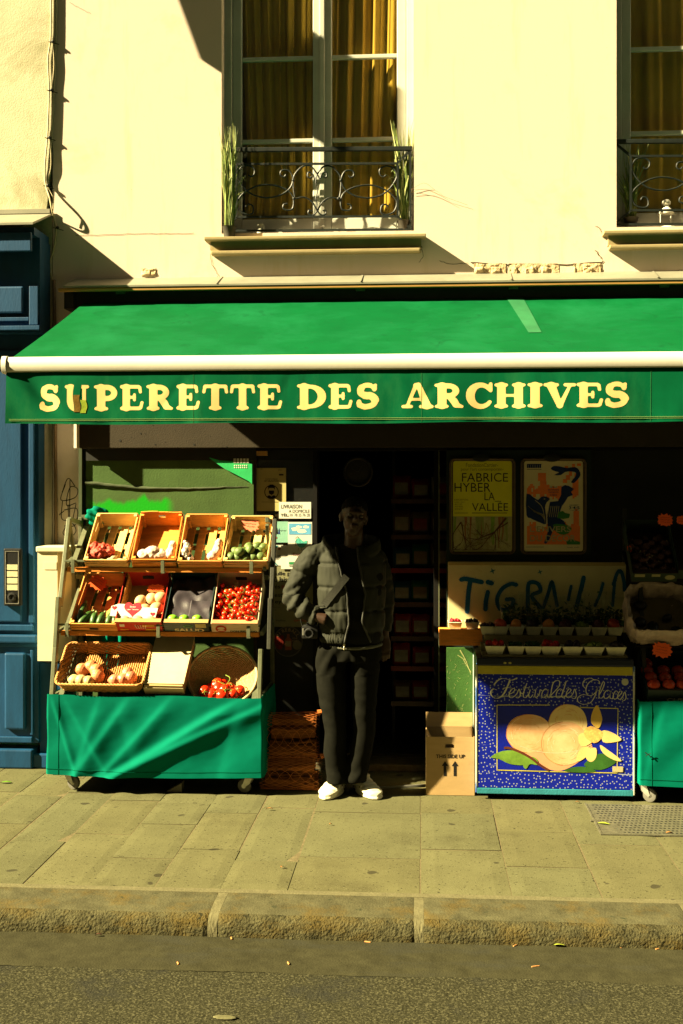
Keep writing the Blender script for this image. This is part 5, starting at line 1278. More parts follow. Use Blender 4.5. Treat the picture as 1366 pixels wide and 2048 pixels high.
# courgettes
CG = mat('courgette_skin', (.035, .085, .015), .4, .35, 25, .2, 60, stretch=(4, 4, .6)); CGT = mat('courgette_tip', (.25, .32, .12), .7)
def courge(M, loc, L, r_, rz_, lab, up=0):
    q = MB(); pts = [Vector((0, L*(k/10-.5), .012*math.sin(k/10*3.14))) for k in range(11)]
    q.tube(pts, [r_*.45, r_*.85, r_*.98, r_, r_, r_, r_, r_*.98, r_*.9, r_*.7, r_*.3], 12)
    o = q.build('courgette', CG, None, smooth=True, origin=(0, 0, 0)); o.matrix_world = M @ Matrix.Translation(loc) @ Matrix.Rotation(rz_, 4, 'Z') @ Matrix.Rotation(up, 4, 'X'); tag(o, lab, 'courgette', 'courgettes in the left middle crate')
    q = MB(); q.tube([pts[-1]-Vector((0, .004, 0)), pts[-1]+Vector((0, .012, .004))], [r_*.45, r_*.35], 7); q.build('stalk', CGT, o)
for k, (x, y, L, rz_, up, lb) in enumerate(((-.105, .09, .16, -.1, .25, 'longest courgette standing against the crate side'), (-.07, .05, .13, -.5, 0, 'courgette lying slantwise in front of the longest one'), (-.015, .045, .09, -.05, .2, 'short courgette seen end on in the middle of the crate'), (.03, .045, .10, -.2, .1, 'courgette leaning right beside the short middle one'), (.085, .05, .11, -.1, 0, 'pale ended courgette close to the melon carton'), (.12, .05, .09, .0, 0, 'last courgette in the right corner of its crate'))):
    courge(Mm0, (x, y+.03, .034), L, .022, rz_, lb, up)
MEL = mat('melon_skin', (.62, .38, .18), .6, .2, 18, .2, 60); overlay(MEL, (.66, .20, .08), 7, .52, .7)
mps = [(-.09, .05, .04), (-.01, .045, .045), (.07, .045, .042), (-.07, .13, .045), (.02, .13, .055), (.09, .14, .06), (-.02, .21, .05), (.05, .22, .06), (.105, .22, .07)]
for k, (x, y, z) in enumerate(mps):
    fruit('mango', Mm1, (x, y, z), .038, MEL, 'pale orange fruit heaped in the red carton', 'fruit', 'pale fruit heaped in the red carton', (1.05, 1.15, 1), (0, 0, k))
LIM = mat('lime_skin', (.18, .42, .02), .4, .2, 30, .3, 150)
for x, lb in ((-.09, 'dark green lime nearest the left side of the SALUD carton'), (-.02, 'middle lime in the SALUD carton'), (.06, 'pale lime on the right in the SALUD carton')):
    fruit('lime', Mm2, (x, .05, .066), .028, LIM, lb, 'lime', 'limes in the dark carton', (1.2, 1, .95))
q = MB()
def bpf(u, v):
    x = -.13+.26*u; y = .02+.36*v
    return Vector((x, y, .05+.02*noise.noise(Vector((x*14, y*14, 1)))+.02*abs(math.sin(x*20+y*14))*.7+.03*v + (.02 if u > .5 and v < .5 else 0)))
q.grid(bpf, 24, 24); o = q.build('black_paper', mat('purple_black_paper', (.035, .028, .035), .5, .1, 10), None, smooth=25, origin=(0, 0, 0)); o.matrix_world = Mm2; tag(o, 'crumpled black paper lining behind the limes', 'paper')
TOM = mat('tomato_skin', (.72, .022, .004), .25, .15, 8, .03, 60, spec=.5); CALY = mat('tomato_stalk', (.16, .22, .03), .7)
# cherry tomatoes
q = MB(); q.ball((0, 0, 0), .0165, u=14, v=9, f=lambda d: 1-.10*max(0, d.z)**6); ctm = q.mesh('cherry_tomato', [TOM], smooth=True)
q = MB()
for k in range(5):
    a_ = k*1.257; q.add([(0, 0, .0152), (.003*math.cos(a_-.6), .003*math.sin(a_-.6), .0155), (.010*math.cos(a_), .010*math.sin(a_), .0150), (.003*math.cos(a_+.6), .003*math.sin(a_+.6), .0155)], [(0, 1, 2, 3)])
q.tube([(0, 0, .015), (.002, 0, .024)], .0012, 5); cty = q.mesh('stalk', [CALY])
r = random.Random(77); placed = []
tries = 0
while len(placed) < 105 and tries < 9000:
    tries += 1
    x = r.uniform(-.122, .122); y = r.uniform(.02, .33); lay = r.choice([0, 0, 1, 1, 2]); z = .03+lay*.020+.10*y+.015*math.sin(x*20)
    if all((x-a)**2+(y-b_)**2+(z-c_)**2 > .029**2 for a, b_, c_ in placed): placed.append((x, y, z))
for x, y, z in placed:
    o = bpy.data.objects.new('cherry_tomato', ctm); COL.objects.link(o)
    o.matrix_world = Mm3 @ Matrix.Translation((x, y, z)) @ Matrix.Rotation(r.uniform(0, 6), 4, 'Z') @ Matrix.Rotation(r.uniform(.3, 1.3), 4, 'X')
    o.scale = [r.uniform(.85, 1.1)]*3
    tag(o, 'red cherry tomato heaped in the DON RICARDO carton', 'tomato', 'cherry tomatoes in the pale carton')
    s_ = bpy.data.objects.new('stalk', cty); COL.objects.link(s_); s_.parent = o
vn = MB()
for k in range(16):
    x, y = r.uniform(-.11, .11), r.uniform(.04, .28); pts = [(x, y, .095+.1*y)]
    for j in range(4): x += r.uniform(-.02, .02); y += r.uniform(.004, .02); pts.append((max(-.12, min(.12, x)), y, .092+.1*y+r.uniform(-.008, .008)))
    vn.tube(catmull(pts, 3), .0013, 5)
o = vn.build('tomato_vine', CALY, None, origin=(0, 0, 0)); o.matrix_world = Mm3; tag(o, 'thin green tomato vines lying over the cherry tomatoes', 'vine', kind='stuff')
# ------------------------------------------------------------------ lower tier: wicker basket, flat carton, round basket
WICK = mat('wicker', (.56, .27, .085), .7, .3, 50, .3, 150); WICKD = mat('round_wicker', (.55, .36, .16), .7, .25, 70, .3, 160)
z0, y0 = LV[0]
bx = W(203, 1390, 6.8).x
bk = thing('wicker_basket', 'rectangular woven wicker basket of netted onions on the lowest tier', 'basket', (0, 0, 0))
Mb = Matrix.Translation((bx, y0-.0, z0+.0)) @ Matrix.Rotation(R(40), 4, 'X')
def rrect(w, L, r_, n_=6):
    pts = []
    for cx_, cy_, a0 in ((w/2-r_, -L/2+r_, -90), (w/2-r_, L/2-r_, 0), (-w/2+r_, L/2-r_, 90), (-w/2+r_, -L/2+r_, 180)):
        pts += [(cx_+r_*math.cos(R(a0+90*k/n_)), cy_+r_*math.sin(R(a0+90*k/n_))) for k in range(n_+1)]
    out = []
    for i in range(len(pts)):
        a, b_ = Vector(pts[i]), Vector(pts[(i+1) % len(pts)]); m = max(1, int((b_-a).length/.008))
        for k in range(m): out.append(a.lerp(b_, k/m))
    return out
q = MB(); BW, BL, BH = .475, .30, .09
for k in range(10):
    hgt = .006+k*.0078; gr_ = 1+.10*k/9
    P = rrect(BW*gr_, BL*gr_, .035)
    pts = []
    for i, p in enumerate(P):
        d = .0030*math.sin(i*1.05+math.pi*(k % 2)); nn = Vector((p.x/BW, p.y/BL)).normalized()
        pts.append(Vector((p.x+nn.x*d, BL/2+p.y+nn.y*d, hgt)))
    q.tube(pts, .0046, 5, closed=True)
q.build('woven_wall', WICK, bk, True)
q = MB(); P = rrect(BW*1.12, BL*1.12, .04)
for j in range(3): q.tube([Vector((p.x, BL/2+p.y, .085))+Vector((.005*math.cos(i*.8+j*2.1)*(1 if abs(p.x) > BW*.5 else .3), .005*math.cos(i*.8+j*2.1)*(.3 if abs(p.x) > BW*.5 else 1), .005*math.sin(i*.8+j*2.1))) for i, p in enumerate(P)], .0048, 5, closed=True)
q.build('braided_rim', WICK, bk, True)
q = MB()
for k in range(34):
    x = -BW/2+.012+k*(BW-.024)/33; q.tube([Vector((x, .006+j*(BL-.012)/24, .006+.0022*math.sin(j*2.6+k*math.pi))) for j in range(25)], .0055, 5)
q.build('woven_base', WICK, bk, True)
bk.matrix_world = Mb
def onionbag(M, cs, rad, m, name, label, seed):
    q = MB()
    for c_ in cs: q.ball(c_, rad, u=14, v=10)
    c0_ = cs[0]; q.ball((c0_[0]-rad*.9, c0_[1], c0_[2]), rad*.35, u=8, v=6)
    g = remesh(q, .006, 3, lambda v, n: .0016*math.sin(v.x*260+v.y*140)*math.sin(v.y*260-v.x*140))
    o = g.build(name, m, None, smooth=True, origin=(0, 0, 0)); o.matrix_world = M; tag(o, label, 'net bag', 'netted vegetables in the wicker basket'); return o
ONI = mat('netted_onion', (.55, .19, .07), .45, .25, 26, .5, 240, bd=.003); POT = mat('netted_potato', (.52, .38, .16), .5, .25, 26, .5, 240, bd=.003); PNK = mat('pink_netted_onion', (.62, .20, .10), .35, .2, 20, .4, 240)
onionbag(Mb, [(-.14, .13, .05), (-.085, .15, .055), (-.045, .12, .055), (-.03, .08, .05)], .042, ONI, 'onion_bag', 'net of brown onions at the back left of the wicker basket', 1)
onionbag(Mb, [(-.17, .05, .045), (-.125, .045, .05), (-.08, .04, .045)], .037, POT, 'shallot_bag', 'net of pale yellow onions at the front left of the wicker basket', 2)
onionbag(Mb, [(.08, .05, .05), (.13, .055, .052), (.175, .07, .055), (.15, .10, .06)], .038, PNK, 'red_onion_bag', 'net of pink onions on the right in the wicker basket', 3)
# closed flat carton leaning
q = MB(); q.box(-.118, .118, 0, .37, 0, .075, bev=.004)
fc = q.build('flat_carton', CARD, None, origin=(0, 0, 0)); ORG[fc.name] = Vector((0, 0, 0)); tag(fc, 'pale lidded cardboard box leaning between the two baskets', 'box')
q = MB(); q.box(-.122, .124, .012, .385, .077, .082, bev=.002); q.box(-.125, .12, -.005, .0-.001, .0, .06, bev=.002); q.build('lid', CARDP, fc)
fc.matrix_world = Matrix.Translation((W(331, 1388, 6.8).x, y0, z0-.005)) @ Matrix.Rotation(R(-3), 4, 'Z') @ Matrix.Rotation(R(43), 4, 'X')
# round shallow basket, tilted to the street
Mr = Matrix.Translation(W(444, 1350, 6.90)+Vector((0, .02, -.01))) @ Matrix.Rotation(R(50), 4, 'X') @ Matrix.Rotation(R(5), 4, 'Y')
q = MB(); RB = .205; dpt = .095
def bowl(rr_): return -dpt*(1-(rr_/RB)**2.2)
for k in range(24):
    rr_ = RB*(k+1)/24
    q.tube([Vector(((rr_)*math.cos(a_), rr_*math.sin(a_), bowl(rr_)+.0018*math.sin(a_*30+k*math.pi))) for a_ in [2*math.pi*i/90 for i in range(90)]], .0052, 5, closed=True)
rbk = q.build('round_basket', WICKD, None, smooth=True, origin=(0, 0, 0)); ORG[rbk.name] = Vector((0, 0, 0)); tag(rbk, 'round shallow basket with large tomatoes, tilted on the lowest tier', 'basket')
q = MB(); q.tube([Vector((RB*1.02*math.cos(a_), RB*1.02*math.sin(a_), .004)) for a_ in [2*math.pi*i/90 for i in range(90)]], .0095, 8, closed=True); q.build('rim', mat('cane_rim', (.55, .38, .18), .6, .2, 40), rbk, True)
q = MB()
for k in range(36):
    a_ = k*2*math.pi/36; q.tube([Vector((rr_*math.cos(a_), rr_*math.sin(a_), bowl(rr_)+.004)) for rr_ in [RB*j/8 for j in range(1, 9)]], .0022, 4)
q.build('spoke', WICKD, rbk)
rbk.matrix_world = Mr
tm = [(-.10, -.135, .0, 31), (-.045, -.145, .0, 33), (.02, -.15, .005, 36), (.08, -.135, 0, 30), (.125, -.105, 0, 27), (-.07, -.09, -.01, 33), (-.005, -.095, .012, 37), (.055, -.075, .0, 33), (-.03, -.055, .02, 34), (.0, -.03, -.02, 30), (.03, -.11, .03, 30)]
for k, (x, y, z, rad) in enumerate(tm):
    rr_ = math.hypot(x, y); zb_ = bowl(rr_)+rad/1000+.006
    q = MB(); q.ball((0, 0, 0), (rad/1000, rad/1000, rad/1000*.88), u=20, v=12, f=lambda d: 1-.10*max(0, d.z)**5+.02*math.cos(5*math.atan2(d.y, d.x))*max(0, d.z))
    o = q.build('large_tomato', TOM, None, smooth=True, origin=(0, 0, 0)); ORG[o.name] = Vector((0, 0, 0))
    o.matrix_world = Mr @ Matrix.Translation((x*.92, y*.92, max(zb_, -.05)+z+.012)) @ Matrix.Scale(1.25, 4) @ Matrix.Rotation(k*1.3, 4, 'Z') @ Matrix.Rotation(.5, 4, 'X')
    tag(o, 'large red vine tomato in the tilted round basket', 'tomato', 'large tomatoes in the round basket')
    q = MB()
    for j in range(5):
        a_ = j*1.257; R0 = rad/1000*.84; q.tube([(0, 0, R0*.95), (.007*math.cos(a_), .007*math.sin(a_), R0*1.02), (.016*math.cos(a_), .016*math.sin(a_), R0*.98)], [.002, .0016, .0006], 4)
    q.build('stalk', CALY, o)
q = MB(); q.tube(catmull([(-.02, -.10, .0), (.03, -.08, .03), (.05, -.03, .03), (.02, .0, .015)], 5), .003, 6); q.tube(catmull([(.03, -.08, .03), (-.02, -.06, .04), (.08, -.09, .02)], 5), .0022, 6)
o = q.build('vine_stem', CALY, None, smooth=True, origin=(0, 0, 0)); o.matrix_world = Mr; tag(o, 'green vine stem across the large tomatoes', 'vine')
# ------------------------------------------------------------------ teal cloths behind the stand
def hanging(x0, x1, yt, yb, Y, label, seed, n_=14, name='teal_rag'):
    q = MB(); A = W(x0, yt, Y); B = W(x1, yb, Y)
    q.grid(lambda u, v: Vector((A.x+(B.x-A.x)*(u*(1-.3*v)+.15*v), Y+.02*math.sin(u*n_+seed+v)+.01*noise.noise(Vector((u*5, v*5, seed))), A.z+(B.z-A.z)*v+.01*math.sin(u*7+seed)*v)), 40, 24)
    return single(q, name, TEAL, label, 'cloth', smooth=True)
q = MB()
for c_ in ((185, 1030, .045), (196, 1024, .04), (200, 1036, .04), (188, 1044, .035), (207, 1030, .03)): q.ball(W(c_[0], c_[1], 7.30), c_[2], u=12, v=8)
g = remesh(q, .007, 2, lambda v, n: .012*noise.noise(v*18)+.006*math.sin(v.z*160+v.x*60))
single(g, 'teal_rag', TEAL, 'bunched teal rag hooked on the top left corner of the stand', 'rag', smooth=True)
hanging(200, 262, 1262, 1340, 7.28, 'teal cloth hanging behind the wicker basket', 1)
hanging(243, 258, 1140, 1175, 7.30, 'narrow teal strip behind the courgette crate', 2, 6); hanging(268, 284, 1140, 1175, 7.30, 'slanting teal strip behind the red carton', 3, 6)
hanging(348, 358, 1140, 1172, 7.30, 'bright teal strip above the dark carton', 4, 5)
# slate wedge under the stand
q = MB(); a = W(331, 1590, 6.80); q.prism([(a.x, 0), (W(362, 1590, 6.8).x, 0), (W(362, 1590, 6.8).x, .055)], 6.82, 6.90); single(q, 'stone_wedge', mat('grey_plastic_grille', (.12, .11, .08), .6, .4, 120), 'dark ribbed wedge on the pavement under the stand', 'wedge')
# ------------------------------------------------------------------ cardboard box THIS SIDE UP
bxa = W(852, 1588, 6.86).x; bxw = W(949, 1588, 6.86).x-bxa; bh = W(900, 1474, 6.86).z
bo = thing('cardboard_box', 'open brown cardboard box lettered THIS SIDE UP beside the freezer', 'box', (bxa+bxw/2, 7.0, 0))
def bpart(name, m, fn, par=bo, smooth=None):
    q = MB(); fn(q); return q.build(name, m, par, smooth)
fw = bpart('front_wall', CARD, lambda q: (q.box(bxa, bxa+bxw*.40, 6.86, 6.864, .002, bh), q.box(bxa+bxw*.40, bxa+bxw*.58, 6.86, 6.864, .002, bh-.065), q.box(bxa+bxw*.40, bxa+bxw*.58, 6.86, 6.864, bh-.042, bh), q.box(bxa+bxw*.58, bxa+bxw, 6.86, 6.864, .002, bh)))
bpart('side_wall', CARD, lambda q: q.box(bxa, bxa+.004, 6.864, 7.16, .002, bh)); bpart('side_wall', CARD, lambda q: q.box(bxa+bxw-.004, bxa+bxw, 6.864, 7.16, .002, bh))
bpart('back_wall', CARD, lambda q: q.box(bxa, bxa+bxw, 7.16, 7.164, .002, bh)); bpart('bottom', CARD, lambda q: q.box(bxa+.004, bxa+bxw-.004, 6.864, 7.16, .002, .008))
bpart('flap', CARD, lambda q: q.bar((bxa+bxw/2, 7.162, bh+.001), (bxa+bxw/2, 7.19, bh+.085), bxw, .004, up=(0, 1, 0)))
bpart('flap', CARD, lambda q: q.bar((bxa+.002, 7.01, bh+.001), (bxa+.05, 7.01, bh-.10), .004, .28, up=(0, 1, 0)))
def bxp(q):
    put_text(q, 'THIS SIDE UP', 872, 1509, 930, 1516.5, 6.8588, bold=.02)
    for x in (890, 910): poly(q, [(x-2.8, 1552), (x-2.8, 1532), (x-6.5, 1532), (x, 1522), (x+6.5, 1532), (x+2.8, 1532), (x+2.8, 1552)], 6.8588)
bpart('printing', INK, bxp, fw)
# ------------------------------------------------------------------ chest freezer
FX0, FX1, FY = W(953, 1450, 6.80).x, W(1268, 1450, 6.80).x, 6.80
FB, FT = W(1100, 1588, FY).z, W(1100, 1317, FY).z
fz = thing('chest_freezer', 'blue ice cream chest freezer lettered Festival des Glaces, topped with punnets', 'freezer', ((FX0+FX1)/2, 7.1, 0))
def fpart(name, m, fn, par=fz, smooth=None):
    q = MB(); fn(q); return q.build(name, m, par, smooth)
FWH = mat('freezer_side_paint', (.50, .50, .42), .35, .15, 8, .05); overlay(FWH, (.05, .12, .35), 9, .5, .56, stretch=(1, 1, .3))
fpart('cabinet', FWH, lambda q: q.box(FX0, FX1, FY+.004, 7.40, FB, FT-.03, bev=.02))
FBL = mat('freezer_front_blue', (.004, .012, .30), .3, .1, 5, .02)
# printed white dots
def dots(m):
    n = m.node_tree.nodes; l = m.node_tree.links; b = n['Principled BSDF']
    src = b.inputs['Base Color'].links[0].from_socket
    tc = n.new('ShaderNodeTexCoord'); sx = n.new('ShaderNodeSeparateXYZ'); mp = n.new('ShaderNodeCombineXYZ'); l.new(tc.outputs['Object'], sx.inputs[0]); l.new(sx.outputs['X'], mp.inputs['X']); l.new(sx.outputs['Z'], mp.inputs['Y'])
    v = n.new('ShaderNodeTexVoronoi'); v.voronoi_dimensions = '2D'; v.inputs['Scale'].default_value = 44; v.inputs['Randomness'].default_value = .75; l.new(mp.outputs[0], v.inputs['Vector'])
    mr = n.new('ShaderNodeMapRange'); mr.inputs['From Min'].default_value = .185; mr.inputs['From Max'].default_value = .13; l.new(v.outputs['Distance'], mr.inputs['Value'])
    mx = n.new('ShaderNodeMix'); mx.data_type = 'RGBA'; mx.inputs['B'].default_value = (.34, .37, .36, 1)
    l.new(src, mx.inputs['A']); l.new(mr.outputs['Result'], mx.inputs['Factor']); l.new(mx.outputs['Result'], b.inputs['Base Color'])
dots(FBL); overlay(FBL, (.45, .48, .45), 5, .63, .66, stretch=(.35, 1, 9), dist=.4)
fr_ = fpart('front_panel', FBL, lambda q: q.box(FX0+.004, FX1-.004, FY, FY+.012, FB+.03, FT-.095, bev=.003))
fpart('corner_strip', FWH, lambda q: q.box(FX0-.006, FX0+.006, FY-.003, FY+.02, FB, FT-.04, bev=.004)); fpart('corner_strip', FWH, lambda q: q.box(FX1-.006, FX1+.006, FY-.003, FY+.02, FB, FT-.04, bev=.004))
fpart('yellow_band', mat('freezer_yellow', (.42, .36, .03), .4, .15, 8), lambda q: q.box(FX0+.008, FX1-.008, FY-.002, FY+.01, FT-.0945, FT-.045, bev=.002))
fpart('lid_frame', mat('dark_navy_plastic', (.008, .012, .03), .4), lambda q: q.box(FX0+.002, FX1-.002, FY-.008, 7.41, FT-.044, FT, bev=.008))
fpart('bottom_trim', mat('freezer_turquoise', (.03, .22, .28), .4, .2, 12), lambda q: q.box(FX0+.004, FX1-.004, FY-.003, FY+.012, FB-.004, FB+.029, bev=.003))
for x, y in ((FX0+.13, 6.87), (FX1-.12, 6.87), (FX0+.13, 7.3), (FX1-.12, 7.3)):
    fpart('caster', BLK, lambda q: (q.tube([(x-.011, y, .024), (x+.011, y, .024)], .024, 16), q.box(x-.016, x+.016, y-.02, y+.02, .045, FB+.005)), smooth=40)
fpart('thermometer_dial', mat('dial_white', (.5, .5, .4), .5), lambda q: [q.lathe([(0, 0), (r__, 0), (r__, .002), (0, .003)], 24, M=Matrix.Translation(W(x, y, FY-.002)) @ Matrix.Rotation(R(90), 4, 'X')) for x, y, r__ in ((1250, 1364, .020),)])
fpart('maker_plate', mat('plate_yellow', (.4, .36, .1), .5), lambda q: [disc(q, x, 1326, 3, 2, FY-.009) for x in (1010, 1020)])
PYF = FY-.0015
def fpic(par, name, m, fn):
    q = MB(); fn(q); return q.build(name, m, par)
BLP = mat('picture_blue', (.003, .01, .28), .35, .25, 3)
pic = fpic(fr_, 'picture_ground', BLP, lambda q: poly(q, [(994, 1411), (1235, 1417), (1233, 1545), (993, 1539)], PYF))
YLN = mat('picture_yellow_line', (.55, .48, .08), .5)
fpic(fr_, 'picture_border', YLN, lambda q: [ribbon(q, pts, .8, PYF-.0005, sm=0) for pts in ([(994, 1410), (1100, 1410)], [(1160, 1415), (1236, 1417)], [(994, 1410), (994, 1540)], [(993, 1540), (1100, 1543), (1234, 1546)], [(1236, 1417), (1234, 1546)])])
PEA = mat('ice_cream_peach', (.72, .37, .17), .45, .08, 4, .0); overlay(PEA, (.80, .56, .32), 4.5, .45, .75); overlay(PEA, (.62, .26, .14), 60, .62, .7, stretch=(1, 1, 3), dist=2)
PEA2 = mat('ice_cream_vanilla', (.74, .55, .25), .45, .08, 4, .0); overlay(PEA2, (.66, .36, .12), 60, .62, .7, stretch=(3, 1, 1), dist=2)
PEAP = mat('ice_cream_pink', (.72, .32, .17), .45, .12, 6, 0)
def blob(x, y, rx, ry, Y, n=36, w=.02):
    return [(x+rx*(1+w*math.sin(3*a+x))*math.cos(a), y+ry*(1+w*math.cos(4*a+y))*math.sin(a)) for a in [2*math.pi*k/n for k in range(n)]]
fpic(pic, 'pink_cup', PEAP, lambda q: poly(q, [(1036, 1480), (1050, 1508), (1075, 1530), (1108, 1541), (1130, 1539), (1160, 1522), (1185, 1495), (1160, 1470), (1080, 1465)], PYF-.0006, 0, 3))
fpic(pic, 'left_scoop', PEA, lambda q: (poly(q, blob(1058, 1467, 46, 39, 0), PYF-.0009)))
fpic(pic, 'small_scoop', PEA, lambda q: poly(q, blob(1026, 1470, 14, 17, 0), PYF-.0007))
fpic(pic, 'top_scoop', PEA2, lambda q: poly(q, blob(1136, 1448, 39, 40, 0), PYF-.0011))
fpic(pic, 'middle_scoop', PEA, lambda q: poly(q, blob(1129, 1487, 47, 44, 0), PYF-.0014))
RIM = mat('picture_rust_line', (.50, .17, .05), .5, .2, 20, 0); PEAH = mat('ice_cream_highlight', (.82, .66, .42), .45, .06, 8, 0)
def scoop_detail(q, cx_, cy_, rx, ry, Y, seed):
    r = random.Random(seed)
    for k in range(46):
        a0 = r.uniform(0, 360); f = r.uniform(.35, .95); L = r.uniform(10, 34)
        pts = [(cx_+rx*f*math.cos(R(a0+L*j/5))+r.uniform(-.6, .6), cy_+ry*f*math.sin(R(a0+L*j/5))+r.uniform(-.6, .6)) for j in range(6)]
        ribbon(q, pts, r.uniform(.2, .5), Y-.0001, 2 if r.random() < .7 else 1, sm=0)
    ribbon(q, [(cx_+rx*.985*math.cos(R(a)), cy_+ry*.985*math.sin(R(a))) for a in range(95, 275, 9)], .5, Y-.0001, 0, sm=0)
PEAD = mat('ice_cream_deep', (.66, .33, .14), .45, .1, 20, 0)
fpic(pic, 'left_scoop_swirls', [RIM, PEAH, PEAD], lambda q: scoop_detail(q, 1058, 1467, 46, 39, PYF-.00105, 1))
fpic(pic, 'top_scoop_swirls', [RIM, mat('ice_cream_yellow', (.74, .52, .16), .45), PEAD], lambda q: scoop_detail(q, 1136, 1446, 39, 38, PYF-.00125, 2))
fpic(pic, 'middle_scoop_swirls', [RIM, PEAH, PEAD], lambda q: scoop_detail(q, 1129, 1487, 47, 44, PYF-.00155, 3))
fpic(pic, 'cup_line', mat('picture_pale_pink', (.75, .48, .30), .5), lambda q: ribbon(q, [(1040, 1492), (1075, 1503), (1120, 1506), (1160, 1500), (1182, 1490)], .7, PYF-.0017))
FLO = mat('flower_gold', (.66, .42, .08), .5, .15, 9, 0); FLO2 = mat('flower_pale', (.74, .54, .20), .5, .15, 9, 0)
fpic(pic, 'petal_low', FLO2, lambda q: (poly(q, [(1180, 1496), (1176, 1510), (1160, 1522), (1152, 1520), (1158, 1502), (1166, 1494)], PYF-.002, 0, 3), poly(q, [(1192, 1496), (1192, 1515), (1182, 1524), (1172, 1516), (1176, 1500)], PYF-.0022, 0, 3)))
fpic(pic, 'petal_up', FLO, lambda q: poly(q, [(1194, 1410), (1203, 1430), (1204, 1442), (1198, 1456), (1190, 1454), (1182, 1444), (1184, 1426)], PYF-.0019, 0, 3))
fpic(pic, 'petal_right', FLO2, lambda q: (poly(q, [(1204, 1462), (1222, 1464), (1243, 1478), (1230, 1484), (1206, 1484)], PYF-.0023, 0, 3), poly(q, [(1200, 1490), (1216, 1500), (1243, 1521), (1228, 1520), (1206, 1506)], PYF-.0023, 0, 3)))
fpic(pic, 'petal_left', FLO2, lambda q: poly(q, [(1190, 1478), (1172, 1492), (1160, 1490), (1156, 1474), (1164, 1466), (1180, 1470)], PYF-.0021, 0, 3))
fpic(pic, 'flower_heart', mat('flower_coral', (.74, .42, .12), .5, .3, 60), lambda q: poly(q, [(1170, 1458), (1182, 1452), (1196, 1458), (1206, 1466), (1200, 1480), (1188, 1486), (1174, 1478), (1168, 1468)], PYF-.0026, 0, 3))
LFG = mat('picture_leaf', (.14, .26, .03), .5, .35, 16, 0); LFD = mat('picture_leaf_dark', (.03, .11, .015), .5, .3, 12, 0)
fpic(pic, 'left_leaf', LFG, lambda q: (poly(q, [(981, 1514), (1005, 1502), (1035, 1502), (1054, 1512), (1056, 1522), (1048, 1530), (1020, 1528), (998, 1518)], PYF-.0020, 0, 3), poly(q, [(1046, 1530), (1056, 1516), (1068, 1514), (1076, 1522), (1074, 1530), (1060, 1528), (1052, 1538)], PYF-.0022, 0, 3)))
fpic(pic, 'right_leaf', LFD, lambda q: (poly(q, [(1168, 1528), (1196, 1508), (1216, 1510), (1232, 1522), (1222, 1532), (1200, 1540), (1180, 1536)], PYF-.0017, 0, 3), poly(q, [(1128, 1542), (1148, 1534), (1174, 1534), (1192, 1543), (1160, 1545)], PYF-.0016, 0, 3)))
fpic(pic, 'vanilla_pod', mat('pod_brown', (.10, .025, .01), .5), lambda q: ribbon(q, [(1008, 1496), (1018, 1496), (1040, 1504), (1062, 1516), (1080, 1530), (1098, 1541)], 2.4, PYF-.0024))
fpic(pic, 'corner_plate', mat('plate_cream', (.45, .38, .2), .5), lambda q: (pbox(q, 1225, 1533, 1246, 1544, FY-.0035, FY-.0025)))
# script lettering
def script(q):
    Y = FY-.0022
    cv = lambda X, Y_: ((X if X > 715 or fest[0] == 0 else 365+(X-365)*.945)/2.597+840, Y_/2.597+1280)
    fest = [1]
    S = [
        [(384, 232), (402, 212), (425, 200), (452, 202), (482, 208), (512, 196)],
        [(472, 207), (458, 240), (442, 272), (420, 296), (394, 302), (372, 290), (366, 270), (380, 254), (398, 258)], [(434, 252), (458, 247), (484, 250)],
        [(470, 282), (490, 272), (500, 258), (490, 252), (474, 268), (468, 288), (478, 300), (495, 294), (512, 278)], [(512, 278), (524, 255), (530, 285), (520, 300), (505, 298)], [(526, 262), (540, 280), (552, 264)],
        [(566, 225), (548, 275), (548, 296), (562, 298), (576, 280)], [(545, 248), (578, 248)], [(585, 258), (576, 288), (584, 300), (600, 284)], [(592, 238), (594, 242)], [(603, 262), (614, 260), (610, 290), (618, 299), (634, 280), (640, 258), (648, 264)],
        [(682, 264), (668, 254), (652, 270), (648, 292), (660, 300), (676, 284), (686, 258), (678, 290), (688, 300), (702, 284)], [(702, 284), (722, 240), (722, 212), (712, 222), (698, 280), (700, 298), (712, 298)],
        [(742, 264), (728, 254), (710, 272), (708, 294), (720, 300), (738, 282), (760, 212)], [(746, 254), (736, 290), (746, 300), (758, 286)], [(762, 282), (778, 270), (784, 258), (774, 254), (762, 272), (760, 292), (770, 300), (784, 292), (796, 276)], [(796, 276), (804, 255), (812, 288), (802, 304), (788, 300)],
        [(934, 228), (928, 212), (905, 206), (875, 224), (862, 255), (868, 282), (890, 288), (912, 272), (922, 248), (908, 292), (885, 325), (850, 334), (822, 322), (820, 300), (845, 284), (885, 290)], [(905, 206), (880, 198), (852, 212), (846, 236), (860, 252)],
        [(928, 290), (950, 250), (958, 222), (948, 222), (932, 268), (930, 296), (942, 302), (956, 288)], [(988, 268), (974, 260), (958, 276), (956, 298), (968, 304), (984, 290), (992, 264), (986, 296), (996, 305), (1006, 292)], [(1028, 272), (1018, 264), (1006, 280), (1004, 300), (1016, 306), (1030, 294)],
        [(1030, 292), (1044, 280), (1048, 268), (1038, 266), (1028, 284), (1028, 302), (1040, 308), (1054, 292)], [(1054, 292), (1064, 270), (1070, 300), (1060, 314), (1048, 308)]]
    for k, st in enumerate(S):
        fest[0] = 1 if max(p[0] for p in st) < 724 else 0
        ribbon(q, [cv(*p) for p in st], 1.0, Y-.00012*(k % 5), sm=6, nib=.42)
        if k in (0, 1): ribbon(q, [cv(x+4, y+1) for x, y in st], .8, Y-.00012*(k % 5)-.0006, sm=6, nib=.3)
fpic(fr_, 'script_lettering', mat('script_silver', (.60, .58, .46), .5), script)
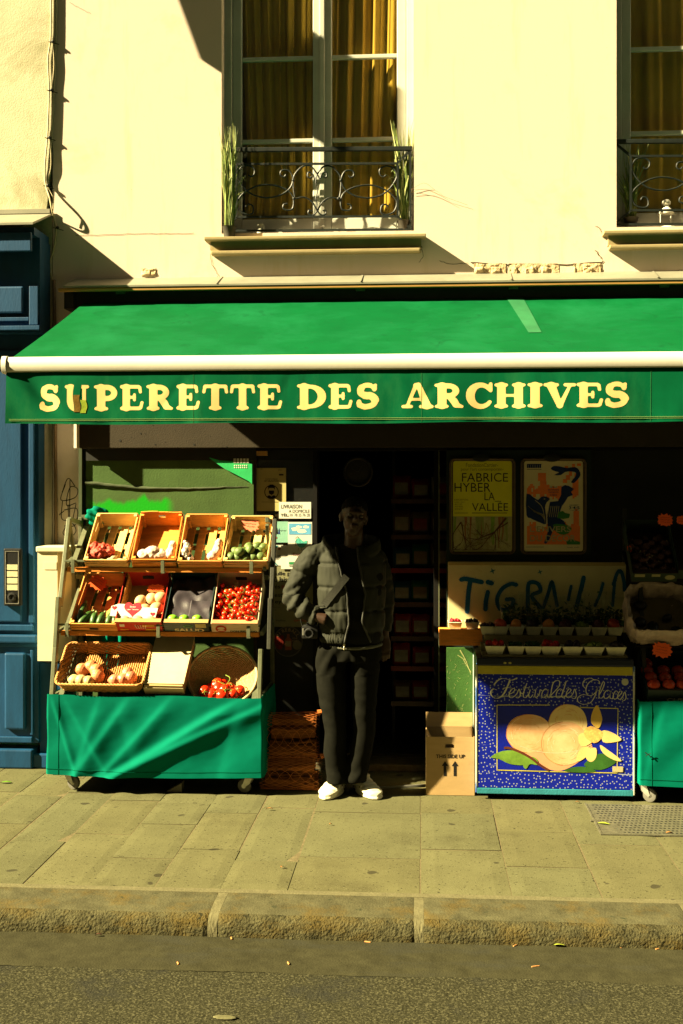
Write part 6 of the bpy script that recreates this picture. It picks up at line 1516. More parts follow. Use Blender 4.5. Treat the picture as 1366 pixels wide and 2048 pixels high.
# tray with punnets on the freezer
tr_ = MB(); TZ = FT+.001
tr_.box(FX0+.035, FX1-.03, 6.83, 7.0, TZ, TZ+.012, bev=.002); tr_.box(FX0+.035, FX1-.03, 7.0, 7.34, TZ, TZ+.055, bev=.002)
single(tr_, 'stepped_board', mat('old_board', (.30, .25, .12), .7, .2, 9), 'narrow stepped wooden board carrying the punnets on the freezer', 'board')
q = MB(); a = W(878, 1290, 7.12); c = W(968, 1290, 7.12)
q.box(a.x, c.x-.01, 7.10, 7.118, a.z, a.z+.10, bev=.003); q.box(a.x, c.x-.01, 7.118, 7.33, a.z+.07, a.z+.085, bev=.003)
wsh = single(q, 'wooden_shelf', WOODO, 'orange wood shelf box beside the doorway under the graffiti board', 'shelf')
SHZ = a.z+.086
PUN = mat('card_punnet', (.86, .82, .62), .8, .12, 14, .2)
STRB = mat('strawberry', (.50, .02, .008), .35, .3, 60, .4, 300); BLB = mat('blackberry', (.015, .008, .02), .4, .4, 90, .5, 300); GRP = mat('green_grape', (.16, .22, .03), .3, .2, 20, .05); HERB = mat('herb_leaf', (.02, .07, .01), .6, .5, 40, .2); APR = mat('apricot', (.72, .27, .05), .5, .3, 14, .1); PCH = mat('nectarine', (.55, .07, .02), .4, .5, 12, .1); PLUM = mat('plum', (.06, .01, .02), .4, .3, 14, .1); RAD = mat('red_berry', (.42, .01, .02), .35, .3, 60, .3)
GLZ = glass('clear_plastic', (.95, .97, .93), .08)
def punnet(x, y, z, kind, lab, w=.105, d=.12, h=.048, seed=0, grp='card punnets on the freezer'):
    t = thing('punnet', lab, 'punnet', (x, y, z), grp)
    q = MB()
    def ring(f, zz): return [Vector((x+sx*w/2*f, y+sy*d/2*f, z+zz)) for sx, sy in ((-1, -1), (0, -1.0), (1, -1), (1, 0), (1, 1), (0, 1), (-1, 1), (-1, 0))]
    q.rings([ring(.72, 0), ring(1.0, h), ring(1.04, h), ring(1.03, h+.003), ring(.97, h+.003), ring(.70, .004)]); q.build('tray', PUN, t)
    r = random.Random(seed+100)
    spec_ = {'straw': (STRB, .017, 15, (1, 1, 1.2)), 'berry': (BLB, .009, 40, (1, 1, 1)), 'red': (RAD, .009, 40, (1, 1, 1)), 'grape': (GRP, .012, 30, (1, 1, 1.2)), 'apricot': (APR, .032, 4, (1, 1, 1)), 'nect': (PCH, .034, 4, (1, 1, 1)), 'plum': (PLUM, .03, 5, (1, 1, 1)), 'dark': (BLB, .02, 9, (1, 1, 1))}
    if kind == 'herb':
        q = MB()
        for k in range(150):
            c_ = Vector((x+r.uniform(-.04, .04), y+r.uniform(-.045, .045), z+h+r.uniform(-.01, .018))); a_ = Vector((r.uniform(-1, 1), r.uniform(-1, 1), r.uniform(-.3, 1))).normalized(); b_ = a_.orthogonal().normalized()
            q.add([c_-a_*.012, c_+b_*.005, c_+a_*.014, c_-b_*.005], [(0, 1, 2, 3)])
        o = q.build('herb_leaves', HERB, None, origin=(x, y, z+h)); tag(o, 'dark green salad leaves heaped in a card punnet', 'leaves', kind='stuff'); return
    m, rad, n_, sq = spec_[kind]
    q = MB()
    for k in range(n_):
        lim = max(.002, w/2-rad*1.15); ly = max(.002, d/2-rad*1.1)
        q.ball((x+r.uniform(-lim, lim), y+r.uniform(-ly, ly), z+h*.72+r.uniform(0, .022 if n_ > 6 else .012)+ (rad*.5)), (rad*sq[0], rad*sq[1], rad*sq[2]), u=10, v=7)
    return q, m, t
FRUITN = {'straw': 'strawberries', 'berry': 'blackberries', 'red': 'red currants', 'grape': 'green grapes', 'apricot': 'apricots', 'nect': 'nectarines', 'plum': 'plums', 'dark': 'dark figs'}
def fill(x, y, z, kind, lab, n_=None, **kw):
    """a punnet, and each fruit in it as a thing of its own"""
    w, d, h = kw.get('w', .105), kw.get('d', .12), kw.get('h', .048)
    res_ = punnet(x, y, z, kind, lab, **kw)
    if kind == 'herb': return
    q, m, t = res_; nm = {'straw': 'strawberry', 'berry': 'blackberry', 'red': 'red_currant', 'grape': 'grape', 'apricot': 'apricot', 'nect': 'nectarine', 'plum': 'plum', 'dark': 'fig'}[kind]
    per = 11*8
    per = len(q.v)//{'straw': 15, 'berry': 40, 'red': 40, 'grape': 30, 'apricot': 4, 'nect': 4, 'plum': 5, 'dark': 9}[kind]
    cnt = len(q.v)//per; fpb = len(q.f)//cnt
    big = kind in ('straw', 'apricot', 'nect', 'plum', 'dark')
    if big:
        for k in range(cnt):
            s_ = MB(); s_.v = q.v[k*per:(k+1)*per]; s_.f = [[i-k*per for i in f] for f in q.f[k*fpb:(k+1)*fpb]]; s_.m = [0]*len(s_.f)
            single(s_, nm, m, '%s in the %s' % (nm.replace('_', ' '), lab), 'fruit', group='%s in the %s' % (FRUITN[kind], lab), smooth=True)
    else:
        o = q.build('%s_heap' % nm, m, None, smooth=True, origin=(x, y, z+h)); tag(o, 'tiny %s heaped in the %s' % (FRUITN[kind], lab), 'berries', kind='stuff')
zf2 = TZ+.013
front = [(989, 'straw', 'front punnet of strawberries farthest left on the freezer'), (1031, 'herb', 'front punnet of green leaves beside the strawberries'), (1065, 'herb', 'narrow front punnet of dark leaves'), (1100, 'straw', 'front punnet of big strawberries in the middle'), (1143, 'dark', 'front punnet of dark figs on the freezer'), (1186, 'grape', 'front punnet of green grapes on the freezer'), (1229, 'dark', 'front punnet at the right end of the freezer')]
for k, (px, kd, lb) in enumerate(front):
    fill(W(px, 1300, 6.895).x, 6.895, zf2, kd, lb, w=.118 if kd != 'herb' else .10, seed=k)
rear = [(910, 7.22, SHZ, 'red', 'sunlit punnet on the wooden shelf end'), (944, 7.22, SHZ, 'berry', 'punnet of blackberries on the wooden shelf')]
for k, (px, Y, z, kd, lb) in enumerate(rear): fill(W(px, 1262, Y).x, Y, z, kd, lb, w=.085, seed=20+k)
zr = TZ+.056
back = [(975, 'berry', 'second row punnet of blackberries behind the strawberries'), (1000, 'nect', 'second row punnet of nectarines'), (1032, 'apricot', 'second row punnet of pale apricots'), (1066, 'dark', 'second row punnet of dark figs'), (1098, 'apricot', 'second row punnet of apricots right of the figs'), (1130, 'plum', 'second row punnet of plums'), (1164, 'grape', 'second row punnet of green grapes'), (1196, 'plum', 'second row punnet of dark plums'), (1228, 'nect', 'second row punnet of nectarines at the right end')]
for k, (px, kd, lb) in enumerate(back): fill(W(px, 1262, 7.09).x, 7.09, zr+.05, kd, lb, w=.095, seed=40+k)
q = MB(); q.box(FX0+.06, FX1-.06, 7.03, 7.17, zr, zr+.048, bev=.003); single(q, 'riser_board', MATS['old_board'], 'low wooden riser under the second row of punnets', 'board')
back3 = [(950, 'red', 'third row punnet of red fruit near the shelf'), (1018, 'plum', 'third row punnet of plums under the board'), (1062, 'nect', 'third row punnet of nectarines under the board')]
# clear boxes of herbs behind
r = random.Random(5)
for k, px in enumerate((1022, 1062, 1104, 1146, 1188, 1228)):
    x = W(px, 1240, 7.24).x; z = zr+.03+.05; q = MB(); w_ = .052; hgt = .17+.02*math.sin(k*2)
    for j in range(190):
        c_ = Vector((x+r.uniform(-w_, w_), 7.24+r.uniform(-.035, .035), z+abs(r.gauss(0, .5))*hgt*.62)); a_ = Vector((r.uniform(-1, 1), r.uniform(-1, 1), r.uniform(-.2, 1))).normalized(); b_ = a_.orthogonal().normalized()
        q.add([c_-a_*.016, c_+b_*.008, c_+a_*.02, c_-b_*.008], [(0, 1, 2, 3)])
    t = thing('herb_bag', ['clear bag of herbs farthest left behind the punnets', 'second clear bag of herbs from the left', 'third clear bag of herbs from the left', 'fourth clear bag of herbs from the left', 'fifth clear bag of herbs from the left', 'clear bag of herbs farthest right behind the punnets'][k], 'herb bag', (x, 7.24, z), 'clear herb bags under the graffiti board')
    q.build('herbs', HERB, t)
    g = MB()
    def bf(u, v): 
        a_ = 2*math.pi*u; return Vector((x+(.058+.022*v)*math.cos(a_)*(1+.08*noise.noise(Vector((a_, v*3, k)))), 7.24+(.042-.012*v)*math.sin(a_), z+(hgt+.03)*v+.006*math.sin(a_*5)*(v > .9)))
    g.grid(bf, 24, 6); g.build('plastic_sleeve', GLZ, t, 40)
    g = MB()
    vs0, fs0 = text_geo('SACHET', .01); g.add([(x-.035+v.x*.022, 7.1955, z+.07+v.y*.022) for v in vs0], fs0); g.build('sleeve_word', MATS['print_olive_dark'], t)
q = MB(); q.box(FX0+.06, FX1-.05, 7.17, 7.31, zr, zr+.078, bev=.003); single(q, 'riser_box', BLK, 'dark riser under the row of herb bags', 'riser')
# ------------------------------------------------------------------ right stand
RX = W(1281, 1480, 6.74).x
rs_ = thing('display_stand', 'right hand produce stand on casters cut by the edge of the photo', 'display stand', (RX+.6, 7.0, 0))
def rp(name, m, fn, smooth=None): q = MB(); fn(q); return q.build(name, m, rs_, smooth)
rp('base_tray', DRK, lambda q: q.box(RX+.01, RX+1.2, 6.78, 7.36, .10, .13)); rp('upright', MATS['dark_frame'], lambda q: q.bar((RX+.06, 6.79, .12), (RX+.06, 7.08, 1.25), .024, .04)); rp('rear_upright', MATS['dark_frame'], lambda q: q.bar((RX+.02, 7.36, .12), (RX+.02, 7.38, 1.7), .024, .03))
for k, (z, y) in enumerate(((.56, 6.80), (.92, 6.90), (1.30, 7.04))): rp('shelf_board', DRK, lambda q: q.bar((RX+.6, y, z-.03), (RX+.6, y+.36, z+.14), 1.2, .012, up=(0, 1, 0)))
caster(rs_, RX+.035, 6.82, R(-35)); caster(rs_, RX+1.1, 6.85, R(20))
skirt(RX-.004, RX+1.22, 6.74, 7.34, .60, .11, 4.4, [(.25, .2, .06, .008), (.10, -.1, .05, -.005), (.6, .2, .08, .01)], 'teal cloth skirt of the right hand stand', .01)
q = MB(); p_ = W(1290, 1505, 6.725); q.tube([p_, p_+Vector((.02, -.004, -.012)), p_+Vector((.035, 0, -.03))], .0025, 5); q.tube([p_+Vector((.004, 0, -.02)), p_+Vector((.03, -.004, -.004))], .002, 5); single(q, 'string_knot', INK, 'small dark knot tied in the right hand cloth skirt', 'knot')
tb = tray(.40, .36, .15, NVC, mat('dark_inside', (.05, .03, .02), .9), 'dark carton lettered CHIRAC with red tomatoes at the right edge')
Mc = Matrix.Translation((W(1294, 1400, 6.80).x+.2, 6.80, W(1294, 1408, 6.8).z)) @ Matrix.Rotation(R(22), 4, 'X'); setM(tb, Mc)
carton_words(tb, 'CHIRAC', -.09, .10, .018, .042, mat('grey_ink', (.35, .33, .28), .7), bold=.04)
q = MB(); q.tube(catmull([(-.04, -.001, .002), (.0, -.001, .010), (.04, -.001, .002)], 4), .003, 5); q.build('carton_emblem', REDC, tb)
r = random.Random(6)
for k in range(16):
    fruit('shade_tinted_tomato', Mc, (-.165+.085*(k % 5)+r.uniform(-.01, .01), .05+.08*(k//5), .10), .038, mat('shaded_tomato', (.42, .04, .008), .35, .2, 8), 'tomato heaped in the CHIRAC carton', 'tomato', 'tomatoes in the CHIRAC carton', (1, 1, .85), (0, 0, k))  # tomato red darkened, with the shade put into the colour
# plastic lined crate
PLF = mat('crumpled_plastic', (.42, .32, .27), .3, .25, 25, .5, 50, bd=.01)
q = MB()
Ml = Matrix.Translation((W(1256, 1290, 6.90).x+.20, 6.90, W(1256, 1288, 6.9).z)) @ Matrix.Rotation(R(48), 4, 'X')
def pl(u, v):
    a_ = 2*math.pi*u; cx_, cy_ = math.cos(a_), math.sin(a_)
    sx, sy = math.copysign(abs(cx_)**.45, cx_), math.copysign(abs(cy_)**.45, cy_)
    k_ = [(.50, .012), (.86, .012), (.90, .06), (.98, .12), (1.05, .13), (1.08, .10), (1.06, .03), (1.04, -.03)]
    i = v*7; j = min(6, int(i)); t_ = i-j; f_ = k_[j][0]*(1-t_)+k_[j+1][0]*t_; z = k_[j][1]*(1-t_)+k_[j+1][1]*t_
    n_ = noise.noise(Vector((sx*5, sy*5, v*6)))*.014 + noise.noise(Vector((sx*16, sy*16, v*14)))*.006
    return Vector((.19*sx*f_+n_, .18+.17*sy*f_+n_, z+n_*1.3))
q.grid(pl, 120, 40); lc = q.build('lined_crate', PLF, None, smooth=True, origin=(0, 0, 0)); lc.matrix_world = Ml; ORG[lc.name] = Vector((0, 0, 0)); tag(lc, 'crate lined with crumpled pinkish plastic on the right stand', 'crate')
q = MB(); q.box(-.16, .16, .03, .33, .012, .02); q.build('crate_floor', mat('crate_floor_tan', (.22, .17, .08), .9), lc)
PL_D = mat('dark_aubergine', (.012, .008, .012), .3, .2, 10)
for k, (x, y, sx) in enumerate(((-.10, .25, 1.2), (-.115, .13, 1.0), (-.05, .09, 1.5), (.04, .16, .7), (.08, .06, 1.3))):
    fruit('aubergine', Ml, (x, y, .045), .034, PL_D, ['dark aubergine at the top of the plastic lined crate', 'dark aubergine left of centre in the plastic lined crate', 'dark aubergine at the front of the plastic lined crate', 'small dark aubergine in the middle of the plastic lined crate', 'dark aubergine in the right corner of the plastic lined crate'][k], 'aubergine', None, (sx, 1, .8), (0, 0, k*.7), f=lambda d: 1-.15*d.x)
star(1324, 1300, 6.86, .125, 'orange zigzag price tag below the plastic lined crate', STAR, 10, 5, 6)
star(1330, 1040, 7.06, .10, 'orange zigzag price tag on the upper crate of the right stand', STAR, 3, 5, 7, .8)
star(1362, 1040, 7.05, .06, 'sliver of orange price tag at the right edge of the photo', STAR, 0, 5, 8, .9)
star(1259, 1098, 7.12, .05, 'narrow orange tag at the left side of the upper right crate', STAR, 80, 5, 9, .6)
# upper crate of dates
tu = tray(.265, .42, .12, mat('green_black_carton', (.02, .035, .02), .5), mat('dark_brown_inside', (.05, .03, .02), .9), 'dark carton of brown mushrooms high on the right stand')
Mu = Matrix.Translation((W(1262, 1160, 7.0).x+.135, 7.0, W(1262, 1164, 7.0).z)) @ Matrix.Rotation(R(42), 4, 'X'); setM(tu, Mu)
q = MB(); q.box(-.12, -.06, -.002, -.0005, .045, .068, bev=.0004); q.box(-.02, .03, -.002, -.0005, .048, .068, bev=.0004); q.build('front_label', mat('label_tan', (.30, .27, .14), .7), tu)
q = MB(); q.add([(.088+.03*math.cos(a_), -.0012, .042+.02*math.sin(a_)) for a_ in [k*2*math.pi/24 for k in range(24)]], [tuple(range(24))]); q.build('front_emblem', MATS['label_tan'], tu)
r = random.Random(15)
MSH = mat('brown_mushroom', (.09, .035, .022), .6, .4, 20); MST = mat('mushroom_stem', (.38, .30, .20), .8)
q = MB(); q.lathe([(0, .014), (.010, .013), (.017, .008), (.020, 0), (.016, -.005), (.006, -.004)], 14); mm = q.mesh('mushroom', [MSH], smooth=True)
q = MB(); q.lathe([(0, -.018), (.005, -.018), (.0055, -.006), (0, -.004)], 8); ms_ = q.mesh('stem', [MST], smooth=True)
for k in range(46):
    o = bpy.data.objects.new('mushroom', mm); COL.objects.link(o); ml = Vector((-.105+.21*((k*7) % 11)/10+r.uniform(-.01, .01), .04+.30*(k//6)/7.6+r.uniform(-.01, .01), .045+r.uniform(0, .02)))
    o.matrix_world = Mu @ Matrix.Translation(ml) @ Matrix.Rotation(r.uniform(-2.6, 2.6) if k % 3 == 0 else r.uniform(-.7, .7), 4, 'X') @ Matrix.Rotation(r.uniform(-.6, .6), 4, 'Y'); o.scale = [r.uniform(.9, 1.25)]*3
    tag(o, 'brown mushroom heaped in the dark upper carton', 'mushroom', 'mushrooms in the upper carton'); s_ = bpy.data.objects.new('stem', ms_); COL.objects.link(s_); s_.parent = o
tv = tray(.30, .42, .12, MATS['green_black_carton'], MATS['dark_brown_inside'], 'second dark carton cut by the right edge, high on the stand'); Mv = Matrix.Translation((W(1345, 1160, 7.0).x+.175, 7.0, W(1345, 1158, 7.0).z)) @ Matrix.Rotation(R(42), 4, 'X'); setM(tv, Mv)
# ------------------------------------------------------------------ firewood nets
LOG = mat('split_log', (.24, .085, .02), .85, .5, 9, 1.0, 30, stretch=(.6, 4, 4), bd=.02); overlay(LOG, (.035, .016, .008), 6, .52, .62, stretch=(.5, 3, 3), dist=.6); NETO = mat('orange_net', (.55, .16, .03), .6)
def logs(x0, y0, z0, specs, label, rz=0, L=.34):
    t = thing('firewood_net', label, 'firewood', (x0, y0, z0), 'orange nets of firewood beside the stand')
    r = random.Random(len(label)); allp = []
    for (dy, dz, rad, rot) in specs:
        q = MB(); n_ = 5; rings = []; lf = r.uniform(.78, 1.0); tz = r.uniform(-.12, .12)
        base = [(rad*r.uniform(.75, 1.1)*math.cos(rot+2*math.pi*k/n_), rad*r.uniform(.75, 1.1)*math.sin(rot+2*math.pi*k/n_)) for k in range(n_)]
        pts2 = []
        for k in range(n_):
            a, b_ = base[k], base[(k+1) % n_]
            for j in range(4): pts2.append((a[0]+(b_[0]-a[0])*j/4, a[1]+(b_[1]-a[1])*j/4))
        for i in range(11):
            x = (-L/2+L*i/10)*lf
            rings.append([Vector((x0+x+.006*noise.noise(Vector((p[0]*90, p[1]*90, i*.2))), y0+dy+p[0]*(1+.3*noise.noise(Vector((i*.35, p[0]*40, dz*9)))), z0+dz+p[1]*(1+.3*noise.noise(Vector((i*.35, p[1]*40, dy*9)))) + (rz+tz)*x)) for p in pts2])
        q.rings(rings); q.build('log', LOG, t, 30); allp.append((dy, dz, rad))
    ymin = min(a-c for a, b_, c in allp); ymax = max(a+c for a, b_, c in allp); zmin = 0; zmax = max(b_+c for a, b_, c in allp)
    q = MB(); ny = 26
    def sp(u, a_):
        ca, sa = math.cos(a_), math.sin(a_); e = .55
        yy = y0+(ymin+ymax)/2+math.copysign(abs(ca)**e, ca)*((ymax-ymin)/2+.006); zz_ = z0+(zmax)/2+math.copysign(abs(sa)**e, sa)*(zmax/2+.004)
        return Vector((x0-L/2-.01+(L+.02)*u, yy, max(zz_, .003) + rz*(-L/2+L*u)))
    for k in range(26):
        for s_ in (-1, 1): q.tube([sp(j/20, 2*math.pi*(k/26)+s_*j*.07) for j in range(21)], .0009, 3)
    q.tube([sp(1, 1.57), sp(1, 1.57)+Vector((.03, 0, .01)), sp(1, 1.2)+Vector((.05, .0, -.02))], [.02, .01, .004], 6)
    q.build('net', NETO, t)
xw = W(583, 1580, 7.0).x
logs(xw, 7.0, 0, [(-.06, .05, .055, .3), (.055, .05, .052, 1.0), (-.03, .13, .05, .5), (.06, .135, .05, 2.0)], 'orange net of split firewood lying on the pavement beside the man')
logs(xw+.01, 7.03, .185, [(-.05, .055, .06, .8), (.05, .05, .055, .1), (-.01, .145, .06, 1.4), (.06, .14, .045, 2.2), (-.02, .22, .035, .2)], 'upper net of firewood stacked on the lower one', .03, .28)
# ------------------------------------------------------------------ metal tray edge in the doorway
q = MB(); q.bar(W(760, 1577, 6.99), W(851, 1571, 7.02), .012, .02, bev=.003); q.v = [v if v.z > .001 else Vector((v.x, v.y, .001)) for v in q.v]
single(q, 'metal_strip', STL, 'thin metal strip lying across the doorway step right of the man', 'strip')
# ------------------------------------------------------------------ window plants, lantern, jars
GRS = mat('reed_leaf', (.14, .20, .035), .6, .4, 30, 0); GRS2 = mat('reed_pale', (.36, .38, .13), .6, .3, 30, 0)
def reeds(x, y, z, n_, hgt, spread, seed, label, lean=0, mi=0):
    t = thing('grass_plant', label, 'plant', (x, y, z)); r = random.Random(seed)
    q = MB(); q.lathe([(0, .001), (.035, .001), (.045, .07), (.05, .075), (.042, .075), (.038, .06), (0, .06)], 16, c=(x, y, z)); q.build('pot', mat('dark_pot', (.04, .035, .025), .6), t, 40)
    q = MB()
    for k in range(n_):
        a_ = r.uniform(0, 6.28); L = hgt*r.uniform(.45, 1); sp_ = spread*r.uniform(.1, 1); w_ = r.uniform(.003, .0065)
        p0 = Vector((x+.02*math.cos(a_), y+.02*math.sin(a_), z+.06)); d = Vector((math.cos(a_)+lean, math.sin(a_)*.3, 0))
        P = [p0+d*sp_*(1+1.2*(k % 4 == 0))*(j/7)**2 + Vector((.01*math.sin(j+k), 0, L*(j/7)*(1-(.10+.35*(k % 4 == 0))*(j/7)**2))) for j in range(8)]
        s_ = Vector((math.sin(a_*3), math.cos(a_*3)*.4, 0)).normalized()
        vs = []
        for j, p in enumerate(P): ww = w_*(1-(j/7)**2*.92); vs += [p-s_*ww, p+s_*ww]
        q.add(vs, [(2*j, 2*j+1, 2*j+3, 2*j+2) for j in range(7)], 0 if r.random() < .6 else 1)
    q.build('leaves', [GRS, GRS2], t); return t
zs_ = ZB+.002
reeds(W(459, 460, 7.47).x, 7.465, zs1+.001, 120, .80, .06, 1, 'tall grass plant behind the left end of the first window railing')
reeds(W(808, 460, 7.55).x, 7.56, zs_, 120, .78, .08, 2, 'tall grass plant behind the right end of the first window railing')
reeds(W(1262, 450, 7.58).x, 7.58, zs_, 60, .62, .12, 3, 'grass plant behind the left end of the second window railing')
q = MB()
for pts in ([(822, 385), (850, 378), (885, 392), (935, 410)], [(822, 380), (848, 366), (870, 380)], [(824, 378), (860, 382), (900, 402)]):
    q.tube(catmull([W(x, y, 7.49-.01*math.sin(k)) for k, (x, y) in enumerate(pts)], 4), .0009, 4)
single(q, 'dry_stems', mat('dry_stem', (.32, .16, .06), .8), 'dry reddish grass stems reaching over the wall right of the railing', 'stems')
lx = W(1332, 445, 7.60).x
ln = thing('lantern', 'small pale metal lantern standing behind the second window railing', 'lantern', (lx, 7.60, zs_))
q = MB(); q.lathe([(0, 0), (.052, 0), (.056, .008), (.05, .014), (.04, .018), (0, .018)], 20, c=(lx, 7.60, zs_)); q.build('base', WHT, ln, 40)
q = MB(); q.lathe([(.036, .018), (.036, .10), (.033, .10), (.033, .018)], 20, c=(lx, 7.60, zs_), cap=False); q.build('glass_chimney', GLASS, ln, 40)
q = MB(); q.lathe([(.052, .098), (.054, .104), (.044, .125), (.024, .142), (.018, .15), (.018, .158), (.029, .165), (.030, .18), (.018, .192), (0, .194)], 20, c=(lx, 7.60, zs_)); q.build('lid', WHT, ln, 40)
for k in range(4):
    a_ = k*1.57+.5; q = MB(); q.tube([(lx+.046*math.cos(a_), 7.60+.046*math.sin(a_), zs_+.012), (lx+.046*math.cos(a_), 7.60+.046*math.sin(a_), zs_+.105)], .0025, 5); q.build('post', WHT, ln)
def jar(px, Y, h_, r__, m, label, cat='jar'):
    x = W(px, 450, Y).x; q = MB(); q.lathe([(0, 0), (r__, 0), (r__, h_*.8), (r__*.8, h_*.9), (r__*.8, h_), (r__*.65, h_), (r__*.65, h_*.9), (0, h_*.88)], 16, c=(x, Y, zs_)); single(q, 'jar', m, label, cat, smooth=40)
jar(521, 7.58, .075, .028, mat('pale_jar', (.5, .5, .4), .3), 'small pale jar on the first window sill'); jar(1259, 7.57, .05, .022, mat('stone_jar', (.2, .15, .09), .8), 'small stone pot at the foot of the second window'); jar(1356, 7.60, .10, .03, GLASS, 'clear glass jar right of the lantern', 'jar')
# ------------------------------------------------------------------ grate and litter on the pavement
ga, gb_, gc_, gd_ = G(1170, 1609), G(1205, 1669), G(1420, 1675), G(1400, 1612)
gy0, gy1 = G(1205, 1669).y, G(1180, 1609).y; gx0 = G(1190, 1640).x
gr_t = thing('drain_grate', 'rusty pierced iron utility cover set in the pavement', 'grate', (gx0+.45, (gy0+gy1)/2, 0))
q = MB(); q.box(gx0, gx0+.95, gy0, gy1, .001, .005)
IRG = mat('worn_iron', (.085, .08, .05), .6, .35, 26, .4, 90); q.build('plate', IRG, gr_t)
q = MB(); nx_, ny_ = 40, 13
for i in range(nx_):
    for j in range(ny_):
        x = gx0+.03+i*.0225+(j % 2)*.011; y = gy0+.03+j*(gy1-gy0-.06)/(ny_-1)
        if x > gx0+.92 or (x < gx0+.10 and j < 4): continue
        q.box(x-.0055, x+.0055, y-.006, y+.006, .0052, .0060)
q.build('slots', BLK, gr_t)
q = MB(); fx = (gx0, gx0+.95, gy0, gy1); q.box(fx[0]-.012, fx[0]-.002, fx[2]-.012, fx[3]+.01, .0, .007); q.box(fx[0]-.002, fx[1], fx[2]-.012, fx[2]-.002, .0, .007); q.build('rim', IRG, gr_t)
q = MB(); p_ = G(1188, 1643); q.box(p_.x-.02, p_.x+.035, p_.y-.012, p_.y+.012, .001, .008, bev=.003); q.build('hinge', IRG, gr_t)
def leaf(px, py, L, w_, rz, m, label, z=.004, name='fallen_leaf', cat='leaf', Z0=0):
    p = G(px, py, Z0); q = MB(); n_ = 8
    vs = []
    for j in range(n_+1):
        t_ = j/n_; ww = w_/2*math.sin(math.pi*min(1, t_*.96+.02))**.8; zz_ = z+.006*math.sin(t_*3.1)
        vs += [Vector((t_*L-L/2, -ww, zz_+.004)), Vector((t_*L-L/2, 0, zz_)), Vector((t_*L-L/2, ww, zz_+.003))]
    q.add(vs, [f for j in range(n_) for f in ((3*j, 3*j+1, 3*j+4, 3*j+3), (3*j+1, 3*j+2, 3*j+5, 3*j+4))])
    q.xf(Matrix.Translation(p) @ Matrix.Rotation(rz, 4, 'Z')); single(q, name, m, label, cat)
LG_ = mat('fresh_leaf', (.10, .22, .01), .5); LB = mat('dry_leaf', (.30, .15, .05), .7, .3, 20); LY = mat('yellow_leaf', (.25, .30, .03), .6); BUT = mat('cigarette_filter', (.42, .20, .07), .8)
leaf(12, 1567, .07, .03, .2, LG_, 'dark green leaf on the pavement below the blue door'); leaf(1207, 1650, .07, .03, -.3, LY, 'yellow green leaf lying on the iron cover')
leaf(539, 1620, .04, .014, .1, LB, 'curled brown leaf on the pavement below the man'); leaf(1118, 1894, .05, .016, 0, LY, 'green leaf in the gutter at the kerb foot', Z0=-.095)
leaf(661, 1651, .018, .012, .6, LB, 'tiny brown leaf scrap on the paving under the man'); leaf(564, 1737, .02, .014, 1, LB, 'small rust coloured scrap near the kerb')
leaf(197, 1873, .03, .014, .2, mat('dark_leaf', (.06, .025, .015), .8), 'small dark leaf at the kerb foot on the left', Z0=-.095)
def butt(px, py, L, rz, lab, Z0=-.095, m=BUT):
    p = G(px, py, Z0); q = MB(); L *= .75; q.tube([Vector((-L/2, 0, .0045)), Vector((0, 0, .0046)), Vector((L/2, 0, .0042))], [.0034, .0036, .0032], 8); q.xf(Matrix.Translation(p) @ Matrix.Rotation(rz, 4, 'Z')); single(q, 'cigarette_butt', m, lab, 'cigarette butt', group='butts in the gutter')
for px, py, L, rz, lab in ((356, 1929, .03, .2, 'cigarette butt on the road left of centre'), (577, 1929, .032, .1, 'pale butt on the road below the man'), (1071, 1935, .045, .05, 'largest orange butt on the road under the freezer'), (735, 1886, .034, 0, 'orange butt at the kerb foot near the middle joint'), (1031, 1893, .034, -.1, 'orange butt at the kerb foot below the box'), (1247, 1897, .042, 0, 'bright orange butt at the kerb foot on the right'), (1316, 1900, .03, .1, 'orange butt at the kerb foot nearest the right edge'), (463, 1879, .03, .2, 'brown butt beside the left kerb joint')):
    butt(px, py, L, math.sin(px)*1.4, lab, -.098)
leaf(1338, 1668, .04, .02, .3, LB, 'brown scrap on the iron cover'); leaf(1155, 1607, .03, .012, 0, LB, 'tiny tan scrap near the freezer')
p = G(450, 2035, -.1); q = MB(); q.ball(p+Vector((0, 0, .001)), (.045, .018, .003), u=20, v=6, f=lambda d: 1+.25*noise.noise(d*3)); single(q, 'road_splash', mat('pale_splash', (.10, .095, .05), .9, .2, 60), 'pale flattened splash on the asphalt at the bottom edge', 'stain', smooth=True)
# ------------------------------------------------------------------ the man
PYd = 6.72
def P(px, py, Y=PYd): return W(px, py, Y)
SKIN = mat('dark_skin', (.036, .017, .009), .5, .12, 12, .1, 200); JAK = mat('puffer_fabric', (.020, .021, .014), .75, .10, 9, .35, 260, bd=.0015); TRO = mat('charcoal_cotton', (.0065, .0065, .0048), .9, .18, 30, .4, 300, bd=.001)
SHI = mat('black_jersey', (.012, .012, .011), .9); HAIR = mat('black_hair', (.008, .007, .006), .9, .3, 60, .8, 180); SHO = mat('cream_foam', (.66, .61, .44), .55, .06, 9, .1, 120)
man = thing('person', 'man in puffer jacket and dark trousers, hand in pocket, standing before the dark doorway', 'person', (P(700, 1600).x, 6.72, 0))
def mp(mb, name, m, smooth=True, par=man): return mb.build(name, m, par, smooth)
cx = P(703, 1100).x
def ell(c, rx, ry, n=28, ax=None, e=1.0, rot=0):
    pts = []
    for k in range(n):
        a = 2*math.pi*k/n; ca, sa = math.cos(a), math.sin(a)
        x, y = math.copysign(abs(ca)**e, ca)*rx, math.copysign(abs(sa)**e, sa)*ry
        pts.append(Vector((c[0]+x*math.cos(rot)-y*math.sin(rot), c[1]+x*math.sin(rot)+y*math.cos(rot), c[2])))
    return pts
hx, hy, hz = P(708, 1043).x, 6.70, P(708, 1043).z        # middle of the head
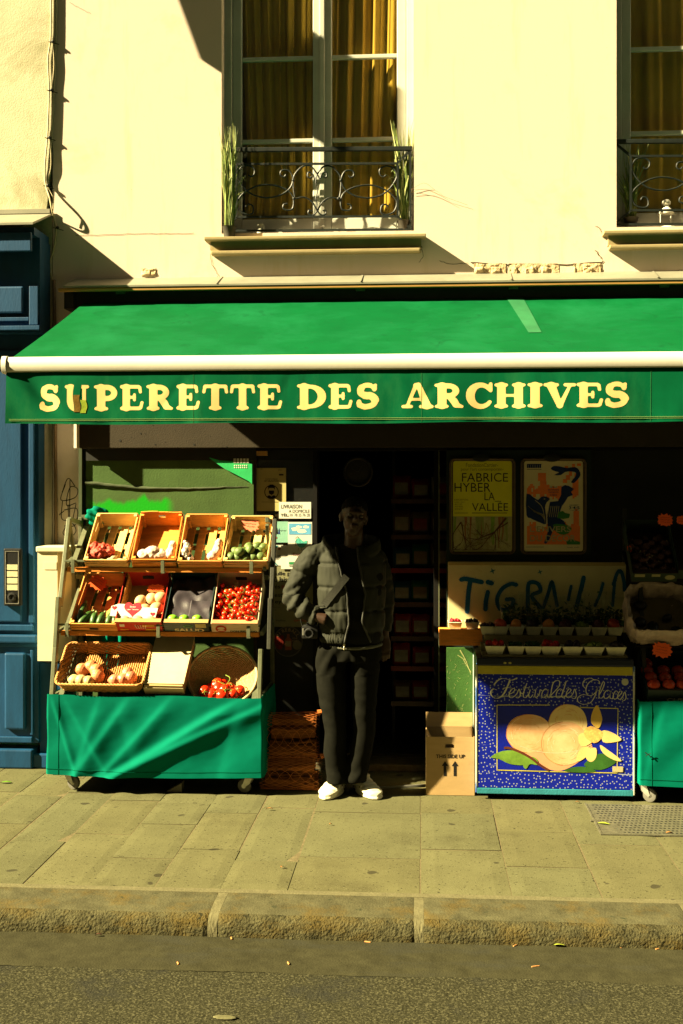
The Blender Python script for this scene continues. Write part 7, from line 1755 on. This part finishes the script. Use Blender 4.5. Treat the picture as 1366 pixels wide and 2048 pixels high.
# body: head, neck and hands as one surface with the torso under the clothes
q = MB()
tilt = Matrix.Translation((hx, hy, hz)) @ Matrix.Rotation(R(7), 4, 'Y') @ Matrix.Rotation(R(-6), 4, 'X') @ Matrix.Rotation(R(10), 4, 'Z')
def hb(c, r_, f=None): q.ball((0, 0, 0), r_, u=24, v=16, M=None, f=f); n_ = 25*0
def hball(c, r_):
    m_ = MB(); m_.ball(c, r_, u=24, v=16); q.add([tilt @ v for v in m_.v], m_.f)
hball((0, .012, .035), (.074, .092, .082)); hball((0, -.022, -.02), (.060, .070, .075)); hball((0, -.038, -.075), (.040, .044, .034)); hball((0, -.052, -.092), (.024, .022, .018))
hball((0, -.088, .030), (.048, .014, .014)); hball((-.034, -.070, -.012), (.022, .020, .018)); hball((.034, -.070, -.012), (.022, .020, .018))
m_ = MB(); m_.rings([[Vector((x*s_, y, z)) for x, y in ((-.010, -.080), (-.006, -.088), (0, -.094), (.006, -.088), (.010, -.080), (0, -.07))] for s_, y, z in ((.6, 0, .022),)] + [[Vector((x, yy, -.014)) for x, yy in ((-.019, -.082), (-.014, -.100), (0, -.116), (.014, -.100), (.019, -.082), (0, -.07))], [Vector((x, yy, -.026)) for x, yy in ((-.018, -.082), (-.012, -.096), (0, -.106), (.012, -.096), (.018, -.082), (0, -.07))]])
q.add([tilt @ v for v in m_.v], m_.f)
hball((0, -.089, -.047), (.024, .012, .0065)); hball((0, -.087, -.060), (.021, .012, .0075))
for s_ in (-1, 1): hball((s_*.074, .010, -.002), (.010, .020, .032)); hball((s_*.080, .014, .008), (.008, .016, .020))
q.rings([ell((hx*.5+cx*.5, 6.725, 1.40), .065, .06), ell((hx*.6+cx*.4, 6.722, 1.45), .062, .062), ell((hx, 6.716, 1.50), .055, .058), ell((hx, 6.712, hz-.03), .052, .058)])
q.rings([ell((cx, 6.74, z), rx, ry) for z, rx, ry in ((.86, .13, .09), (.95, .135, .085), (1.05, .125, .08), (1.2, .14, .09), (1.34, .145, .08), (1.40, .10, .07), (1.44, .06, .06))])
# hanging left arm ends in a hand
def hand(wx, wy, wz, s_):
    palm = [ell((wx, wy, wz), .026, .020, 16), ell((wx, wy-.004, wz-.03), .036, .018, 16), ell((wx, wy-.008, wz-.075), .040, .016, 16), ell((wx, wy-.010, wz-.09), .034, .013, 16)]
    q.rings(palm)
    for j in range(4):
        x = wx-.028+.0185*j; L = (.062, .074, .070, .054)[j]
        q.tube([Vector((x, wy-.010, wz-.082)), Vector((x*1+.0*s_, wy-.016, wz-.082-L*.45)), Vector((x, wy-.012+.010, wz-.082-L*.78)), Vector((x, wy+.014, wz-.082-L))], [.0092, .0086, .0080, .0065], 8)
    q.tube([Vector((wx-s_*.028, wy-.008, wz-.028)), Vector((wx-s_*.046, wy-.020, wz-.055)), Vector((wx-s_*.048, wy-.026, wz-.085))], [.0115, .0105, .0085], 8)
lhx, lhz = P(769, 1290, 6.86).x, P(769, 1278, 6.86).z
hand(lhx, 6.86, lhz, 1)
q.tube([Vector((lhx, 6.87, lhz+.25)), Vector((lhx, 6.86, lhz-.005))], [.036, .026], 12)
# right hand goes into the pocket; its wrist shows
q.tube([P(600, 1228, 6.64), P(632, 1240, 6.60), P(652, 1246, 6.60)], [.030, .027, .036], 12)
b = remesh(q, .0055, 3, lambda v, n: 0); mp(b, 'body', SKIN)
e = MB()
for s_ in (-1, 1):
    m_ = MB(); m_.ball((s_*.031, -.077, .012), .0125, u=14, v=10); e.add([tilt @ v for v in m_.v], m_.f); mp(e, 'eye', mat('eye_white', (.06, .05, .04), .3)); e = MB()
# hair: short cropped cap
q = MB(); m_ = MB()
m_.ball((0, .018, .050), (.079, .092, .080), u=28, v=18, f=lambda d: 1 if (d.z > -.1 or d.y > .1) else .86)
q.add([tilt @ v for v in m_.v], m_.f); h_ = remesh(q, .006, 1, lambda v, n: .004*noise.noise(v*90)+.003*noise.noise(v*200)); 
mp(h_, 'hair', HAIR)
# trousers
def leg(pts):
    q.rings([ell((P(px, py, y).x, y, P(px, py, y).z), rx, ry, 24) for px, py, y, rx, ry in pts])
q = MB()
q.rings([ell((cx-.005, 6.735, z), rx, ry, 30, e=.9) for z, rx, ry in ((.99, .155, .105), (.93, .170, .118), (.87, .178, .122), (.80, .182, .118))])
leg([(664, 1300, 6.73, .088, .105), (662, 1340, 6.725, .092, .105), (664, 1385, 6.72, .088, .095), (668, 1430, 6.715, .074, .082), (671, 1470, 6.72, .064, .070), (670, 1510, 6.735, .068, .070), (674, 1545, 6.74, .064, .066), (675, 1566, 6.735, .066, .070), (676, 1572, 6.73, .060, .064)])
leg([(732, 1300, 6.74, .086, .105), (730, 1340, 6.735, .086, .100), (728, 1385, 6.73, .080, .092), (728, 1430, 6.725, .070, .082), (729, 1470, 6.73, .066, .070), (722, 1510, 6.745, .066, .070), (716, 1545, 6.745, .064, .066), (712, 1563, 6.74, .064, .068), (712, 1570, 6.735, .058, .062)])
def trf(v, n):
    z = v.z; d = .004*noise.noise(Vector((v.x*8, v.y*8, z*5)))
    if z < .30: d += .010*math.sin((z+.6*noise.noise(Vector((v.x*5, v.y*5, z*2)))*.25)*70)*(1-z/.30)*.4
    if .42 < z < .62: d += .0035*math.sin((z*70+v.x*40+noise.noise(v*6)*3))*math.exp(-((z-.52)/.07)**2)
    if .72 < z < .90: d += .004*math.sin(z*46+abs(v.x-cx)*70+noise.noise(v*5)*3)
    d += .0010*noise.noise(v*30)
    return d
tr = remesh(q, .0075, 4, trf); to_ = mp(tr, 'trousers', TRO)
q = MB(); q.grid(lambda u, v: Vector((P(641, 1360).x+.055*u-.004, 6.635+.05*(1-u)**2-.02*math.sin(u*1.8)-.004, .735-.16*v)), 8, 8)
# jacket: open front shell
q = MB()
prof = [(.905, .186, .138), (.93, .194, .144), (.965, .186, .138), (1.0, .200, .150), (1.06, .205, .152), (1.12, .200, .146), (1.18, .206, .150), (1.25, .208, .148), (1.30, .206, .142), (1.36, .206, .136), (1.41, .190, .118), (1.445, .15, .098), (1.47, .105, .085)]
# gap of the open front, as angles round the chest (0 = towards the street), per height
ro, ri = [], []
N = 64
def gap(z):
    gx0 = P({0: 700}.get(0), 1250).x
    l_ = np.interp(z, [.905, 1.03, 1.2, 1.35, 1.47], [P(690, 1292).x, P(701, 1249).x, P(697, 1187).x, P(682, 1137).x, P(672, 1100).x])
    r_ = np.interp(z, [.905, 1.03, 1.2, 1.35, 1.47], [P(745, 1300).x, P(727, 1249).x, P(733, 1187).x, P(722, 1140).x, P(716, 1100).x])
    return l_, r_
RT = R(20)
AX, FX = Vector((math.cos(RT), math.sin(RT), 0)), Vector((math.sin(RT), -math.cos(RT), 0))
def tp(t, z, k=0):
    rx = np.interp(z, [p[0] for p in prof], [p[1] for p in prof])-k; ry = np.interp(z, [p[0] for p in prof], [p[2] for p in prof])-k
    return Vector((cx, 6.735, z)) + AX*(rx*math.sin(t)) + FX*(ry*math.cos(t))
def tx(x, z):
    best = min((abs(tp(t, z).x-x), t) for t in np.linspace(-1.5, 1.15, 160)); return best[1]
for z, rx, ry in prof:
    gl, gr2 = gap(z); aL, aR = tx(gl, z), tx(gr2, z)
    ro.append([tp(t, z) for t in [aR+(2*math.pi-(aR-aL))*k/N for k in range(N+1)]])
    ri.append([tp(t, z, .032) for t in [aR+(2*math.pi-(aR-aL))*k/N for k in range(N+1)]])
rows = [a + b_[::-1] for a, b_ in zip(ro, ri)]
q.rings(rows)
# sleeves
def tub(pts, n=20): q.tube([p for p, _ in pts], [r_ for _, r_ in pts], n)
SL = [(P(650, 1112, 6.73), .062), (P(628, 1122, 6.725), .076), (P(610, 1145, 6.725), .074), (P(600, 1168, 6.72), .070), (P(590, 1190, 6.705), .069), (P(590, 1206, 6.68), .066), (P(602, 1220, 6.65), .060), (P(620, 1232, 6.625), .054), (P(634, 1240, 6.61), .047)]
tub([(p, r_) for p, r_ in zip(catmull([a for a, _ in SL], 3), np.interp(np.linspace(0, 8, 25), range(9), [b_ for _, b_ in SL]))])
SR = [(P(738, 1112, 6.82), .056), (P(752, 1124, 6.85), .064), (P(762, 1150, 6.87), .062), (P(768, 1180, 6.88), .058), (P(771, 1210, 6.88), .054), (P(770, 1240, 6.87), .050), (P(768, 1268, 6.86), .044)]
tub([(p, r_) for p, r_ in zip(catmull([a for a, _ in SR], 3), np.interp(np.linspace(0, 6, 19), range(7), [b_ for _, b_ in SR]))])
# collar
CO = [P(664, 1104, 6.665), P(652, 1090, 6.70), P(650, 1082, 6.75), P(672, 1078, 6.80), P(708, 1076, 6.82), P(742, 1080, 6.79), P(756, 1086, 6.74), P(748, 1094, 6.69), P(730, 1106, 6.665)]
q.tube(catmull(CO, 4), .013, 10); q.tube([p-Vector((0, 0, .022)) for p in catmull(CO, 4)], .017, 10); q.tube([p-Vector((0, 0, .044)) for p in catmull(CO, 4)], .020, 10)
elb = P(590, 1196, 6.69); sh_l = P(640, 1130, 6.72)
baff = [1.095, 1.235, 1.375]
def jf(v, n):
    d = 0; z = v.z
    inside = (v.x-cx)**2/(.2**2)+(v.y-6.735)**2/(.125**2) < .86 and z < 1.44
    if inside: return 0
    arm = v.x < cx-.205 or v.x > cx+.205
    if not arm:
        for b_ in baff: d -= .010*math.exp(-((z-b_-.012*noise.noise(Vector((v.x*4, 0, b_))))/.008)**2)
        k = min(abs(z-b_) for b_ in baff)
        d += .0075*noise.noise(Vector((v.x*32, v.y*22, z*7)))*math.exp(-(k/.045)**2) + .004*noise.noise(Vector((v.x*50, v.y*30, z*12)))
        if z < .975: d += -.004 + .003*math.sin(math.atan2(v.y-6.735, v.x-cx)*70)
    else:
        if v.x < cx:
            s_ = (Vector((v.x, v.y, v.z))-elb).length
            if z > 1.19:
                for b_ in (1.30,): d -= .006*math.exp(-((z-b_+(v.x-cx+.25)*.35)/.010)**2)
                d += .010*math.sin((z-(v.x-cx)*.8)*75+3*noise.noise(v*7))*math.exp(-(s_/.07)**2)
            else: 
                t_ = v.x-z*.6; d += .0085*math.sin(t_*78+2.6*noise.noise(v*8))
        else:
            for b_ in (1.10, 1.26): d -= .006*math.exp(-((z-b_)/.010)**2)
        d += .006*noise.noise(v*22) + .003*noise.noise(v*48)
    return d
jk = remesh(q, .0068, 3, jf); jo = mp(jk, 'jacket', JAK)
# jumper inside and shirt hem
q = MB(); q.rings([ell((cx+.005, 6.735, z), rx, ry, 30) for z, rx, ry in ((.895, .165, .117), (.95, .172, .120), (1.1, .172, .118), (1.25, .185, .118), (1.36, .17, .105), (1.44, .10, .085), (1.475, .075, .072))])
sj = remesh(q, .009, 3, lambda v, n: .004*noise.noise(v*14)+.004*math.sin(v.z*50+noise.noise(v*5)*4)); mp(sj, 'jumper', SHI)
q = MB(); q.tube([Vector((cx+.005+.168*math.sin(t), 6.735-.121*math.cos(t), .888-.006*math.cos(t*2))) for t in [2*math.pi*k/40 for k in range(40)]], .010, 8, closed=True); mp(q, 'shirt_hem', mat('grey_shirt', (.10, .10, .075), .9))
# zip edges
q = MB()
for side in (0, 1):
    pts = []
    for z in np.linspace(.915, 1.46, 26):
        x = gap(z)[side]; pts.append(tp(tx(x, z), z, .004))
    q = MB(); q.tube(catmull(pts, 2), .006, 8); zp = mp(q, 'zip_placket', mat('zip_tape', (.03, .03, .025), .6), par=jo)
q = MB(); zz2 = gap(.915)[0]; q.ball((zz2, 6.60, .905), (.006, .005, .011), u=10, v=8); q.ball((zz2, 6.598, .886), (.005, .004, .012), u=10, v=8); mp(q, 'zip_pull', mat('zip_pull_steel', (.6, .55, .4), .3, metal=.6), par=jo)
# crossbody strap
def surf(x, z, off=.01):
    return tp(tx(x, z), z, -off)
q = MB(); A_, B_ = P(694, 1158, 6.6), P(648, 1218, 6.6)
L_, R_ = [], []
for k in range(16):
    t_ = k/15; x = A_.x+(B_.x-A_.x)*t_; z = A_.z+(B_.z-A_.z)*t_
    L_.append(surf(x-.016, z+.013, .006)); R_.append(surf(x+.016, z-.013, .006))
q.rings([[a, b_, b_-Vector((0, .004, 0)), a-Vector((0, .004, 0))] for a, b_ in zip(L_, R_)]); so_ = single(q, 'bag_strap', mat('strap_webbing', (.02, .02, .015), .8), 'dark webbing strap running across the jacket', 'strap')
cbp = P(620, 1272, 6.68)
cb_ = thing('camera_bag', 'small black camera hanging at the man\'s hip below his elbow', 'camera', cbp)
q = MB(); q.box(cbp.x-.045, cbp.x+.05, 6.64, 6.72, cbp.z-.03, cbp.z+.045, bev=.010); q.box(cbp.x-.02, cbp.x+.03, 6.645, 6.715, cbp.z+.040, cbp.z+.062, bev=.006); q.build('housing', MATS['black_plastic'], cb_, 40)
q = MB(); q.lathe([(0, 0), (.030, 0), (.030, .022), (.026, .04), (.020, .04), (.018, .03), (0, .03)], 20, M=Matrix.Translation((cbp.x, 6.64, cbp.z+.005)) @ Matrix.Rotation(R(90), 4, 'X')); q.build('lens', MATS['lens_black'], cb_, 40)
q = MB(); q.tube(catmull([Vector((cbp.x-.045, 6.68, cbp.z+.04)), Vector((cbp.x-.05, 6.66, cbp.z+.09)), Vector((cbp.x+.0, 6.64, cbp.z+.15)), P(648, 1218, 6.60)], 5), .004, 6); q.box(cbp.x-.038, cbp.x-.022, 6.636, 6.640, cbp.z+.024, cbp.z+.034); q.build('carry_cord', MATS['strap_webbing'], cb_)
q = MB(); q.box(cbp.x-.040, cbp.x-.030, 6.632, 6.6395, cbp.z-.01, cbp.z+.03, bev=.002); q.build('metal_catch', STL, cb_)
# shoes
def shoe(px, py, ang, label):
    p = G(px, py); q = MB()
    S_ = [(-.125, .030, .038, .050), (-.11, .042, .048, .078), (-.07, .046, .05, .095), (-.02, .048, .046, .092), (.03, .054, .040, .074), (.07, .058, .034, .062), (.11, .056, .028, .052), (.145, .042, .022, .040), (.158, .022, .018, .030)]
    rings = []
    for y, w_, _, h__ in S_:
        ring = []
        for k in range(24):
            a = 2*math.pi*k/24; ca, sa = math.cos(a), math.sin(a)
            ring.append(Vector((w_*math.copysign(abs(ca)**.75, ca), -y, max(.001, h__/2+h__/2*math.copysign(abs(sa)**.8, sa)))))
        rings.append(ring)
    q.rings(rings)
    q.rings([[Vector((w_*1.05*math.cos(2*math.pi*k/30), -.015-(.148 if math.sin(2*math.pi*k/30) > 0 else .115)*math.sin(2*math.pi*k/30)*1.02, z)) for k in range(30)] for z, w_ in ((.001, .052), (.016, .056), (.026, .054))])
    q.tube([Vector((.030*math.cos(a), .055+.045*math.sin(a)*1.1, .098)) for a in [2*math.pi*k/24 for k in range(24)]], .010, 8, closed=True)
    g = remesh(q, .0055, 3, lambda v, n: .0035*math.sin(v.y*150)*(1 if v.z > .045 and v.y < .02 else 0)*n.z + .004*math.sin(v.z*210)*(1 if v.z < .045 else 0)*(1-n.z*n.z))
    # vent holes read as dark pits on the side
    M = Matrix.Translation((p.x, p.y+.11, 0)) @ Matrix.Rotation(ang, 4, 'Z'); g.xf(M); o = g.build('shoe', SHO, man, True)
    v_ = MB()
    for (x, y, z) in ((.050, -.02, .045), (.050, -.045, .042), (.050, .01, .05), (-.050, -.02, .045), (-.050, -.045, .042)): v_.ball(M @ Vector((x, y, z)), (.005, .006, .008), u=8, v=6)
    v_.build('vent_holes', INK, o, True)
shoe(664, 1603, R(-14), 'l'); shoe(731, 1603, R(26), 'r')
for o in [c for c in man.children if c.name.startswith('shoe')]: pass
q = MB()
for px, py, y in ((675, 1572, 6.735), (712, 1568, 6.74)): c_ = P(px, py, y); q = MB(); q.rings([ell((c_.x, y, z), .040, .045, 18) for z in (.09, .13, .17)]); mp(q, 'ankle', SHI)

# stand him a little deeper in the doorway
old = man.location.copy(); new = Vector((old.x*1.0105, old.y+.07, 0)); k_ = 1.0105
for o in (man, so_, cb_):
    o.location = new + (o.location-old)*k_; o.scale = (k_, k_, k_)
